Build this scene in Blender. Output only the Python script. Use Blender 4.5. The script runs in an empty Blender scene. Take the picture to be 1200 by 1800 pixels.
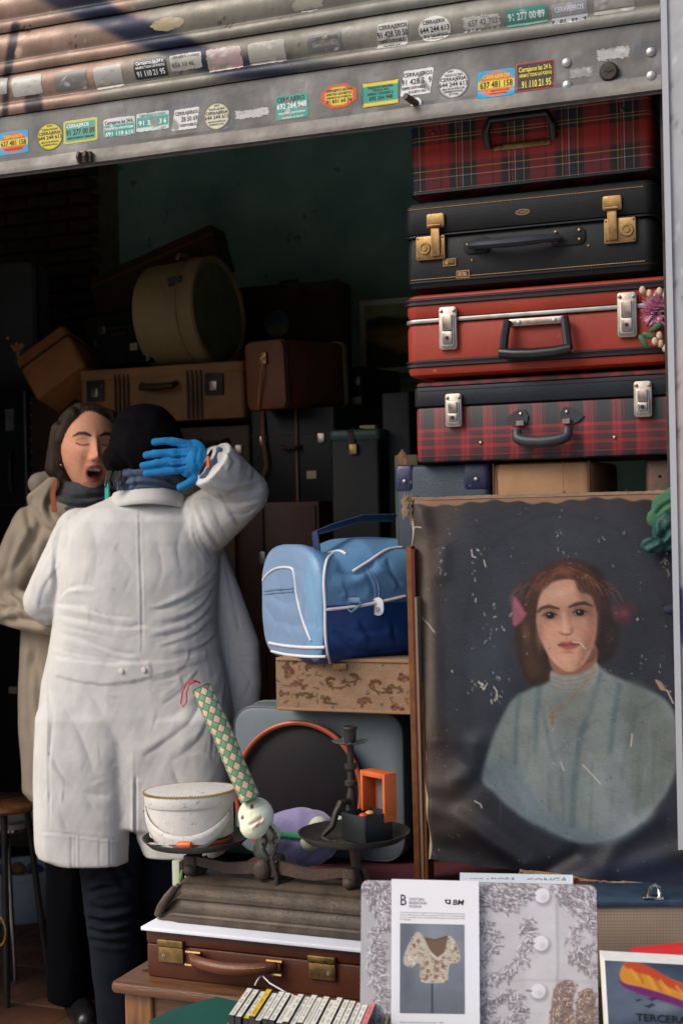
import bpy, bmesh, math, random
import numpy as np
from mathutils import Vector, Matrix
random.seed(7); RNG = np.random.RandomState(7)
R = math.radians
scene = bpy.context.scene
COL = scene.collection

# ------------------------------------------------------------------ camera, sky, sun, exposure
TH, RHO, FP = R(22), R(1.2), 2500.0
CAMZ = 1.50
C0 = np.array([0, 0, CAMZ])
FW = np.array([-math.sin(TH), math.cos(TH), 0])
rr = np.array([math.cos(TH), math.sin(TH), 0]); uu = np.array([0, 0, 1.0])
RT = math.cos(RHO)*rr - math.sin(RHO)*uu
UP = math.sin(RHO)*rr + math.cos(RHO)*uu
cam = bpy.data.cameras.new('camera')
cam.sensor_fit = 'VERTICAL'; cam.sensor_height = 36; cam.sensor_width = 24; cam.lens = 50
cam.clip_start = 0.05; cam.clip_end = 200
cam.dof.use_dof = True; cam.dof.focus_distance = 3.05; cam.dof.aperture_fstop = 5.0
cam_o = bpy.data.objects.new('camera', cam); COL.objects.link(cam_o)
Mx = Matrix(((RT[0], UP[0], -FW[0], 0), (RT[1], UP[1], -FW[1], 0), (RT[2], UP[2], -FW[2], CAMZ), (0, 0, 0, 1)))
cam_o.matrix_world = Mx
scene.camera = cam_o

SUN_EL, SUN_AZ = 40.0, 222.0      # azimuth measured clockwise from +Y: behind the camera, to the left
world = bpy.data.worlds.new('World'); scene.world = world; world.use_nodes = True
wn = world.node_tree; bg = wn.nodes['Background']
sky = wn.nodes.new('ShaderNodeTexSky'); sky.sky_type = 'NISHITA'; sky.sun_disc = False
sky.sun_elevation = R(SUN_EL); sky.sun_rotation = R(SUN_AZ)
sky.dust_density = 3.0; sky.air_density = 1.0
wn.links.new(sky.outputs[0], bg.inputs[0]); bg.inputs[1].default_value = 0.15
sl = bpy.data.lights.new('sun', 'SUN'); sl.energy = 1.5; sl.angle = R(28); sl.color = (1, .93, .85)
so = bpy.data.objects.new('sun', sl); COL.objects.link(so)
sd = Vector((math.sin(R(SUN_AZ))*math.cos(R(SUN_EL)), math.cos(R(SUN_AZ))*math.cos(R(SUN_EL)), math.sin(R(SUN_EL))))
so.rotation_euler = sd.to_track_quat('Z', 'Y').to_euler(); so.location = (-3, -6, 8)
scene.cycles.diffuse_bounces = 8; scene.cycles.max_bounces = 14
scene.view_settings.view_transform = 'Standard'; scene.view_settings.look = 'None'
scene.view_settings.gamma = 1; scene.view_settings.use_curve_mapping = False
scene.view_settings.exposure = 0.40

# ------------------------------------------------------------------ places: measured from the photograph, built at real depths
def At(px, py, Y):
    D = FW + RT*((px-600)/FP) + UP*((900-py)/FP)
    return C0 + D*(Y/D[1])
def V(px, py, d):
    return C0 + FW*d + RT*((px-600)/FP*d) + UP*((900-py)/FP*d)
def proj(P):
    P = np.asarray(P, float) - C0
    d = P @ FW
    return 600 + FP*(P @ RT)/d, 900 - FP*(P @ UP)/d
def lin(c):
    c = np.asarray(c, float)/255.0
    return np.where(c <= .04045, c/12.92, ((c+.055)/1.055)**2.4)

# ------------------------------------------------------------------ mesh collector
class MB:
    def __init__(s): s.v = []; s.f = []; s.n = 0; s.M = None
    def add(s, verts, faces):
        v = np.asarray(verts, float).reshape(-1, 3)
        if s.M is not None:
            M = np.array(s.M); v = v @ M[:3, :3].T + M[:3, 3]
        s.v.append(v); s.f += [tuple(i+s.n for i in f) for f in faces]; s.n += len(v); return s
    def box(s, c, size, rot=None):
        hx, hy, hz = [a/2 for a in size]
        v = np.array([[x, y, z] for x in (-hx, hx) for y in (-hy, hy) for z in (-hz, hz)])
        if rot is not None: v = v @ np.array(rot.to_matrix() if hasattr(rot, 'to_matrix') else rot).T
        return s.add(v+np.array(c), [(0,1,3,2),(4,6,7,5),(0,4,5,1),(2,3,7,6),(0,2,6,4),(1,5,7,3)])
    def rings(s, rings, close=True, cap=True):
        n = len(rings[0]); v = np.concatenate([np.asarray(r, float) for r in rings]); f = []
        for i in range(len(rings)-1):
            for j in range(n if close else n-1):
                k = (j+1) % n
                f.append((i*n+j, i*n+k, (i+1)*n+k, (i+1)*n+j))
        if cap and close:
            f.append(tuple(range(n-1, -1, -1))); f.append(tuple((len(rings)-1)*n+j for j in range(n)))
        return s.add(v, f)
    def tube(s, pts, r, n=8, flat=1.0, cap=True, up=(0, 0, 1)):
        pts = [np.asarray(p, float) for p in pts]; m = len(pts)
        rs = r if hasattr(r, '__len__') else [r]*m
        out = []; prev = None
        for i, p in enumerate(pts):
            t = pts[min(i+1, m-1)]-pts[max(i-1, 0)]; t = t/(np.linalg.norm(t)+1e-9)
            a = np.asarray(up, float) if prev is None else prev
            a = a-t*(a@t)
            if np.linalg.norm(a) < 1e-3: a = np.array([1., 0, 0])-t*t[0]
            a /= np.linalg.norm(a); prev = a; b = np.cross(t, a)
            out.append([p+rs[i]*(math.cos(q)*a*flat+math.sin(q)*b) for q in np.linspace(0, 2*math.pi, n, endpoint=False)])
        return s.rings(out, cap=cap)
    def lathe(s, prof, c=(0, 0, 0), n=24, axis='z', sx=1, sy=1):
        out = []
        for r, z in prof:
            ring = []
            for q in np.linspace(0, 2*math.pi, n, endpoint=False):
                x, y = r*math.cos(q)*sx, r*math.sin(q)*sy
                p = (x, y, z) if axis == 'z' else ((x, -z, y) if axis == 'y' else (z, x, y))
                ring.append(np.array(p)+np.array(c))
            out.append(ring)
        return s.rings(out)
    def sphere(s, c, r, n=16, m=10, rot=None):
        r = np.array([r]*3 if not hasattr(r, '__len__') else r, float); out = []
        for i in range(m+1):
            a = math.pi*i/m; ra = max(math.sin(a), .02)
            ring = np.array([[ra*math.cos(q), ra*math.sin(q), -math.cos(a)] for q in np.linspace(0, 2*math.pi, n, endpoint=False)])*r
            if rot is not None: ring = ring @ np.array(rot).T
            out.append(ring+np.array(c))
        return s.rings(out)
    def rbox(s, x0, x1, y0, y1, z0, z1, rad=.02, bev=.006, n=5, ax='z'):
        """box with rounded upright corners and softened top/bottom; ax = the axis the rounded outline is extruded along"""
        def m(p):
            return p if ax == 'z' else ((p[0], p[2], p[1]) if ax == 'y' else (p[2], p[1], p[0]))
        if ax == 'y': y0, y1, z0, z1 = z0, z1, y0, y1
        if ax == 'x': x0, x1, z0, z1 = z0, z1, x0, x1
        lv = [(z0, bev), (z0+bev*.3, bev*.3), (z0+bev, 0), (z1-bev, 0), (z1-bev*.3, bev*.3), (z1, bev)]
        out = []
        for z, ins in lv:
            ring = []; r = max(rad-ins, .0008)
            for cx, cy, a0 in ((x1-rad, y1-rad, 0), (x0+rad, y1-rad, 90), (x0+rad, y0+rad, 180), (x1-rad, y0+rad, 270)):
                for k in range(n+1):
                    a = R(a0+90*k/n); ring.append(m((cx+r*math.cos(a), cy+r*math.sin(a), z)))
            out.append(ring)
        if ax != 'z': out = out[::-1]
        return s.rings(out)
    def poly(s, pts, thick):
        """closed outline of 3D points, extruded by the vector thick"""
        p = np.asarray(pts, float); t = np.asarray(thick, float)
        return s.rings([p, p+t])
    def grid(s, G):
        G = np.asarray(G, float); a, b = G.shape[:2]
        return s.add(G.reshape(-1, 3), [(i*b+j, i*b+j+1, (i+1)*b+j+1, (i+1)*b+j) for i in range(a-1) for j in range(b-1)])
    def mesh(s, name, base=(0, 0, 0), smooth=True, colors=None, angle=38):
        v = np.concatenate(s.v)-np.array(base)
        me = bpy.data.meshes.new(name); me.from_pydata(v.tolist(), [], s.f); me.validate(verbose=False)
        bm = bmesh.new(); bm.from_mesh(me); bmesh.ops.recalc_face_normals(bm, faces=bm.faces)
        if smooth:
            for f in bm.faces: f.smooth = True
            for e in bm.edges:
                if len(e.link_faces) == 2 and e.calc_face_angle(0) > R(angle): e.smooth = False
        bm.to_mesh(me); bm.free()
        if colors is not None: setcol(me, colors)
        return me
def setcol(me, colors):
    ca = me.color_attributes.new('Col', 'FLOAT_COLOR', 'POINT')
    c = np.ones((len(me.vertices), 4), np.float32); c[:, :3] = colors; ca.data.foreach_set('color', c.ravel())
def world_loc(o):
    l = Vector((0, 0, 0))
    while o is not None: l = l+o.location; o = o.parent
    return np.array(l)
def part(name, mb, mat, parent=None, smooth=True, colors=None, angle=38, label=None, kind=None):
    """links ONE mesh object; verts are in world space unless parent is rotated (then local)"""
    base = np.zeros(3)
    if parent is not None and not parent.get('_local'):
        base = world_loc(parent)
    elif parent is None:
        v = np.concatenate(mb.v); base = np.array([(v[:, 0].min()+v[:, 0].max())/2, (v[:, 1].min()+v[:, 1].max())/2, v[:, 2].min()])
    me = mb.mesh(name, base, smooth, colors, angle); me.materials.append(mat)
    o = bpy.data.objects.new(name, me); COL.objects.link(o)
    if parent is not None:
        o.parent = parent
        if parent.get('_local'): o['_local'] = True
    else: o.location = base
    if label: o['label'] = label
    if kind: o['kind'] = kind
    return o
def thing(name, label, cat, loc=(0, 0, 0), rotz=None, group=None, rot=None):
    o = bpy.data.objects.new(name, None); COL.objects.link(o); o.location = Vector([float(a) for a in loc])
    o.empty_display_size = .05
    o['label'] = label; o['category'] = cat
    if rotz is not None: o.rotation_euler = (0, 0, rotz); o['_local'] = True
    if rot is not None: o.rotation_euler = rot; o['_local'] = True
    if group: o['group'] = group
    return o
def tag(o, label, cat, group=None):
    o['label'] = label; o['category'] = cat
    if group: o['group'] = group
    return o
def copy_tree(o, parent=None):
    c = o.copy(); COL.objects.link(c); c.parent = parent
    for ch in list(o.children): copy_tree(ch, c)
    return c

# ------------------------------------------------------------------ materials
def mat(name, c1, c2=None, ns=6, rough=.6, metal=0, bump=.0, bs=150, wear=None, wa=.62, ws=14, r2=None, stretch=None, spec=.4, sheen=0, coat=0):
    m = bpy.data.materials.new(name); m.use_nodes = True; nt = m.node_tree; N = nt.nodes; L = nt.links
    b = N['Principled BSDF']; b.inputs['Metallic'].default_value = metal; b.inputs['Roughness'].default_value = rough
    b.inputs['Specular IOR Level'].default_value = spec
    if sheen: b.inputs['Sheen Weight'].default_value = sheen
    if coat: b.inputs['Coat Weight'].default_value = coat; b.inputs['Coat Roughness'].default_value = .15
    tc = N.new('ShaderNodeTexCoord'); vec = tc.outputs['Object']
    if stretch:
        mp = N.new('ShaderNodeMapping'); mp.inputs['Scale'].default_value = stretch; L.new(vec, mp.inputs[0]); vec = mp.outputs[0]
    def noise(sc, det=4, rg=.6):
        n = N.new('ShaderNodeTexNoise'); n.inputs['Scale'].default_value = sc; n.inputs['Detail'].default_value = det
        n.inputs['Roughness'].default_value = rg; L.new(vec, n.inputs['Vector']); return n.outputs['Fac']
    def ramp(f, a, c):
        r = N.new('ShaderNodeMapRange'); r.inputs['From Min'].default_value = a; r.inputs['From Max'].default_value = c; L.new(f, r.inputs['Value']); return r.outputs[0]
    def mix(f, A, B):
        x = N.new('ShaderNodeMix'); x.data_type = 'RGBA'; L.new(f, x.inputs['Factor'])
        for k, s_ in ((6, A), (7, B)):
            if isinstance(s_, tuple): x.inputs[k].default_value = (*s_[:3], 1)
            else: L.new(s_, x.inputs[k])
        return x.outputs[2]
    if c1 == 'vcol':
        a = N.new('ShaderNodeVertexColor'); a.layer_name = 'Col'; col = a.outputs[0]
        if c2: col = mix(ramp(noise(ns), .3, .75), col, c2)
    else:
        c1 = tuple(c1); c2 = tuple(c2) if c2 else tuple(x*.72 for x in c1)
        col = mix(ramp(noise(ns), .32, .7), c1, c2)
    if wear: 
        f = ramp(noise(ws, 8, .75), wa, wa+.03); col = mix(f, col, tuple(wear))
    L.new(col, b.inputs['Base Color'])
    if r2 is not None:
        q = N.new('ShaderNodeMapRange'); q.inputs['From Min'].default_value = .35; q.inputs['From Max'].default_value = .7
        q.inputs['To Min'].default_value = rough; q.inputs['To Max'].default_value = r2; L.new(noise(ns*2.3), q.inputs['Value']); L.new(q.outputs[0], b.inputs['Roughness'])
    if bump:
        bp = N.new('ShaderNodeBump'); bp.inputs['Strength'].default_value = bump; bp.inputs['Distance'].default_value = .002
        L.new(noise(bs, 3), bp.inputs['Height']); L.new(bp.outputs[0], b.inputs['Normal'])
    return m
def plaid(name, sx, sz, warp, weft, off=(0, 0), rough=.55):
    """woven tartan: constant-stepped stripes along X and along Z, interleaved"""
    m = bpy.data.materials.new(name); m.use_nodes = True; nt = m.node_tree; N = nt.nodes; L = nt.links
    b = N['Principled BSDF']; b.inputs['Roughness'].default_value = rough
    tc = N.new('ShaderNodeTexCoord'); sp = N.new('ShaderNodeSeparateXYZ'); L.new(tc.outputs['Object'], sp.inputs[0])
    def mth(op, a, v):
        n = N.new('ShaderNodeMath'); n.operation = op; L.new(a, n.inputs[0])
        if isinstance(v, (int, float)): n.inputs[1].default_value = v
        elif v is not None: L.new(v, n.inputs[1])
        return n.outputs[0]
    def rampn(sock, stops):
        r = N.new('ShaderNodeValToRGB'); r.color_ramp.interpolation = 'CONSTANT'; el = r.color_ramp.elements
        for i, (p, c) in enumerate(stops):
            e = el[i] if i < 2 else el.new(p)
            e.position = p; e.color = (*c, 1)
        L.new(sock, r.inputs[0]); return r.outputs[0]
    y = mth('ADD', sp.outputs[0], sp.outputs[1])
    fx = mth('FRACT', mth('MULTIPLY', mth('ADD', y, off[0]), 1/sx), None)
    fz = mth('FRACT', mth('MULTIPLY', mth('ADD', sp.outputs[2], off[1]), 1/sz), None)
    A = rampn(fx, warp); B = rampn(fz, weft)
    d = mth('ADD', sp.outputs[0], sp.outputs[2]); tw = mth('FRACT', mth('MULTIPLY', d, 260.), None)
    tw = mth('GREATER_THAN', tw, .5)
    nz = N.new('ShaderNodeTexNoise'); nz.inputs['Scale'].default_value = 9; L.new(tc.outputs['Object'], nz.inputs[0])
    x = N.new('ShaderNodeMix'); x.data_type = 'RGBA'; L.new(tw, x.inputs[0]); L.new(A, x.inputs[6]); L.new(B, x.inputs[7])
    h = N.new('ShaderNodeMix'); h.data_type = 'RGBA'; h.blend_type = 'MULTIPLY'; h.inputs[0].default_value = .5
    L.new(x.outputs[2], h.inputs[6]); L.new(nz.outputs[0], h.inputs[7]); L.new(h.outputs[2], b.inputs['Base Color'])
    bp = N.new('ShaderNodeBump'); bp.inputs['Strength'].default_value = .25; bp.inputs['Distance'].default_value = .001; L.new(tw, bp.inputs['Height']); L.new(bp.outputs[0], b.inputs['Normal'])
    return m
def sr(*c): return tuple(float(x) for x in lin(c))
M = dict(
 brass=mat('brass', (.34,.21,.085), (.20,.12,.05), 40, .36, 1, r2=.55, wear=(.10,.07,.04), wa=.63, ws=30),
 nickel=mat('nickel', (.40,.34,.29), (.26,.20,.16), 30, .28, 1, r2=.45, wear=(.2,.15,.1), wa=.66, ws=30),
 steel=mat('steel', (.45,.45,.44), (.28,.28,.28), 25, .4, 1, r2=.6),
 chrome=mat('chrome', (.6,.6,.58), (.4,.4,.38), 20, .15, 1),
 dark=mat('dark_hole', (.008,.008,.009), None, 5, .6),
 blackplastic=mat('black_plastic', (.008,.008,.009), (.012,.012,.013), 20, .30, 0, bump=.05),
 blackleather=mat('black_leather', (.008,.009,.010), (.013,.014,.015), 12, .45, spec=.18, bump=.35, bs=420, wear=(.055,.05,.045), wa=.665, ws=55),
 redvinyl=mat('red_vinyl', (.30,.030,.012), (.20,.018,.008), 5, .5, spec=.3, bump=.45, bs=520, wear=(.36,.13,.08), wa=.635, ws=24),
 orangeleather=mat('orange_leather', (.62,.13,.03), (.5,.09,.02), 20, .5, bump=.2, bs=300),
 brownleather=mat('brown_leather', (.095,.027,.012), (.055,.016,.008), 7, .36, spec=.35, bump=.3, bs=300, wear=(.2,.09,.05), wa=.72, ws=40),
 cotton=mat('white_cotton', (.62,.60,.565), (.53,.515,.49), 9, .9, bump=.3, bs=520, wear=(.49,.46,.42), wa=.69, ws=7),
 trench=mat('beige_gabardine', (.33,.265,.19), (.26,.21,.15), 8, .85, bump=.3, bs=600, sheen=.1),
 denim=mat('dark_denim', (.010,.013,.021), (.005,.007,.011), 14, .9, spec=.15, bump=.4, bs=600),
 blacktrouser=mat('black_cloth', (.003,.0035,.005), None, 12, .95, spec=.08),
 knitblack=mat('black_knit', (.0045,.004,.005), (.008,.007,.008), 30, 1, bump=1.0, bs=240, spec=.05),
 glove=mat('blue_knit', (.0,.19,.46), (.0,.14,.36), 25, .85, bump=.6, bs=420, sheen=.1),
 shirtblue=mat('blue_shirt', (.075,.115,.18), (.045,.07,.12), 30, .85, bump=.4, bs=400),
 skin=mat('vcol_skin', 'vcol', rough=.62, bump=.25, bs=420, spec=.3),
 hair=mat('brown_hair', (.020,.010,.006), (.065,.034,.018), 20, .5, spec=.3, bump=.9, bs=90, stretch=(6, 6, .6)),
 print=mat('printed_surface', 'vcol', rough=.55),
 gloss=mat('printed_glossy', 'vcol', rough=.3),
 paper=mat('white_paper', (.80,.80,.80), (.72,.72,.73), 4, .7),
 whitecoated=mat('white_board', (.74,.75,.79), (.62,.63,.68), 5, .45),
 iron=mat('dark_iron', (.030,.029,.027), (.060,.048,.040), 22, .5, .6, bump=.6, bs=120, r2=.7),
 rustiron=mat('rusty_iron', (.085,.050,.034), (.036,.030,.026), 14, .6, .35, bump=.8, bs=90, wear=(.22,.12,.07), wa=.66, ws=30),
 castbase=mat('cast_iron_base', (.105,.076,.053), (.045,.036,.028), 22, .55, .2, bump=.8, bs=130, wear=(.03,.024,.02), wa=.62, ws=40),
 pan=mat('tin_pan', (.10,.105,.095), (.055,.055,.045), 10, .42, .8, r2=.6, bump=.2, bs=60),
 tablewood=mat('oak_wood', (.15,.062,.026), (.06,.025,.012), 14, .42, bump=.5, bs=60, stretch=(.6, 6, 6), wear=(.03,.014,.008), wa=.68, ws=20),
 legwood=mat('oak_leg', (.30,.135,.050), (.12,.050,.020), 18, .5, bump=.5, bs=80, stretch=(5, 5, .5)),
 greywood=mat('board_edge', (.30,.18,.10), (.2,.12,.07), 20, .7),
 mirrorwood=mat('mahogany', (.10,.016,.010), (.05,.009,.007), 12, .3, stretch=(4, 4, .4)),
 gilt=mat('gilt_bead', (.20,.075,.022), (.10,.035,.012), 30, .4, .4),
)
def flat(name, c, rough=.6, metal=0, **k): 
    m = mat(name, c, tuple(x*.86 for x in c), 12, rough, metal, **k); return m

# ------------------------------------------------------------------ painting in paint: flat print stored as vertex colours
def spline(pts, n=8):
    p = np.asarray(pts, float); out = []; m = len(p)
    for i in range(m):
        a, b, c, d = p[(i-1) % m], p[i], p[(i+1) % m], p[(i+2) % m]
        for t in np.linspace(0, 1, n, endpoint=False):
            out.append(.5*((2*b)+(-a+c)*t+(2*a-5*b+4*c-d)*t*t+(-a+3*b-3*c+d)*t**3))
    return np.array(out)
class Paint:
    def __init__(s, x, y, base):
        s.x = np.asarray(x, np.float32); s.y = np.asarray(y, np.float32)
        s.c = np.tile(np.asarray(lin(base), np.float32), (len(s.x), 1))
    def _mix(s, a, col, idx=None):
        col = np.asarray(lin(col), np.float32)
        if idx is None: s.c += (col-s.c)*a[:, None]
        else: s.c[idx] += (col-s.c[idx])*a[:, None]
    def ell(s, cx, cy, rx, ry, col, a=1, ang=0, hard=0):
        k = np.where((abs(s.x-cx) < 3*max(rx, ry)) & (abs(s.y-cy) < 3*max(rx, ry)))[0]
        if not len(k): return
        dx, dy = s.x[k]-cx, s.y[k]-cy; q = R(ang)
        u = (dx*math.cos(q)+dy*math.sin(q))/rx; v = (-dx*math.sin(q)+dy*math.cos(q))/ry; d = np.sqrt(u*u+v*v)
        w = np.exp(-d**2*1.2) if not hard else np.clip((1-d)/hard+.5, 0, 1)
        s._mix(a*w, col, k)
    def poly(s, pts, col, blur=2, a=1, smooth=True):
        p = spline(pts) if smooth else np.asarray(pts, float)
        lo = p.min(0)-blur*2; hi = p.max(0)+blur*2
        k = np.where((s.x > lo[0]) & (s.x < hi[0]) & (s.y > lo[1]) & (s.y < hi[1]))[0]
        if not len(k): return
        x, y = s.x[k], s.y[k]; dmin = np.full(len(k), 1e9, np.float32); ins = np.zeros(len(k), bool)
        for i in range(len(p)):
            a0, a1 = p[i], p[(i+1) % len(p)]; e = a1-a0; l2 = max(e@e, 1e-9)
            t = np.clip(((x-a0[0])*e[0]+(y-a0[1])*e[1])/l2, 0, 1)
            dmin = np.minimum(dmin, (x-a0[0]-t*e[0])**2+(y-a0[1]-t*e[1])**2)
            c = ((a0[1] > y) != (a1[1] > y))
            if abs(e[1]) > 1e-9: ins ^= c & (x < e[0]*(y-a0[1])/e[1]+a0[0])
        sd = np.sqrt(dmin)*np.where(ins, 1, -1)
        w = np.clip(sd/(2*blur)+.5, 0, 1); w = w*w*(3-2*w)
        s._mix(a*w, col, k)
    def line(s, pts, w, col, a=1, blur=.8):
        p = np.asarray(pts, float); w0 = w if not hasattr(w, '__len__') else max(w)
        lo = p.min(0)-w0-3*blur; hi = p.max(0)+w0+3*blur
        k = np.where((s.x > lo[0]) & (s.x < hi[0]) & (s.y > lo[1]) & (s.y < hi[1]))[0]
        if not len(k): return
        x, y = s.x[k], s.y[k]; best = np.full(len(k), -1e9, np.float32); n = len(p)
        for i in range(n-1):
            e = p[i+1]-p[i]; l2 = max(e@e, 1e-9); t = np.clip(((x-p[i][0])*e[0]+(y-p[i][1])*e[1])/l2, 0, 1)
            ww = w/2 if not hasattr(w, '__len__') else (w[i]*(1-t)+w[i+1]*t)/2
            best = np.maximum(best, ww-np.sqrt((x-p[i][0]-t*e[0])**2+(y-p[i][1]-t*e[1])**2))
        s._mix(a*np.clip(best/(2*blur)+.5, 0, 1), col, k)
    def noise(s, amp, scale=20, seed=0):
        r = np.random.RandomState(seed); f = np.zeros(len(s.x), np.float32)
        for o in range(4):
            for q in range(5):
                th = r.rand()*6.28; fr = (2**o)/scale*(.7+.6*r.rand()); f += np.sin((s.x*math.cos(th)+s.y*math.sin(th))*fr+r.rand()*6.28)/(2**(o*.6))/3
        s.c *= np.clip(1+amp*f, .1, 3)[:, None]
    def grain(s, amp, seed=0):
        s.c *= (1+amp*np.random.RandomState(seed).randn(len(s.c)).astype(np.float32))[:, None]
    def done(s, k=1.0): return np.clip(s.c*k, 0.001, .95)

_txt = {}
def text2d(t, bold=False, shear=0):
    key = (t, bold, shear)
    if key in _txt: return _txt[key]
    cu = bpy.data.curves.new('t', 'FONT'); cu.body = t; cu.size = 1; cu.resolution_u = 2; cu.shear = shear
    if bold: cu.offset = .018
    o = bpy.data.objects.new('t', cu); COL.objects.link(o)
    bpy.context.view_layer.update()
    me = bpy.data.meshes.new_from_object(o.evaluated_get(bpy.context.evaluated_depsgraph_get()))
    v = np.array([x.co[:] for x in me.vertices]).reshape(-1, 3)[:, :2]; f = [tuple(p.vertices) for p in me.polygons]
    bpy.data.objects.remove(o); bpy.data.curves.remove(cu); bpy.data.meshes.remove(me)
    if len(v): 
        x0, x1 = v[:, 0].min(), v[:, 0].max(); v[:, 0] = (v[:, 0]-x0)/max(x1-x0, 1e-6); v[:, 1] /= .72
    _txt[key] = (v, f); return v, f
def text_on(mb, t, surf, u0, u1, v0, h, bold=True, shear=0):
    """lays text between u0..u1 on the surface function surf(u, v) -> 3D, cap height h"""
    v, f = text2d(t, bold, shear)
    if len(v): mb.add(np.array([surf(u0+(u1-u0)*a, v0+h*b) for a, b in v]), f)
# ------------------------------------------------------------------ THE SETTING
m_pave = mat('paving_stone', (.48,.46,.43), (.40,.38,.36), 5, .8, bump=.4, bs=60)
m_grout = mat('grout', (.07,.055,.045), (.05,.04,.035), 10, .9)
m_tile = mat('terracotta_tile', (.20,.085,.048), (.12,.055,.035), 6, .38, bump=.15, bs=40, r2=.6)
m_green = mat('green_plaster', (.36,.60,.49), (.17,.33,.27), 2.6, .85, bump=.9, bs=18, wear=(.09,.17,.14), wa=.62, ws=6)
m_darkwall = mat('pale_plaster', (.50,.49,.45), (.38,.37,.34), 4, .9, bump=.5, bs=20)
m_mortar = mat('mortar', (.26,.22,.15), (.15,.12,.09), 14, .95, bump=.8, bs=50)
m_brick = mat('old_brick', (.10,.055,.038), (.05,.032,.026), 9, .9, bump=.9, bs=60)
g = MB().box((0, -6, -.03), (30, 17.4, .06)); part('pavement', g, m_pave, kind='structure')
fl = MB().box((-1.0, 4.9, -.03), (7.4, 4.3, .05)); floor = part('shop_floor', fl, m_grout, kind='structure')
# terracotta tiles laid on the diagonal to the camera, only where the floor shows
tm = MB().rbox(-.163, .163, -.163, .163, -.004, .005, .008, .003, 2).mesh('tile'); tm.materials.append(m_tile)
k = 0
for i in range(-3, 14):
    for j in range(-2, 10):
        X, Y = -2.55+.335*i*.94, 2.90+.335*j*.94
        if X > -.95 or Y > 5.0 or Y < 2.9: continue
        o = bpy.data.objects.new('tile', tm); COL.objects.link(o); o.parent = floor
        o.location = (X-floor.location[0], Y-floor.location[1], .0-floor.location[2]+random.uniform(-.001, .001)); o.rotation_euler = (0, 0, random.uniform(-.01, .01))
        o.scale = (.96, .96, 1); k += 1
w = MB().box((-1.0, 5.72, 1.6), (7.6, .12, 3.2)); wb = part('plaster_wall', w, m_green); tag(wb, 'mottled dark green plaster wall at the back of the shop', 'wall')
w = MB().box((-4.6, 4.2, 1.6), (.12, 3.0, 3.2)); tag(part('plaster_wall', w, m_darkwall), 'dark side wall of the shop behind the black trunks', 'wall')
w = MB().box((2.75, 4.2, 1.6), (.12, 3.0, 3.2)); tag(part('plaster_wall', w, m_darkwall), 'dark side wall hidden behind the white shutter pillar', 'wall')
part('shop_ceiling', MB().box((-1.0, 4.2, 3.24), (7.6, 3.0, .08)), m_darkwall, kind='structure')
w = MB().box((-1.0, 3.05, 2.95), (7.6, .12, .5)); w.box((1.17, 3.05, 1.4), (3.1, .12, 2.62)); w.box((-3.85, 3.05, 1.4), (1.7, .12, 2.62))
tag(part('shop_front_wall', w, m_darkwall), 'plain front wall of the building around the shop opening', 'wall')
# brick pier at the back left
pier = thing('brick_pier', 'dark brick pier with pale mortar left of green wall', 'brick pier', At(60, 700, 5.4)*[1, 1, 0])
xr = At(164, 420, 5.42)[0]
part('mortar_core', MB().box((xr-.92, 5.56, 1.6), (1.82, .22, 3.19)), m_mortar, pier)
bm0 = MB().rbox(-.102, .102, -.05, .05, -.024, .024, .006, .004, 1).mesh('brick'); bm0.materials.append(m_brick)
for row in range(26):
    z = 1.45+row*.0635
    for c in range(5):
        x = xr-.105-c*.216-(.108 if row % 2 else 0)
        o = bpy.data.objects.new('brick', bm0); COL.objects.link(o); o.parent = pier
        o.location = Vector((x, 5.435-random.uniform(0, .012), z))-pier.location; o.rotation_euler = (random.uniform(-.03, .03), random.uniform(-.02, .02), random.uniform(-.03, .03))
        if row % 2 and c == 0:
            h = bpy.data.objects.new('brick', bm0); COL.objects.link(h); h.parent = pier; h.scale = (.48, 1, 1)
            h.location = Vector((xr-.05, 5.435, z))-pier.location

# ------------------------------------------------------------------ rolling shutter
YS = 2.85
zb = At(0, 310, YS)[2]                      # lowest edge
PX0, PX1 = -2.75, At(1163, 100, YS)[0]
zbar = At(0, 207, YS)[2]; PITCH = .0985
print('shutter', zb, zbar, At(1150, 165, YS)[2], PX1)
def bar_prof(z):                            # outward bulge of the bottom bar
    t = (z-zb)/(zbar-zb)
    if t < .06: return .016
    if t < .22: return .016-.004*(t-.06)/.16
    if t < .30: return .012-.010*(t-.22)/.08
    return .002
def slat_prof(z):
    t = ((z-zbar)/PITCH) % 1.0
    if t < .30: return .003+.013*math.sqrt(max(0, 1-((t-.15)/.15)**2))
    if t < .36: return .003-.002*(t-.30)/.06
    return .001+.014*math.sin(math.pi*(t-.36)/.64)**.8
def dent(x, z): return .0012*math.sin(x*9+z*31)+.0008*math.sin(x*23-z*17)
def surf_y(x, z): return YS-(bar_prof(z) if z < zbar else slat_prof(z))-dent(x, z)
shut = thing('rolling_shutter', 'half raised grey steel rolling shutter covered in small stickers', 'shutter', (-1.5, YS, zb))
m_slat = mat('slat_paint', 'vcol', rough=.42, metal=.25, bump=.25, bs=80, r2=.6)
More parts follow.
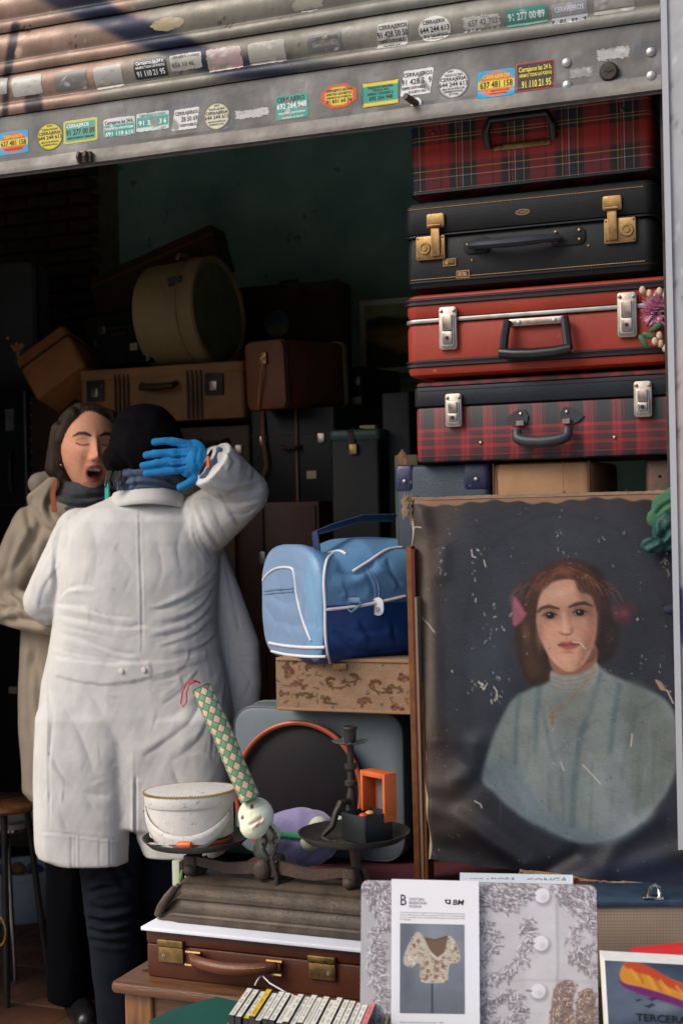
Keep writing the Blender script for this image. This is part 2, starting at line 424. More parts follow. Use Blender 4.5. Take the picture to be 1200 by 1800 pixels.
def slat_col(x, y, z):
    px, py = proj(np.stack([x, y, z], 1))
    p = Paint(px, py, (138,133,121))
    p.poly([(-80,-40),(190,-30),(250,60),(200,130),(120,200),(-80,260)], (164,130,113), 25, .8)
    p.poly([(500,-60),(1250,-60),(1250,200),(700,100)], (140,138,130), 60, .8)
    p.poly([(90,-60),(150,0),(190,50),(120,60),(60,-20)], (120,105,92), 20, .7)
    p.poly([(95,-60),(150,10),(215,62),(290,84),(340,72),(240,40),(160,-20),(140,-60)], (26,36,66), 6, .93)
    p.poly([(130,40),(215,95),(300,120),(430,128),(520,118),(430,98),(330,72),(215,30)], (30,38,64), 10, .0)
    p.poly([(165,30),(240,62),(330,98),(400,128),(500,150),(560,132),(440,95),(310,55),(240,20)], (34,42,66), 8, .0)
    p.poly([(150,45),(200,72),(250,80),(300,76),(262,42),(210,20),(170,20)], (35,45,76), 7, .0)
    # the long navy stroke running down to the right, and the thin one at the left
    p.poly([(85,-40),(118,0),(180,45),(240,72),(330,120),(420,140),(520,128),(430,112),(330,66),(262,36),(200,10),(165,-40)], (28,38,68), 9, .9)
    p.line([(60,-30),(125,0),(180,28),(240,58),(300,76),(365,104),(430,122),(520,132)], [44,48,44,44,38,34,30,14], (24,32,60), .92, 6)
    p.line([(28,45),(20,90),(12,140),(8,230)], [16,16,14,10], (22,28,44), .9, 2)
    p.poly([(45,165),(72,168),(74,205),(48,205)], (22,28,44), 2, .85)
    p.poly([(400,112),(520,130),(600,118),(530,100),(440,96)], (44,50,70), 10, .7)
    for _ in range(90):
        a, b = RNG.uniform(-20, 1160), RNG.uniform(-20, 200); p.ell(a, b, RNG.uniform(1, 5), RNG.uniform(1, 3), (60,58,54) if _ % 2 else (185,176,160), .7, RNG.uniform(-20, 20), .4)
    for a, b, r_ in ((390,38,12),(270,52,9),(505,106,10),(45,52,8),(128,78,7),(205,43,8)):
        for q in range(9): p.ell(a+RNG.randn()*r_*.7, b+RNG.randn()*r_*.5, RNG.uniform(1, 4), RNG.uniform(1, 3), (35,35,34), .8, 0, .4)
    p.ell(33, 91, 6, 10, (215,190,160), .9, 10, .3)
    for _ in range(40):
        a, b = RNG.uniform(0, 1160), RNG.uniform(-10, 200); l = RNG.uniform(10, 60); p.line([(a, b), (a+l, b-l*.12)], .8, (90,84,76), .5)
    p.noise(.13, 60, 3); p.noise(.09, 12, 4); p.grain(.04)
    # slat colour is darker along the seams
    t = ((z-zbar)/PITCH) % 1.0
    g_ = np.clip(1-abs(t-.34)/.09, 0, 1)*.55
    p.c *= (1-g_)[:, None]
    return p.done(.74)
xs = np.linspace(PX0, PX1, 420)
for kz in range(8):
    prof = [zbar+PITCH*(kz+t) for t in np.concatenate([np.linspace(.004, .30, 8), np.linspace(.34, .997, 11)])]
    G = np.array([[(x, surf_y(x, z), z) for x in xs] for z in prof])
    mb = MB().grid(G); P = G.reshape(-1, 3)
    part('slat', mb, m_slat, shut, colors=slat_col(P[:, 0], P[:, 1], P[:, 2]), angle=80)
# dark seam backing so no light leaks between slats
part('seam_backing', MB().box(((PX0+PX1)/2, YS+.006, zbar+PITCH*4), (PX1-PX0, .004, PITCH*8)), M['dark'], shut)
zz = sorted(set([zb+(zbar-zb)*t for t in (0, .03, .06, .1, .16, .22, .26, .30, .4, .5, .6, .7, .8, .9, .97)]+[zbar-.001]))
G = np.array([[(x, surf_y(x, z), z) for x in xs] for z in zz]); P = G.reshape(-1, 3)
px, py = proj(P); p = Paint(px, py, (116,115,112))
for _ in range(26):
    a = RNG.uniform(-20, 1150); b = 250-.125*a+RNG.uniform(-40, 25)
    p.poly([(a, b), (a+RNG.uniform(20, 60), b-8), (a+RNG.uniform(30, 70), b+RNG.uniform(8, 22)), (a+4, b+RNG.uniform(10, 25))], [(150,150,148), (84,90,104), (98,92,84), (130,128,122)][_ % 4], 3, .6)
for _ in range(60):
    a = RNG.uniform(-20, 1150); b = 262-.125*a+RNG.uniform(-50, 40); p.line([(a, b), (a+RNG.uniform(5, 40), b-RNG.uniform(-6, 10))], .9, (165,164,160) if _ % 2 else (70,68,64), .55)
p.poly([(-20,285),(1170,140),(1170,178),(-20,322)], (128,120,110), 6, .6, smooth=False)
p.noise(.14, 40, 8); p.noise(.10, 9, 9); p.grain(.04)
mb = MB().grid(G); mb.grid(np.array([[(x, YS-.016-dent(x, zb), zb) for x in xs], [(x, YS+.012, zb+.002) for x in xs]]))
cc = np.concatenate([p.done(.66), np.tile([.12, .11, .10], (840, 1))])
part('bottom_bar', mb, m_slat, shut, colors=cc, angle=25)
part('bar_backing', MB().box(((PX0+PX1)/2, YS+.016, (zb+zbar)/2), (PX1-PX0, .006, zbar-zb)), M['steel'], shut)

# ------------------------------------------------------------------ stickers on the shutter
def shsurf(off): return lambda x, z: np.array([x, surf_y(x, z)-off, z])
inkc = {}
def ink(c):
    if c not in inkc: inkc[c] = flat('ink_%d_%d_%d' % c, sr(*c), .5)
    return inkc[c]
m_stick = mat('sticker_vinyl', 'vcol', rough=.38, bump=.1, bs=60)
def sticker(cx, cy, w, h, shape, base, label, lines=(), inner=None, worn=.0, rot=0, ell2=None, bars=(), hole=()):
    A = At(cx, cy, YS-.008); k = (At(cx+10, cy-1.2, YS)[0]-At(cx-10, cy+1.2, YS)[0])/20
    kz = (At(cx, cy-10, YS)[2]-At(cx, cy+10, YS)[2])/20; W, H = w*k, h*kz; cr = R(rot)
    def uv(u, v, off): 
        x, z = u*W/2, v*H/2; a, b = x*math.cos(cr)-z*math.sin(cr), x*math.sin(cr)+z*math.cos(cr)
        return shsurf(off)(A[0]+a, A[2]+b)
    rs = np.random.RandomState(int(cx*7+cy)); mb = MB(); UV = []
    if shape in ('circle', 'octagon', 'oval'):
        n = 40 if shape != 'octagon' else 8; rings = []
        for r_ in np.linspace(0, 1, 7): rings.append([(max(r_, .01)*math.cos(q+R(22.5)*(n == 8)), max(r_, .01)*math.sin(q+R(22.5)*(n == 8))) for q in np.linspace(0, 2*math.pi, n, endpoint=False)])
        if n == 8: rings = [[(np.clip(a*1.3, -1, 1), np.clip(b*1.3, -1, 1)) if 1 else 0 for a, b in r] if 0 else [(a*1.08, b*1.08) for a, b in r] for r in rings]
        if worn: rings = [[(a*(1-worn*rs.rand()*.3*(i == 6)), b*(1-worn*rs.rand()*.3*(i == 6))) for a, b in r] for i, r in enumerate(rings)]
        UV = [q for r in rings for q in r]; mb.rings([[uv(a, b, .0007) for a, b in r] for r in rings], cap=False)
    else:
        nx, nz = 26, 16; G = []
        for j in range(nz):
            row = []
            for i in range(nx):
                u, v = -1+2*i/(nx-1), -1+2*j/(nz-1)
                if shape == 'slant': u = u*.88+v*.12
                e = max(abs(u), abs(v))
                if shape == 'torn' and e > .8: u *= 1-.16*rs.rand(); v *= 1-.34*rs.rand()
                elif e > .97: 
                    if abs(u) > .9 and abs(v) > .9: u *= .97; v *= .95
                    if worn: u *= 1-.05*rs.rand()*worn; v *= 1-.12*rs.rand()*worn
                row.append((u, v))
            G.append(row)
        UV = [q for r in G for q in r]; mb.grid([[uv(a, b, .0007) for a, b in r] for r in G])
    U = np.array(UV); p = Paint(U[:, 0]*100, U[:, 1]*100, base)
    if inner:
        c, mg = inner
        if shape in ('circle', 'octagon', 'oval'):
            rad = np.sqrt((U**2).sum(1)); p._mix((rad < 1.001-mg*.8).astype(np.float32), c)
        else: p._mix(((abs(U[:, 0]) < 1-mg*.7) & (abs(U[:, 1]) < 1-mg*1.2)).astype(np.float32), c)
    if ell2: p.ell(0, 0, ell2[1], ell2[2], ell2[0], 1, 0, .1)
    for v0, v1, c in bars: p._mix(((U[:, 1] > v0) & (U[:, 1] < v1) & (abs(U[:, 0]) < .93)).astype(np.float32), c)
    if worn:
        for _ in range(int(14*worn)): p.ell(rs.uniform(-90, 90), rs.uniform(-90, 90), rs.uniform(5, 30), rs.uniform(4, 16), (140,138,132) if _ % 3 else (205,203,198), .75, rs.uniform(0, 180), .5)
    for a in hole: p.ell(a[0], a[1], a[2], a[3], (128,126,122), .95, a[4], .2)
    p.noise(.05, 40, int(cx)); s_ = part('sticker', mb, m_stick, shut, colors=p.done(.78), label=label)
    for t, v0, hh, u0, u1, c, bold in lines:
        tb = MB(); text_on(tb, t, lambda u, v: uv(u, v, .0012), u0, u1, v0, hh, bold)
        if tb.n: part('lettering', tb, ink(c), s_, smooth=False)
K = (22,24,30); Wt = (225,226,226); Yl = (226,204,50); Te = (30,150,138); Or = (214,92,40); Bu = (52,160,205)
def L_(t, v0, h, u0=-.85, u1=.85, c=K, b=True): return (t, v0, h, u0, u1, c, b)
sticker(22,250,52,40,'rect',Bu,'blue sticker with orange oval and yellow number at the far left end',[L_('CERRAJEROS',.42,.26,-.62,.62,Yl),L_('637 481 158',-.22,.42,-.85,.85),L_('AMPLIACION DE GARANTIA',-.62,.14,-.6,.6,(120,30,20))],ell2=(Or,92,86),bars=((-.30,.28,Yl),))
sticker(86,239,46,48,'circle',K,'round yellow locksmith sticker',[L_('24H',.70,.14,-.2,.2),L_('TODOS LOS DIAS',.44,.16,-.62,.62),L_('CERRAJERIA',.14,.22,-.84,.84),L_('644 244 613',-.20,.27,-.9,.9),L_('MAS DE 20 AÑOS DE',-.46,.13,-.66,.66),L_('EXPERIENCIA EN EL',-.66,.12,-.55,.55)],inner=((222,206,62),.06))
sticker(140,229,60,41,'rect',(200,190,60),'teal sticker with yellow and black dashed border',[L_('CERRAJEROS',.35,.32,-.8,.5,Wt),L_('91 277 00 89',-.28,.48,-.84,.84),L_('CAMBIO DE BOMBILLOS Y CERRADURAS',-.62,.16,-.8,.8)],inner=((60,150,130),.12))
sticker(208,222,55,34,'rect',(205,206,205),'half white half teal sticker with torn top edge',[L_('Cerrajeros las 24 h.',.34,.40,-.9,.9),L_('fontaneros electricistas',-.22,.32,-.9,.9,Wt),L_('691 118 610',-.86,.42,-.85,.9,Wt)],bars=((-.97,.2,Te),),worn=.5)
sticker(266,212,58,34,'rect',(200,214,208),'torn teal and white sticker with a gash through it',[L_('CERRAJEROS 24 HORAS',.58,.26,-.8,.8,Te),L_('91 3',-.30,.5,-.82,-.15,Wt),L_('3 6',-.30,.5,.42,.82,Wt)],bars=((-.6,.48,Te),),worn=.9,hole=((10,-20,22,50,35),))
sticker(324,208,50,38,'slant',(214,212,206),'white slanted sticker with its left corner torn away',[L_('CERRAJEROS',.42,.32,-.75,.9),L_('28 50 69',-.22,.44,-.3,.85),L_('DISPONIBLES',-.70,.26,-.3,.8)],worn=.4,hole=((-80,-40,30,60,20),))
sticker(379,203,46,48,'circle',K,'round off-white locksmith sticker beside a torn strip',[L_('24H',.70,.14,-.2,.2),L_('TODOS LOS DIAS',.44,.16,-.62,.62),L_('CERRAJERIA',.14,.22,-.84,.84),L_('644 244 613',-.20,.27,-.9,.9),L_('MAS DE 20 AÑOS DE',-.46,.13,-.66,.66),L_('EXPERIENCIA EN EL',-.66,.12,-.55,.55)],inner=((214,208,178),.06))
sticker(441,198,62,17,'torn',(196,192,186),'narrow torn strip of pale sticker paper',[],worn=.6)
sticker(511,187,58,44,'rect',(60,158,142),'teal sticker scratched by two diagonal tears',[L_('CERRAJERO',.50,.36,-.9,.8),L_('692 264 948',-.06,.44,-.9,.9,Wt),L_('empresas y particulares',-.50,.22,-.8,.8,Wt),L_('iva incluido en el precio',-.86,.20,-.6,.7,Wt)],worn=.9,hole=((40,10,12,60,50),(-20,40,10,50,70)))
sticker(594,168,62,42,'octagon',(206,84,42),'orange octagonal sticker with yellow centre',[L_('CERRAJEROS 365/24 H',.40,.22,-.7,.75),L_('APERTURA DE PUERTAS',.10,.20,-.7,.7),L_('ABRIMOS SU PUERTA',-.16,.16,-.7,.7),L_('91 831 64 74',-.54,.30,-.72,.72)],inner=((224,196,70),.17))
sticker(667,163,64,44,'rect',K,'teal carpentry sticker with broad yellow border',[L_('TRABAJO DE CARPINTERIA',.44,.20,-.7,.7),L_('TODO EL AÑO',.20,.18,-.45,.45),L_('RAPIDOS Y ECONOMICOS',-.08,.20,-.7,.7),L_('692 264 948',-.48,.32,-.62,.66)],inner=(Yl,.04),bars=((-.72,.72,(40,152,132)),))
sticker(731,143,60,46,'slant',(222,221,216),'white slanted sticker with a gouge by the bolt stub',[L_('CERRAJEROS',.48,.30,-.8,.9),L_('91 428 5  9',-.14,.44,-.9,.85),L_('SIEMPRE DISPONIBLES',-.50,.22,-.9,.5),L_('SE ACEPTA VISA',-.82,.20,-.5,.5)],worn=.3,hole=((45,-30,20,55,30),))
sticker(795,145,54,54,'circle',K,'round clean white locksmith sticker',[L_('24H',.72,.13,-.35,.0),L_('TODOS LOS DIAS',.46,.16,-.58,.6),L_('CERRAJERIA',.16,.24,-.84,.84),L_('644 244 613',-.20,.28,-.92,.92),L_('MAS DE 20 AÑOS DE',-.42,.13,-.7,.7),L_('EXPERIENCIA EN EL',-.60,.13,-.6,.6),L_('SECTOR',-.78,.12,-.3,.3)],inner=((216,213,206),.04))
sticker(870,146,66,50,'rect',Bu,'blue sticker with orange oval next to a dark one',[L_('CERRAJEROS',.42,.26,-.7,.7,Yl),L_('637 481 158',-.22,.44,-.86,.86),L_('AMPLIACION DE GARANTIA',-.55,.14,-.3,.7,(120,30,20)),L_('EN TODOS LOS TRABAJOS',-.76,.12,-.3,.6,(120,30,20))],ell2=((220,108,50),94,88),bars=((-.30,.24,Yl),),hole=((5,35,8,12,10),))
sticker(939,132,68,52,'rect',(206,74,46),'black sticker with orange border and yellow lettering',[L_('Cerrajeros las 24 h.',.38,.34,-.85,.85,Yl),L_('ABRIMOS TODAS LAS PUERTAS',.02,.22,-.85,.85,Yl),L_('91 110 21 95',-.72,.48,-.72,.80,Yl)],inner=((44,38,36),.09))
sticker(267,120,57,33,'rect',(38,38,40),'black sticker with white lettering on the lowest slat',[L_('Cerrajeros las 24 h.',.38,.38,-.85,.85,Wt),L_('ABRIMOS TODAS LAS PUERTAS',-.02,.24,-.9,.9,Wt),L_('91 110 21 95',-.76,.52,-.85,.85,Wt)],worn=.2)
sticker(329,109,56,29,'rect',(176,172,162),'worn pale sticker beside the black one',[L_('CERRAJEROS 24 HORAS',.42,.36,-.85,.85,(60,60,60)),L_('656 11 46',-.55,.5,-.85,.5,(80,80,78))],worn=.9)
sticker(396,104,63,42,'rect',(176,150,146),'blotched red and white remains of a sticker',[],worn=1.6)
sticker(470,92,64,38,'rect',(168,164,152),'faded blank cream sticker remains',[],worn=.6)
sticker(571,75,60,33,'rect',(108,108,104),'dull grey sticker with faint print',[L_('CERRAJEROS',.2,.4,-.7,.8,(60,60,60)),L_('SIEMPRE DISPONIBLES',-.4,.3,-.7,.8,(150,150,146))],worn=.7)
sticker(690,62,60,44,'slant',(196,194,186),'creased white slanted sticker high on the slats',[L_('CERRAJEROS',.46,.32,-.75,.9),L_('91 428 50 50',-.12,.42,-.85,.9,(60,60,60)),L_('SIEMPRE DISPONIBLES',-.50,.24,-.9,.7),L_('SE ACEPTA VISA',-.84,.2,-.6,.4)],worn=.5)
sticker(764,52,56,44,'circle',(216,214,208),'round white sticker cut off by the slat seam',[L_('CERRAJERIA',.42,.30,-.7,.7),L_('644 244 613',-.16,.38,-.92,.92),L_('MAS DE 20 AÑOS DE',-.48,.18,-.75,.75),L_('EXPERIENCIA EN EL',-.74,.16,-.5,.5)])
sticker(847,40,68,26,'torn',(190,188,180),'shredded strip with traces of grey figures',[L_('657 42 703',-.3,.7,-.7,.8,(110,108,104))],worn=.8)
sticker(925,30,72,32,'rect',(70,148,132),'teal number sticker with ragged lower edge',[L_('91 277 00 89',-.2,.7,-.88,.88,Wt)],worn=.7)
sticker(1000,24,64,40,'rect',(158,160,164),'grey sticker with black number along the bottom',[L_('CERRAJEROS',.25,.4,-.8,.8,(210,210,214)),L_('91 831 64 74',-.85,.50,-.95,.95)],worn=.8)
sticker(1078,11,72,30,'rect',(168,166,158),'blank greyish sticker remains near the pillar',[],worn=1.0)
for c in ((192,135,50,38,(172,170,164)),(126,142,57,34,(118,116,110)),(50,150,52,36,(186,184,176)),(0,153,30,30,(160,158,150))):
    sticker(*c[:4],'rect',c[4],'blank scraped silver patch on the lowest slat',[],worn=.5)
sticker(296,43,62,22,'oval',(196,178,140),'oval scraped tan patch',[],worn=.5)
sticker(541,8,60,26,'oval',(176,170,154),'oval scraped grey patch at the top',[],worn=.6)
sticker(1076,93,60,24,'torn',(182,182,178),'ragged pale remnant above the lock',[],worn=.5)
sticker(1020,126,44,20,'torn',(150,150,148),'ragged grey remnant left of the lock',[],worn=.8)
# lock, rivets, bolt stub and clip
def onbar(px, py, off=0): A = At(px, py, YS-.004); return np.array([A[0], surf_y(A[0], A[2])-off, A[2]])
A = onbar(1070, 127)
lk = part('lock', MB().lathe([(.019, 0), (.019, .010), (.016, .014), (.0001, .0145)], A, 28, 'y'), M['iron'], shut)
part('keyhole', MB().box(A-[0, .0152, 0], (.018, .001, .0022)).lathe([(.0035, .0145), (.0035, .0156)], A, 10, 'y'), M['dark'], lk)
for q in ((995,110),(997,151),(1143,91),(1145,135)):
    part('rivet', MB().lathe([(.010, 0), (.009, .003), (.005, .0055), (.0003, .0062)], onbar(*q), 16, 'y'), M['steel'], shut)
a = onbar(733, 183, .001); b = At(712, 169, YS-.042)
bs = part('bolt_stub', MB().tube([a, b], [.0072, .0072], 12), M['rustiron'], shut); part('washer', MB().lathe([(.012, 0), (.012, .003), (.004, .0032)], a, 16, 'y'), M['steel'], shut)
c_ = onbar(157, 280); cb = MB()
for dx, s_ in ((-.012, 1), (.006, 1)): cb.tube([c_+[dx, 0, .008], c_+[dx, -.014, .010], c_+[dx, -.018, 0], c_+[dx, -.012, -.010]], .0045, 8)
cb.box(c_+[.0, -.006, 0], (.036, .010, .024)); part('clip', cb, M['rustiron'], shut)

# ------------------------------------------------------------------ white pillar with graffiti at the right
YP = 2.80
xl = lambda py: At(1160+(py*.0215), py, YP)[0]
px0 = xl(900); 
zs = np.linspace(0, 3.2, 260); xs_ = np.linspace(px0, px0+.55, 70)
G = np.array([[(x, YP-.0012*math.sin(z*7)*math.sin(x*21), z) for x in xs_] for z in zs]); P = G.reshape(-1, 3); px, py = proj(P)
p = Paint(px, py, (196,196,200))
p.poly([(1150,640),(1260,620),(1260,900),(1150,880)], (222,190,172), 50, .55)
p.poly([(1150,300),(1175,420),(1178,620),(1150,620)], (170,176,190), 10, .4)
p.poly([(1176,1040),(1215,1055),(1230,1200),(1212,1210),(1196,1130),(1180,1100)], (44,62,128), 3, .95)
p.poly([(1188,1125),(1222,1160),(1225,1185),(1195,1160)], (200,200,206), 3, .9)
p.poly([(1180,1200),(1196,1330),(1200,1480),(1215,1600),(1196,1600),(1188,1400)], (40,54,116), 3, .9)
p.poly([(1192,1480),(1230,1440),(1250,1800),(1180,1800)], (46,60,120), 4, .9)
p.ell(1183, 752, 4, 12, (50,60,120), .9, 0, .3)
for _ in range(160):
    a, b = RNG.uniform(1160, 1205), RNG.uniform(-20, 1700); p.ell(a, b, RNG.uniform(.8, 3), RNG.uniform(1, 9), (120,112,104) if _ % 3 else (236,236,238), .7, RNG.uniform(-10, 10), .5)
for _ in range(40):
    a, b = 1161+RNG.uniform(0, 4), RNG.uniform(-20, 1700); b0 = b*.0215; p.ell(a+b0, b, 1.6, RNG.uniform(3, 16), (130,120,108), .8, 0, .5)
p.noise(.06, 50, 2); p.noise(.04, 10, 5); p.grain(.02)
mb = MB().grid(G); n0 = mb.n
mb.box((px0+.275, YP+.13, 1.6), (.55, .252, 3.2)); mb.box((px0+.006, YP-.003, 1.6), (.012, .006, 3.2))
pill = part('metal_pillar', mb, mat('pillar_paint', 'vcol', rough=.5, bump=.2, bs=40), colors=np.concatenate([p.done(.56), np.tile([.34, .34, .36], (mb.n-n0, 1))]))
tag(pill, 'white painted shutter pillar with dark blue graffiti low down', 'pillar')
# guide channel behind the pillar edge, at the shutter's end
tag(part('guide_channel', MB().box((px0-.012, YP+.15, 1.6), (.020, .10, 3.2)), M['iron']), 'dark steel guide channel running up beside the white pillar', 'shutter guide')
# ------------------------------------------------------------------ THE STACK OF SUITCASES AT THE RIGHT
def frame_of(xl, xr, yb, yt, Y):
    a = At(xl, yb, Y); H = At(xl, yt, Y)[2]-a[2]; W = At(xr, yb, Y)[0]-a[0]; return a, W, H
def stitch(mb, p0, p1, n, r=.0011, L=.6):
    p0, p1 = np.array(p0), np.array(p1)
    for i in range(n):
        a = p0+(p1-p0)*(i/n); b = p0+(p1-p0)*((i+L)/n); mb.box((a+b)/2, (abs((b-a)[0])+r, r, r*1.3))
def welt(x0, x1, D, z, rad, r=.004):
    pts = []
    for cx, cy, a0 in ((x1-rad, D-rad, 0), (x0+rad, D-rad, 90), (x0+rad, rad, 180), (x1-rad, rad, 270)):
        for k in range(5): a = R(a0+22.5*k); pts.append((cx+rad*math.cos(a), cy+rad*math.sin(a), z))
    pts.append(pts[0]); return MB().tube(pts, r, 6, cap=False)
def round_plate(x0, x1, z0, z1, y, t, rad=.006):
    return MB().rbox(x0, x1, y-t, y, z0, z1, rad, min(t*.4, .0015), 3, ax='y')
m_thread = flat('tan_thread', (.42,.22,.07), .8); m_darkthread = flat('dark_thread', (.03,.03,.035), .8); m_greythread = flat('grey_thread', (.3,.3,.3), .8)
m_welt = flat('black_welt', (.010,.011,.012), .35)
m_trim = mat('aluminium_trim', (.40,.39,.37), (.25,.24,.22), 30, .45, .7)

# --- top case: red tartan
BK = (.008,.008,.010); RD = (.42,.018,.012); DR = (.11,.006,.008); WH = (.5,.45,.38); YE = (.6,.38,.05); NV = (.012,.02,.05); GN = (.01,.03,.02)
tart1 = plaid('royal_tartan', .118, .118,
  [(0,RD),(.13,BK),(.15,RD),(.30,DR),(.34,BK),(.44,YE),(.455,BK),(.50,RD),(.53,BK),(.555,WH),(.575,BK),(.62,NV),(.70,BK),(.72,YE),(.735,BK),(.80,DR),(.84,RD)],
  [(0,RD),(.20,BK),(.28,YE),(.30,BK),(.34,WH),(.355,BK),(.42,NV),(.50,BK),(.56,WH),(.575,DR),(.60,BK),(.70,YE),(.72,BK),(.78,DR),(.82,RD)], (.3,.032))
a, W, H = frame_of(722, 1148, 346, 190, 3.0)
t = thing('tartan_suitcase', 'red tartan suitcase with brass handle plate, topmost of the stack under the shutter', 'suitcase', a, 0)
H = .24
part('shell', MB().rbox(0, W, 0, .34, 0, H, .015, .008), tart1, t)
part('welt', welt(0, W, .34, .004, .015, .004), m_welt, t)
hx = W*.475
h = MB(); h.tube([(hx-.070, -.012, .082), (hx-.072, -.022, .115), (hx-.060, -.026, .142), (hx+.065, -.026, .142), (hx+.076, -.022, .115), (hx+.074, -.012, .088)], [.008,.0095,.0095,.0095,.0095,.008], 10)
ho = part('handle', h, M['blackplastic'], t)
part('handle_plate', round_plate(hx-.062, hx+.066, .078, .092, -.001, .006), M['brass'], t)
for q in (-.045, .05): part('rivet', MB().lathe([(.005, .0),(.004, .003),(.0003, .004)], (hx+q, -.0065, .085), 12, 'y'), M['brass'], t)
for q in (.055, W-.062): part('stud', MB().lathe([(.0045, 0),(.003, .003),(.0003, .004)], (q, -.001, .135), 12, 'y'), M['brass'], t)

# --- second: black leather, brass locks
a, W, H = frame_of(714, 1152, 513, 357, 2.97)
t = thing('leather_suitcase', 'black leather suitcase with brass locks, tan stitching and metal initials', 'suitcase', a, R(.3))
D = .36
part('shell', MB().rbox(0, W, 0, D, 0, H*.605, .022, .018), M['blackleather'], t)
part('lid', MB().rbox(-.003, W+.003, -.003, D+.003, H*.61, H, .024, .016), M['blackleather'], t)
sm = MB(); stitch(sm, (.012, -.0038, H*.93-.004), (W-.02, -.0038, H*.93-.004), 84); stitch(sm, (.012, -.001, .024), (W-.02, -.001, .024), 84); part('stitching', sm, m_thread, t, kind='stuff')
part('welt', welt(0, W, D, .018, .022, .0028), m_welt, t); part('welt', welt(-.003, W+.003, D+.003, H*.93, .024, .003), m_welt, t); part('lid_seam', welt(-.001, W+.001, D, H*.607, .024, .0026), m_welt, t)
def brasslock(cx, flip):
    s_ = -1 if flip else 1
    lp = part('lock', MB().rbox(cx-.030, cx+.036, -.008, -.001, H*.33, H*.605-.002, .004, .001, 3, ax='y'), M['brass'], t)
    kx = cx-.012*s_ if not flip else cx+.018
    part('key_disc', MB().lathe([(.0135, 0),(.0125, .004),(.009, .004),(.009, .002),(.006, .002),(.0055, .005),(.0003, .005)], (kx if flip else cx-.010, -.008, H*.46), 24, 'y'), M['brass'], lp)
    bx = cx+.016 if not flip else cx-.012
    part('hasp', MB().rbox(bx-.010, bx+.010, -.014, -.008, H*.36, H*.70, .003, .001, 3, ax='y').tube([(bx-.014, -.016, H*.70), (bx+.014, -.016, H*.70)], .0042, 10), M['brass'], lp)
    part('hasp_plate', MB().rbox(bx-.020, bx+.020, -.010, -.003, H*.68, H*.84, .005, .001, 3, ax='y'), M['brass'], lp)
    for dx in (-.026, .031): 
        for z in (H*.36, H*.57): part('rivet', MB().lathe([(.0024, 0),(.0003, .0022)], (cx+dx, -.008, z), 8, 'y'), M['brass'], lp)
brasslock(W*.105, False); brasslock(W*.865, True)
hx0, hx1 = W*.245, W*.735
for q0_, q1_ in ((hx0, hx0+.06), (hx1-.075, hx1)): part('handle_patch', MB().rbox(q0_, q1_, -.004, 0, H*.36, H*.55, .014, .001, 5, ax='y'), M['blackleather'], t)
h = MB(); n = 14; pts = []; rs = []
for i in range(n+1):
    q = i/n; pts.append((hx0+.020+(hx1-.075-hx0+.0)*q, -.010-.026*math.sin(math.pi*q)**.5, H*(.44+.0*q)-.004*math.sin(math.pi*q))); rs.append(.011+.004*math.sin(math.pi*q))
h.tube(pts, rs, 10, flat=.75); part('handle', h, mat('handle_leather', (.030,.036,.046), (.02,.024,.03), 20, .4, bump=.2, bs=300), t)
for q in (hx0+.010, hx1-.062, hx1-.012):
    for z in ((.46,) if q < hx0+.02 else (.41, .51)): part('stud', MB().lathe([(.0042, 0),(.003, .003),(.0003, .004)], (q, -.004, H*z), 10, 'y'), M['brass'], t)
for dx, z, ch in ((.088, .245, 'F'), (.118, .10, 'B')):
    pl = part('initial_plate', MB().rbox(dx-.002, dx+.028, -.003, -.0005, H*z, H*z+.017, .001, .0005, 2, ax='y'), M['brass'], t)
    part('inlay', MB().box((dx+.013, -.0034, H*z+.0085), (.025, .001, .012)), M['dark'], pl)
    tb = MB(); text_on(tb, ch, lambda u, v: np.array([u, -.0042, v]), dx+.003, dx+.023, H*z+.0042, .009); part('lettering', tb, M['brass'], pl, smooth=False)
badge = part('maker_badge', MB().lathe([(.0165, 0),(.0155, .0015),(.014, .0015),(.014, .001),(.0003, .001)], (W*.49, -.003, H*.765), 28, 'y', sy=.42), M['brass'], t)
part('inlay', MB().lathe([(.0135, 0),(.0002, .0005)], (W*.49, -.0043, H*.765), 24, 'y', sy=.36), M['dark'], badge)
tb = MB(); text_on(tb, 'T.A.N.A.Z', lambda u, v: np.array([u, -.0056, v]), W*.49-.0105, W*.49+.0105, H*.765-.0028, .0056); part('lettering', tb, M['brass'], badge, smooth=False)
for dx, z in ((.152, .29), (W-.138, .335)): part('stud', MB().lathe([(.0035, 0),(.002, .002),(.0003, .0025)], (dx, -.001, H*z), 10, 'y'), M['brass'], t)

def clasp(t, cx, z0, z1, w=.0175, y=0):
    b = part('clasp', MB().rbox(cx-w, cx+w, y-.009, y, z0, z1, .007, .002, 4, ax='y'), M['nickel'], t)
    m = (z0+z1)/2
    part('clasp_frame', MB().rbox(cx-w*.72, cx+w*.72, y-.0125, y-.009, z0+.007, z1-.016, .005, .001, 4, ax='y'), M['steel'], b)
    part('flap', MB().rbox(cx-w*.55, cx+w*.55, y-.0165, y-.0125, m-.006, z1-.018, .003, .001, 3, ax='y'), M['nickel'], b)
    part('flap', MB().rbox(cx-w*.55, cx+w*.55, y-.016, y-.0125, z0+.012, m-.0075, .003, .001, 3, ax='y'), M['nickel'], b)
    part('keyhole', MB().lathe([(.0042, 0),(.004, .0015),(.0003, .0016)], (cx, y-.016, (z0+.012+m-.008)/2), 14, 'y'), M['dark'], b)
    for dx in (-w*.7, w*.7): part('rivet', MB().lathe([(.0042, 0),(.003, .003),(.0003, .0036)], (cx+dx, y-.009, z1-.009), 10, 'y'), M['nickel'], b)
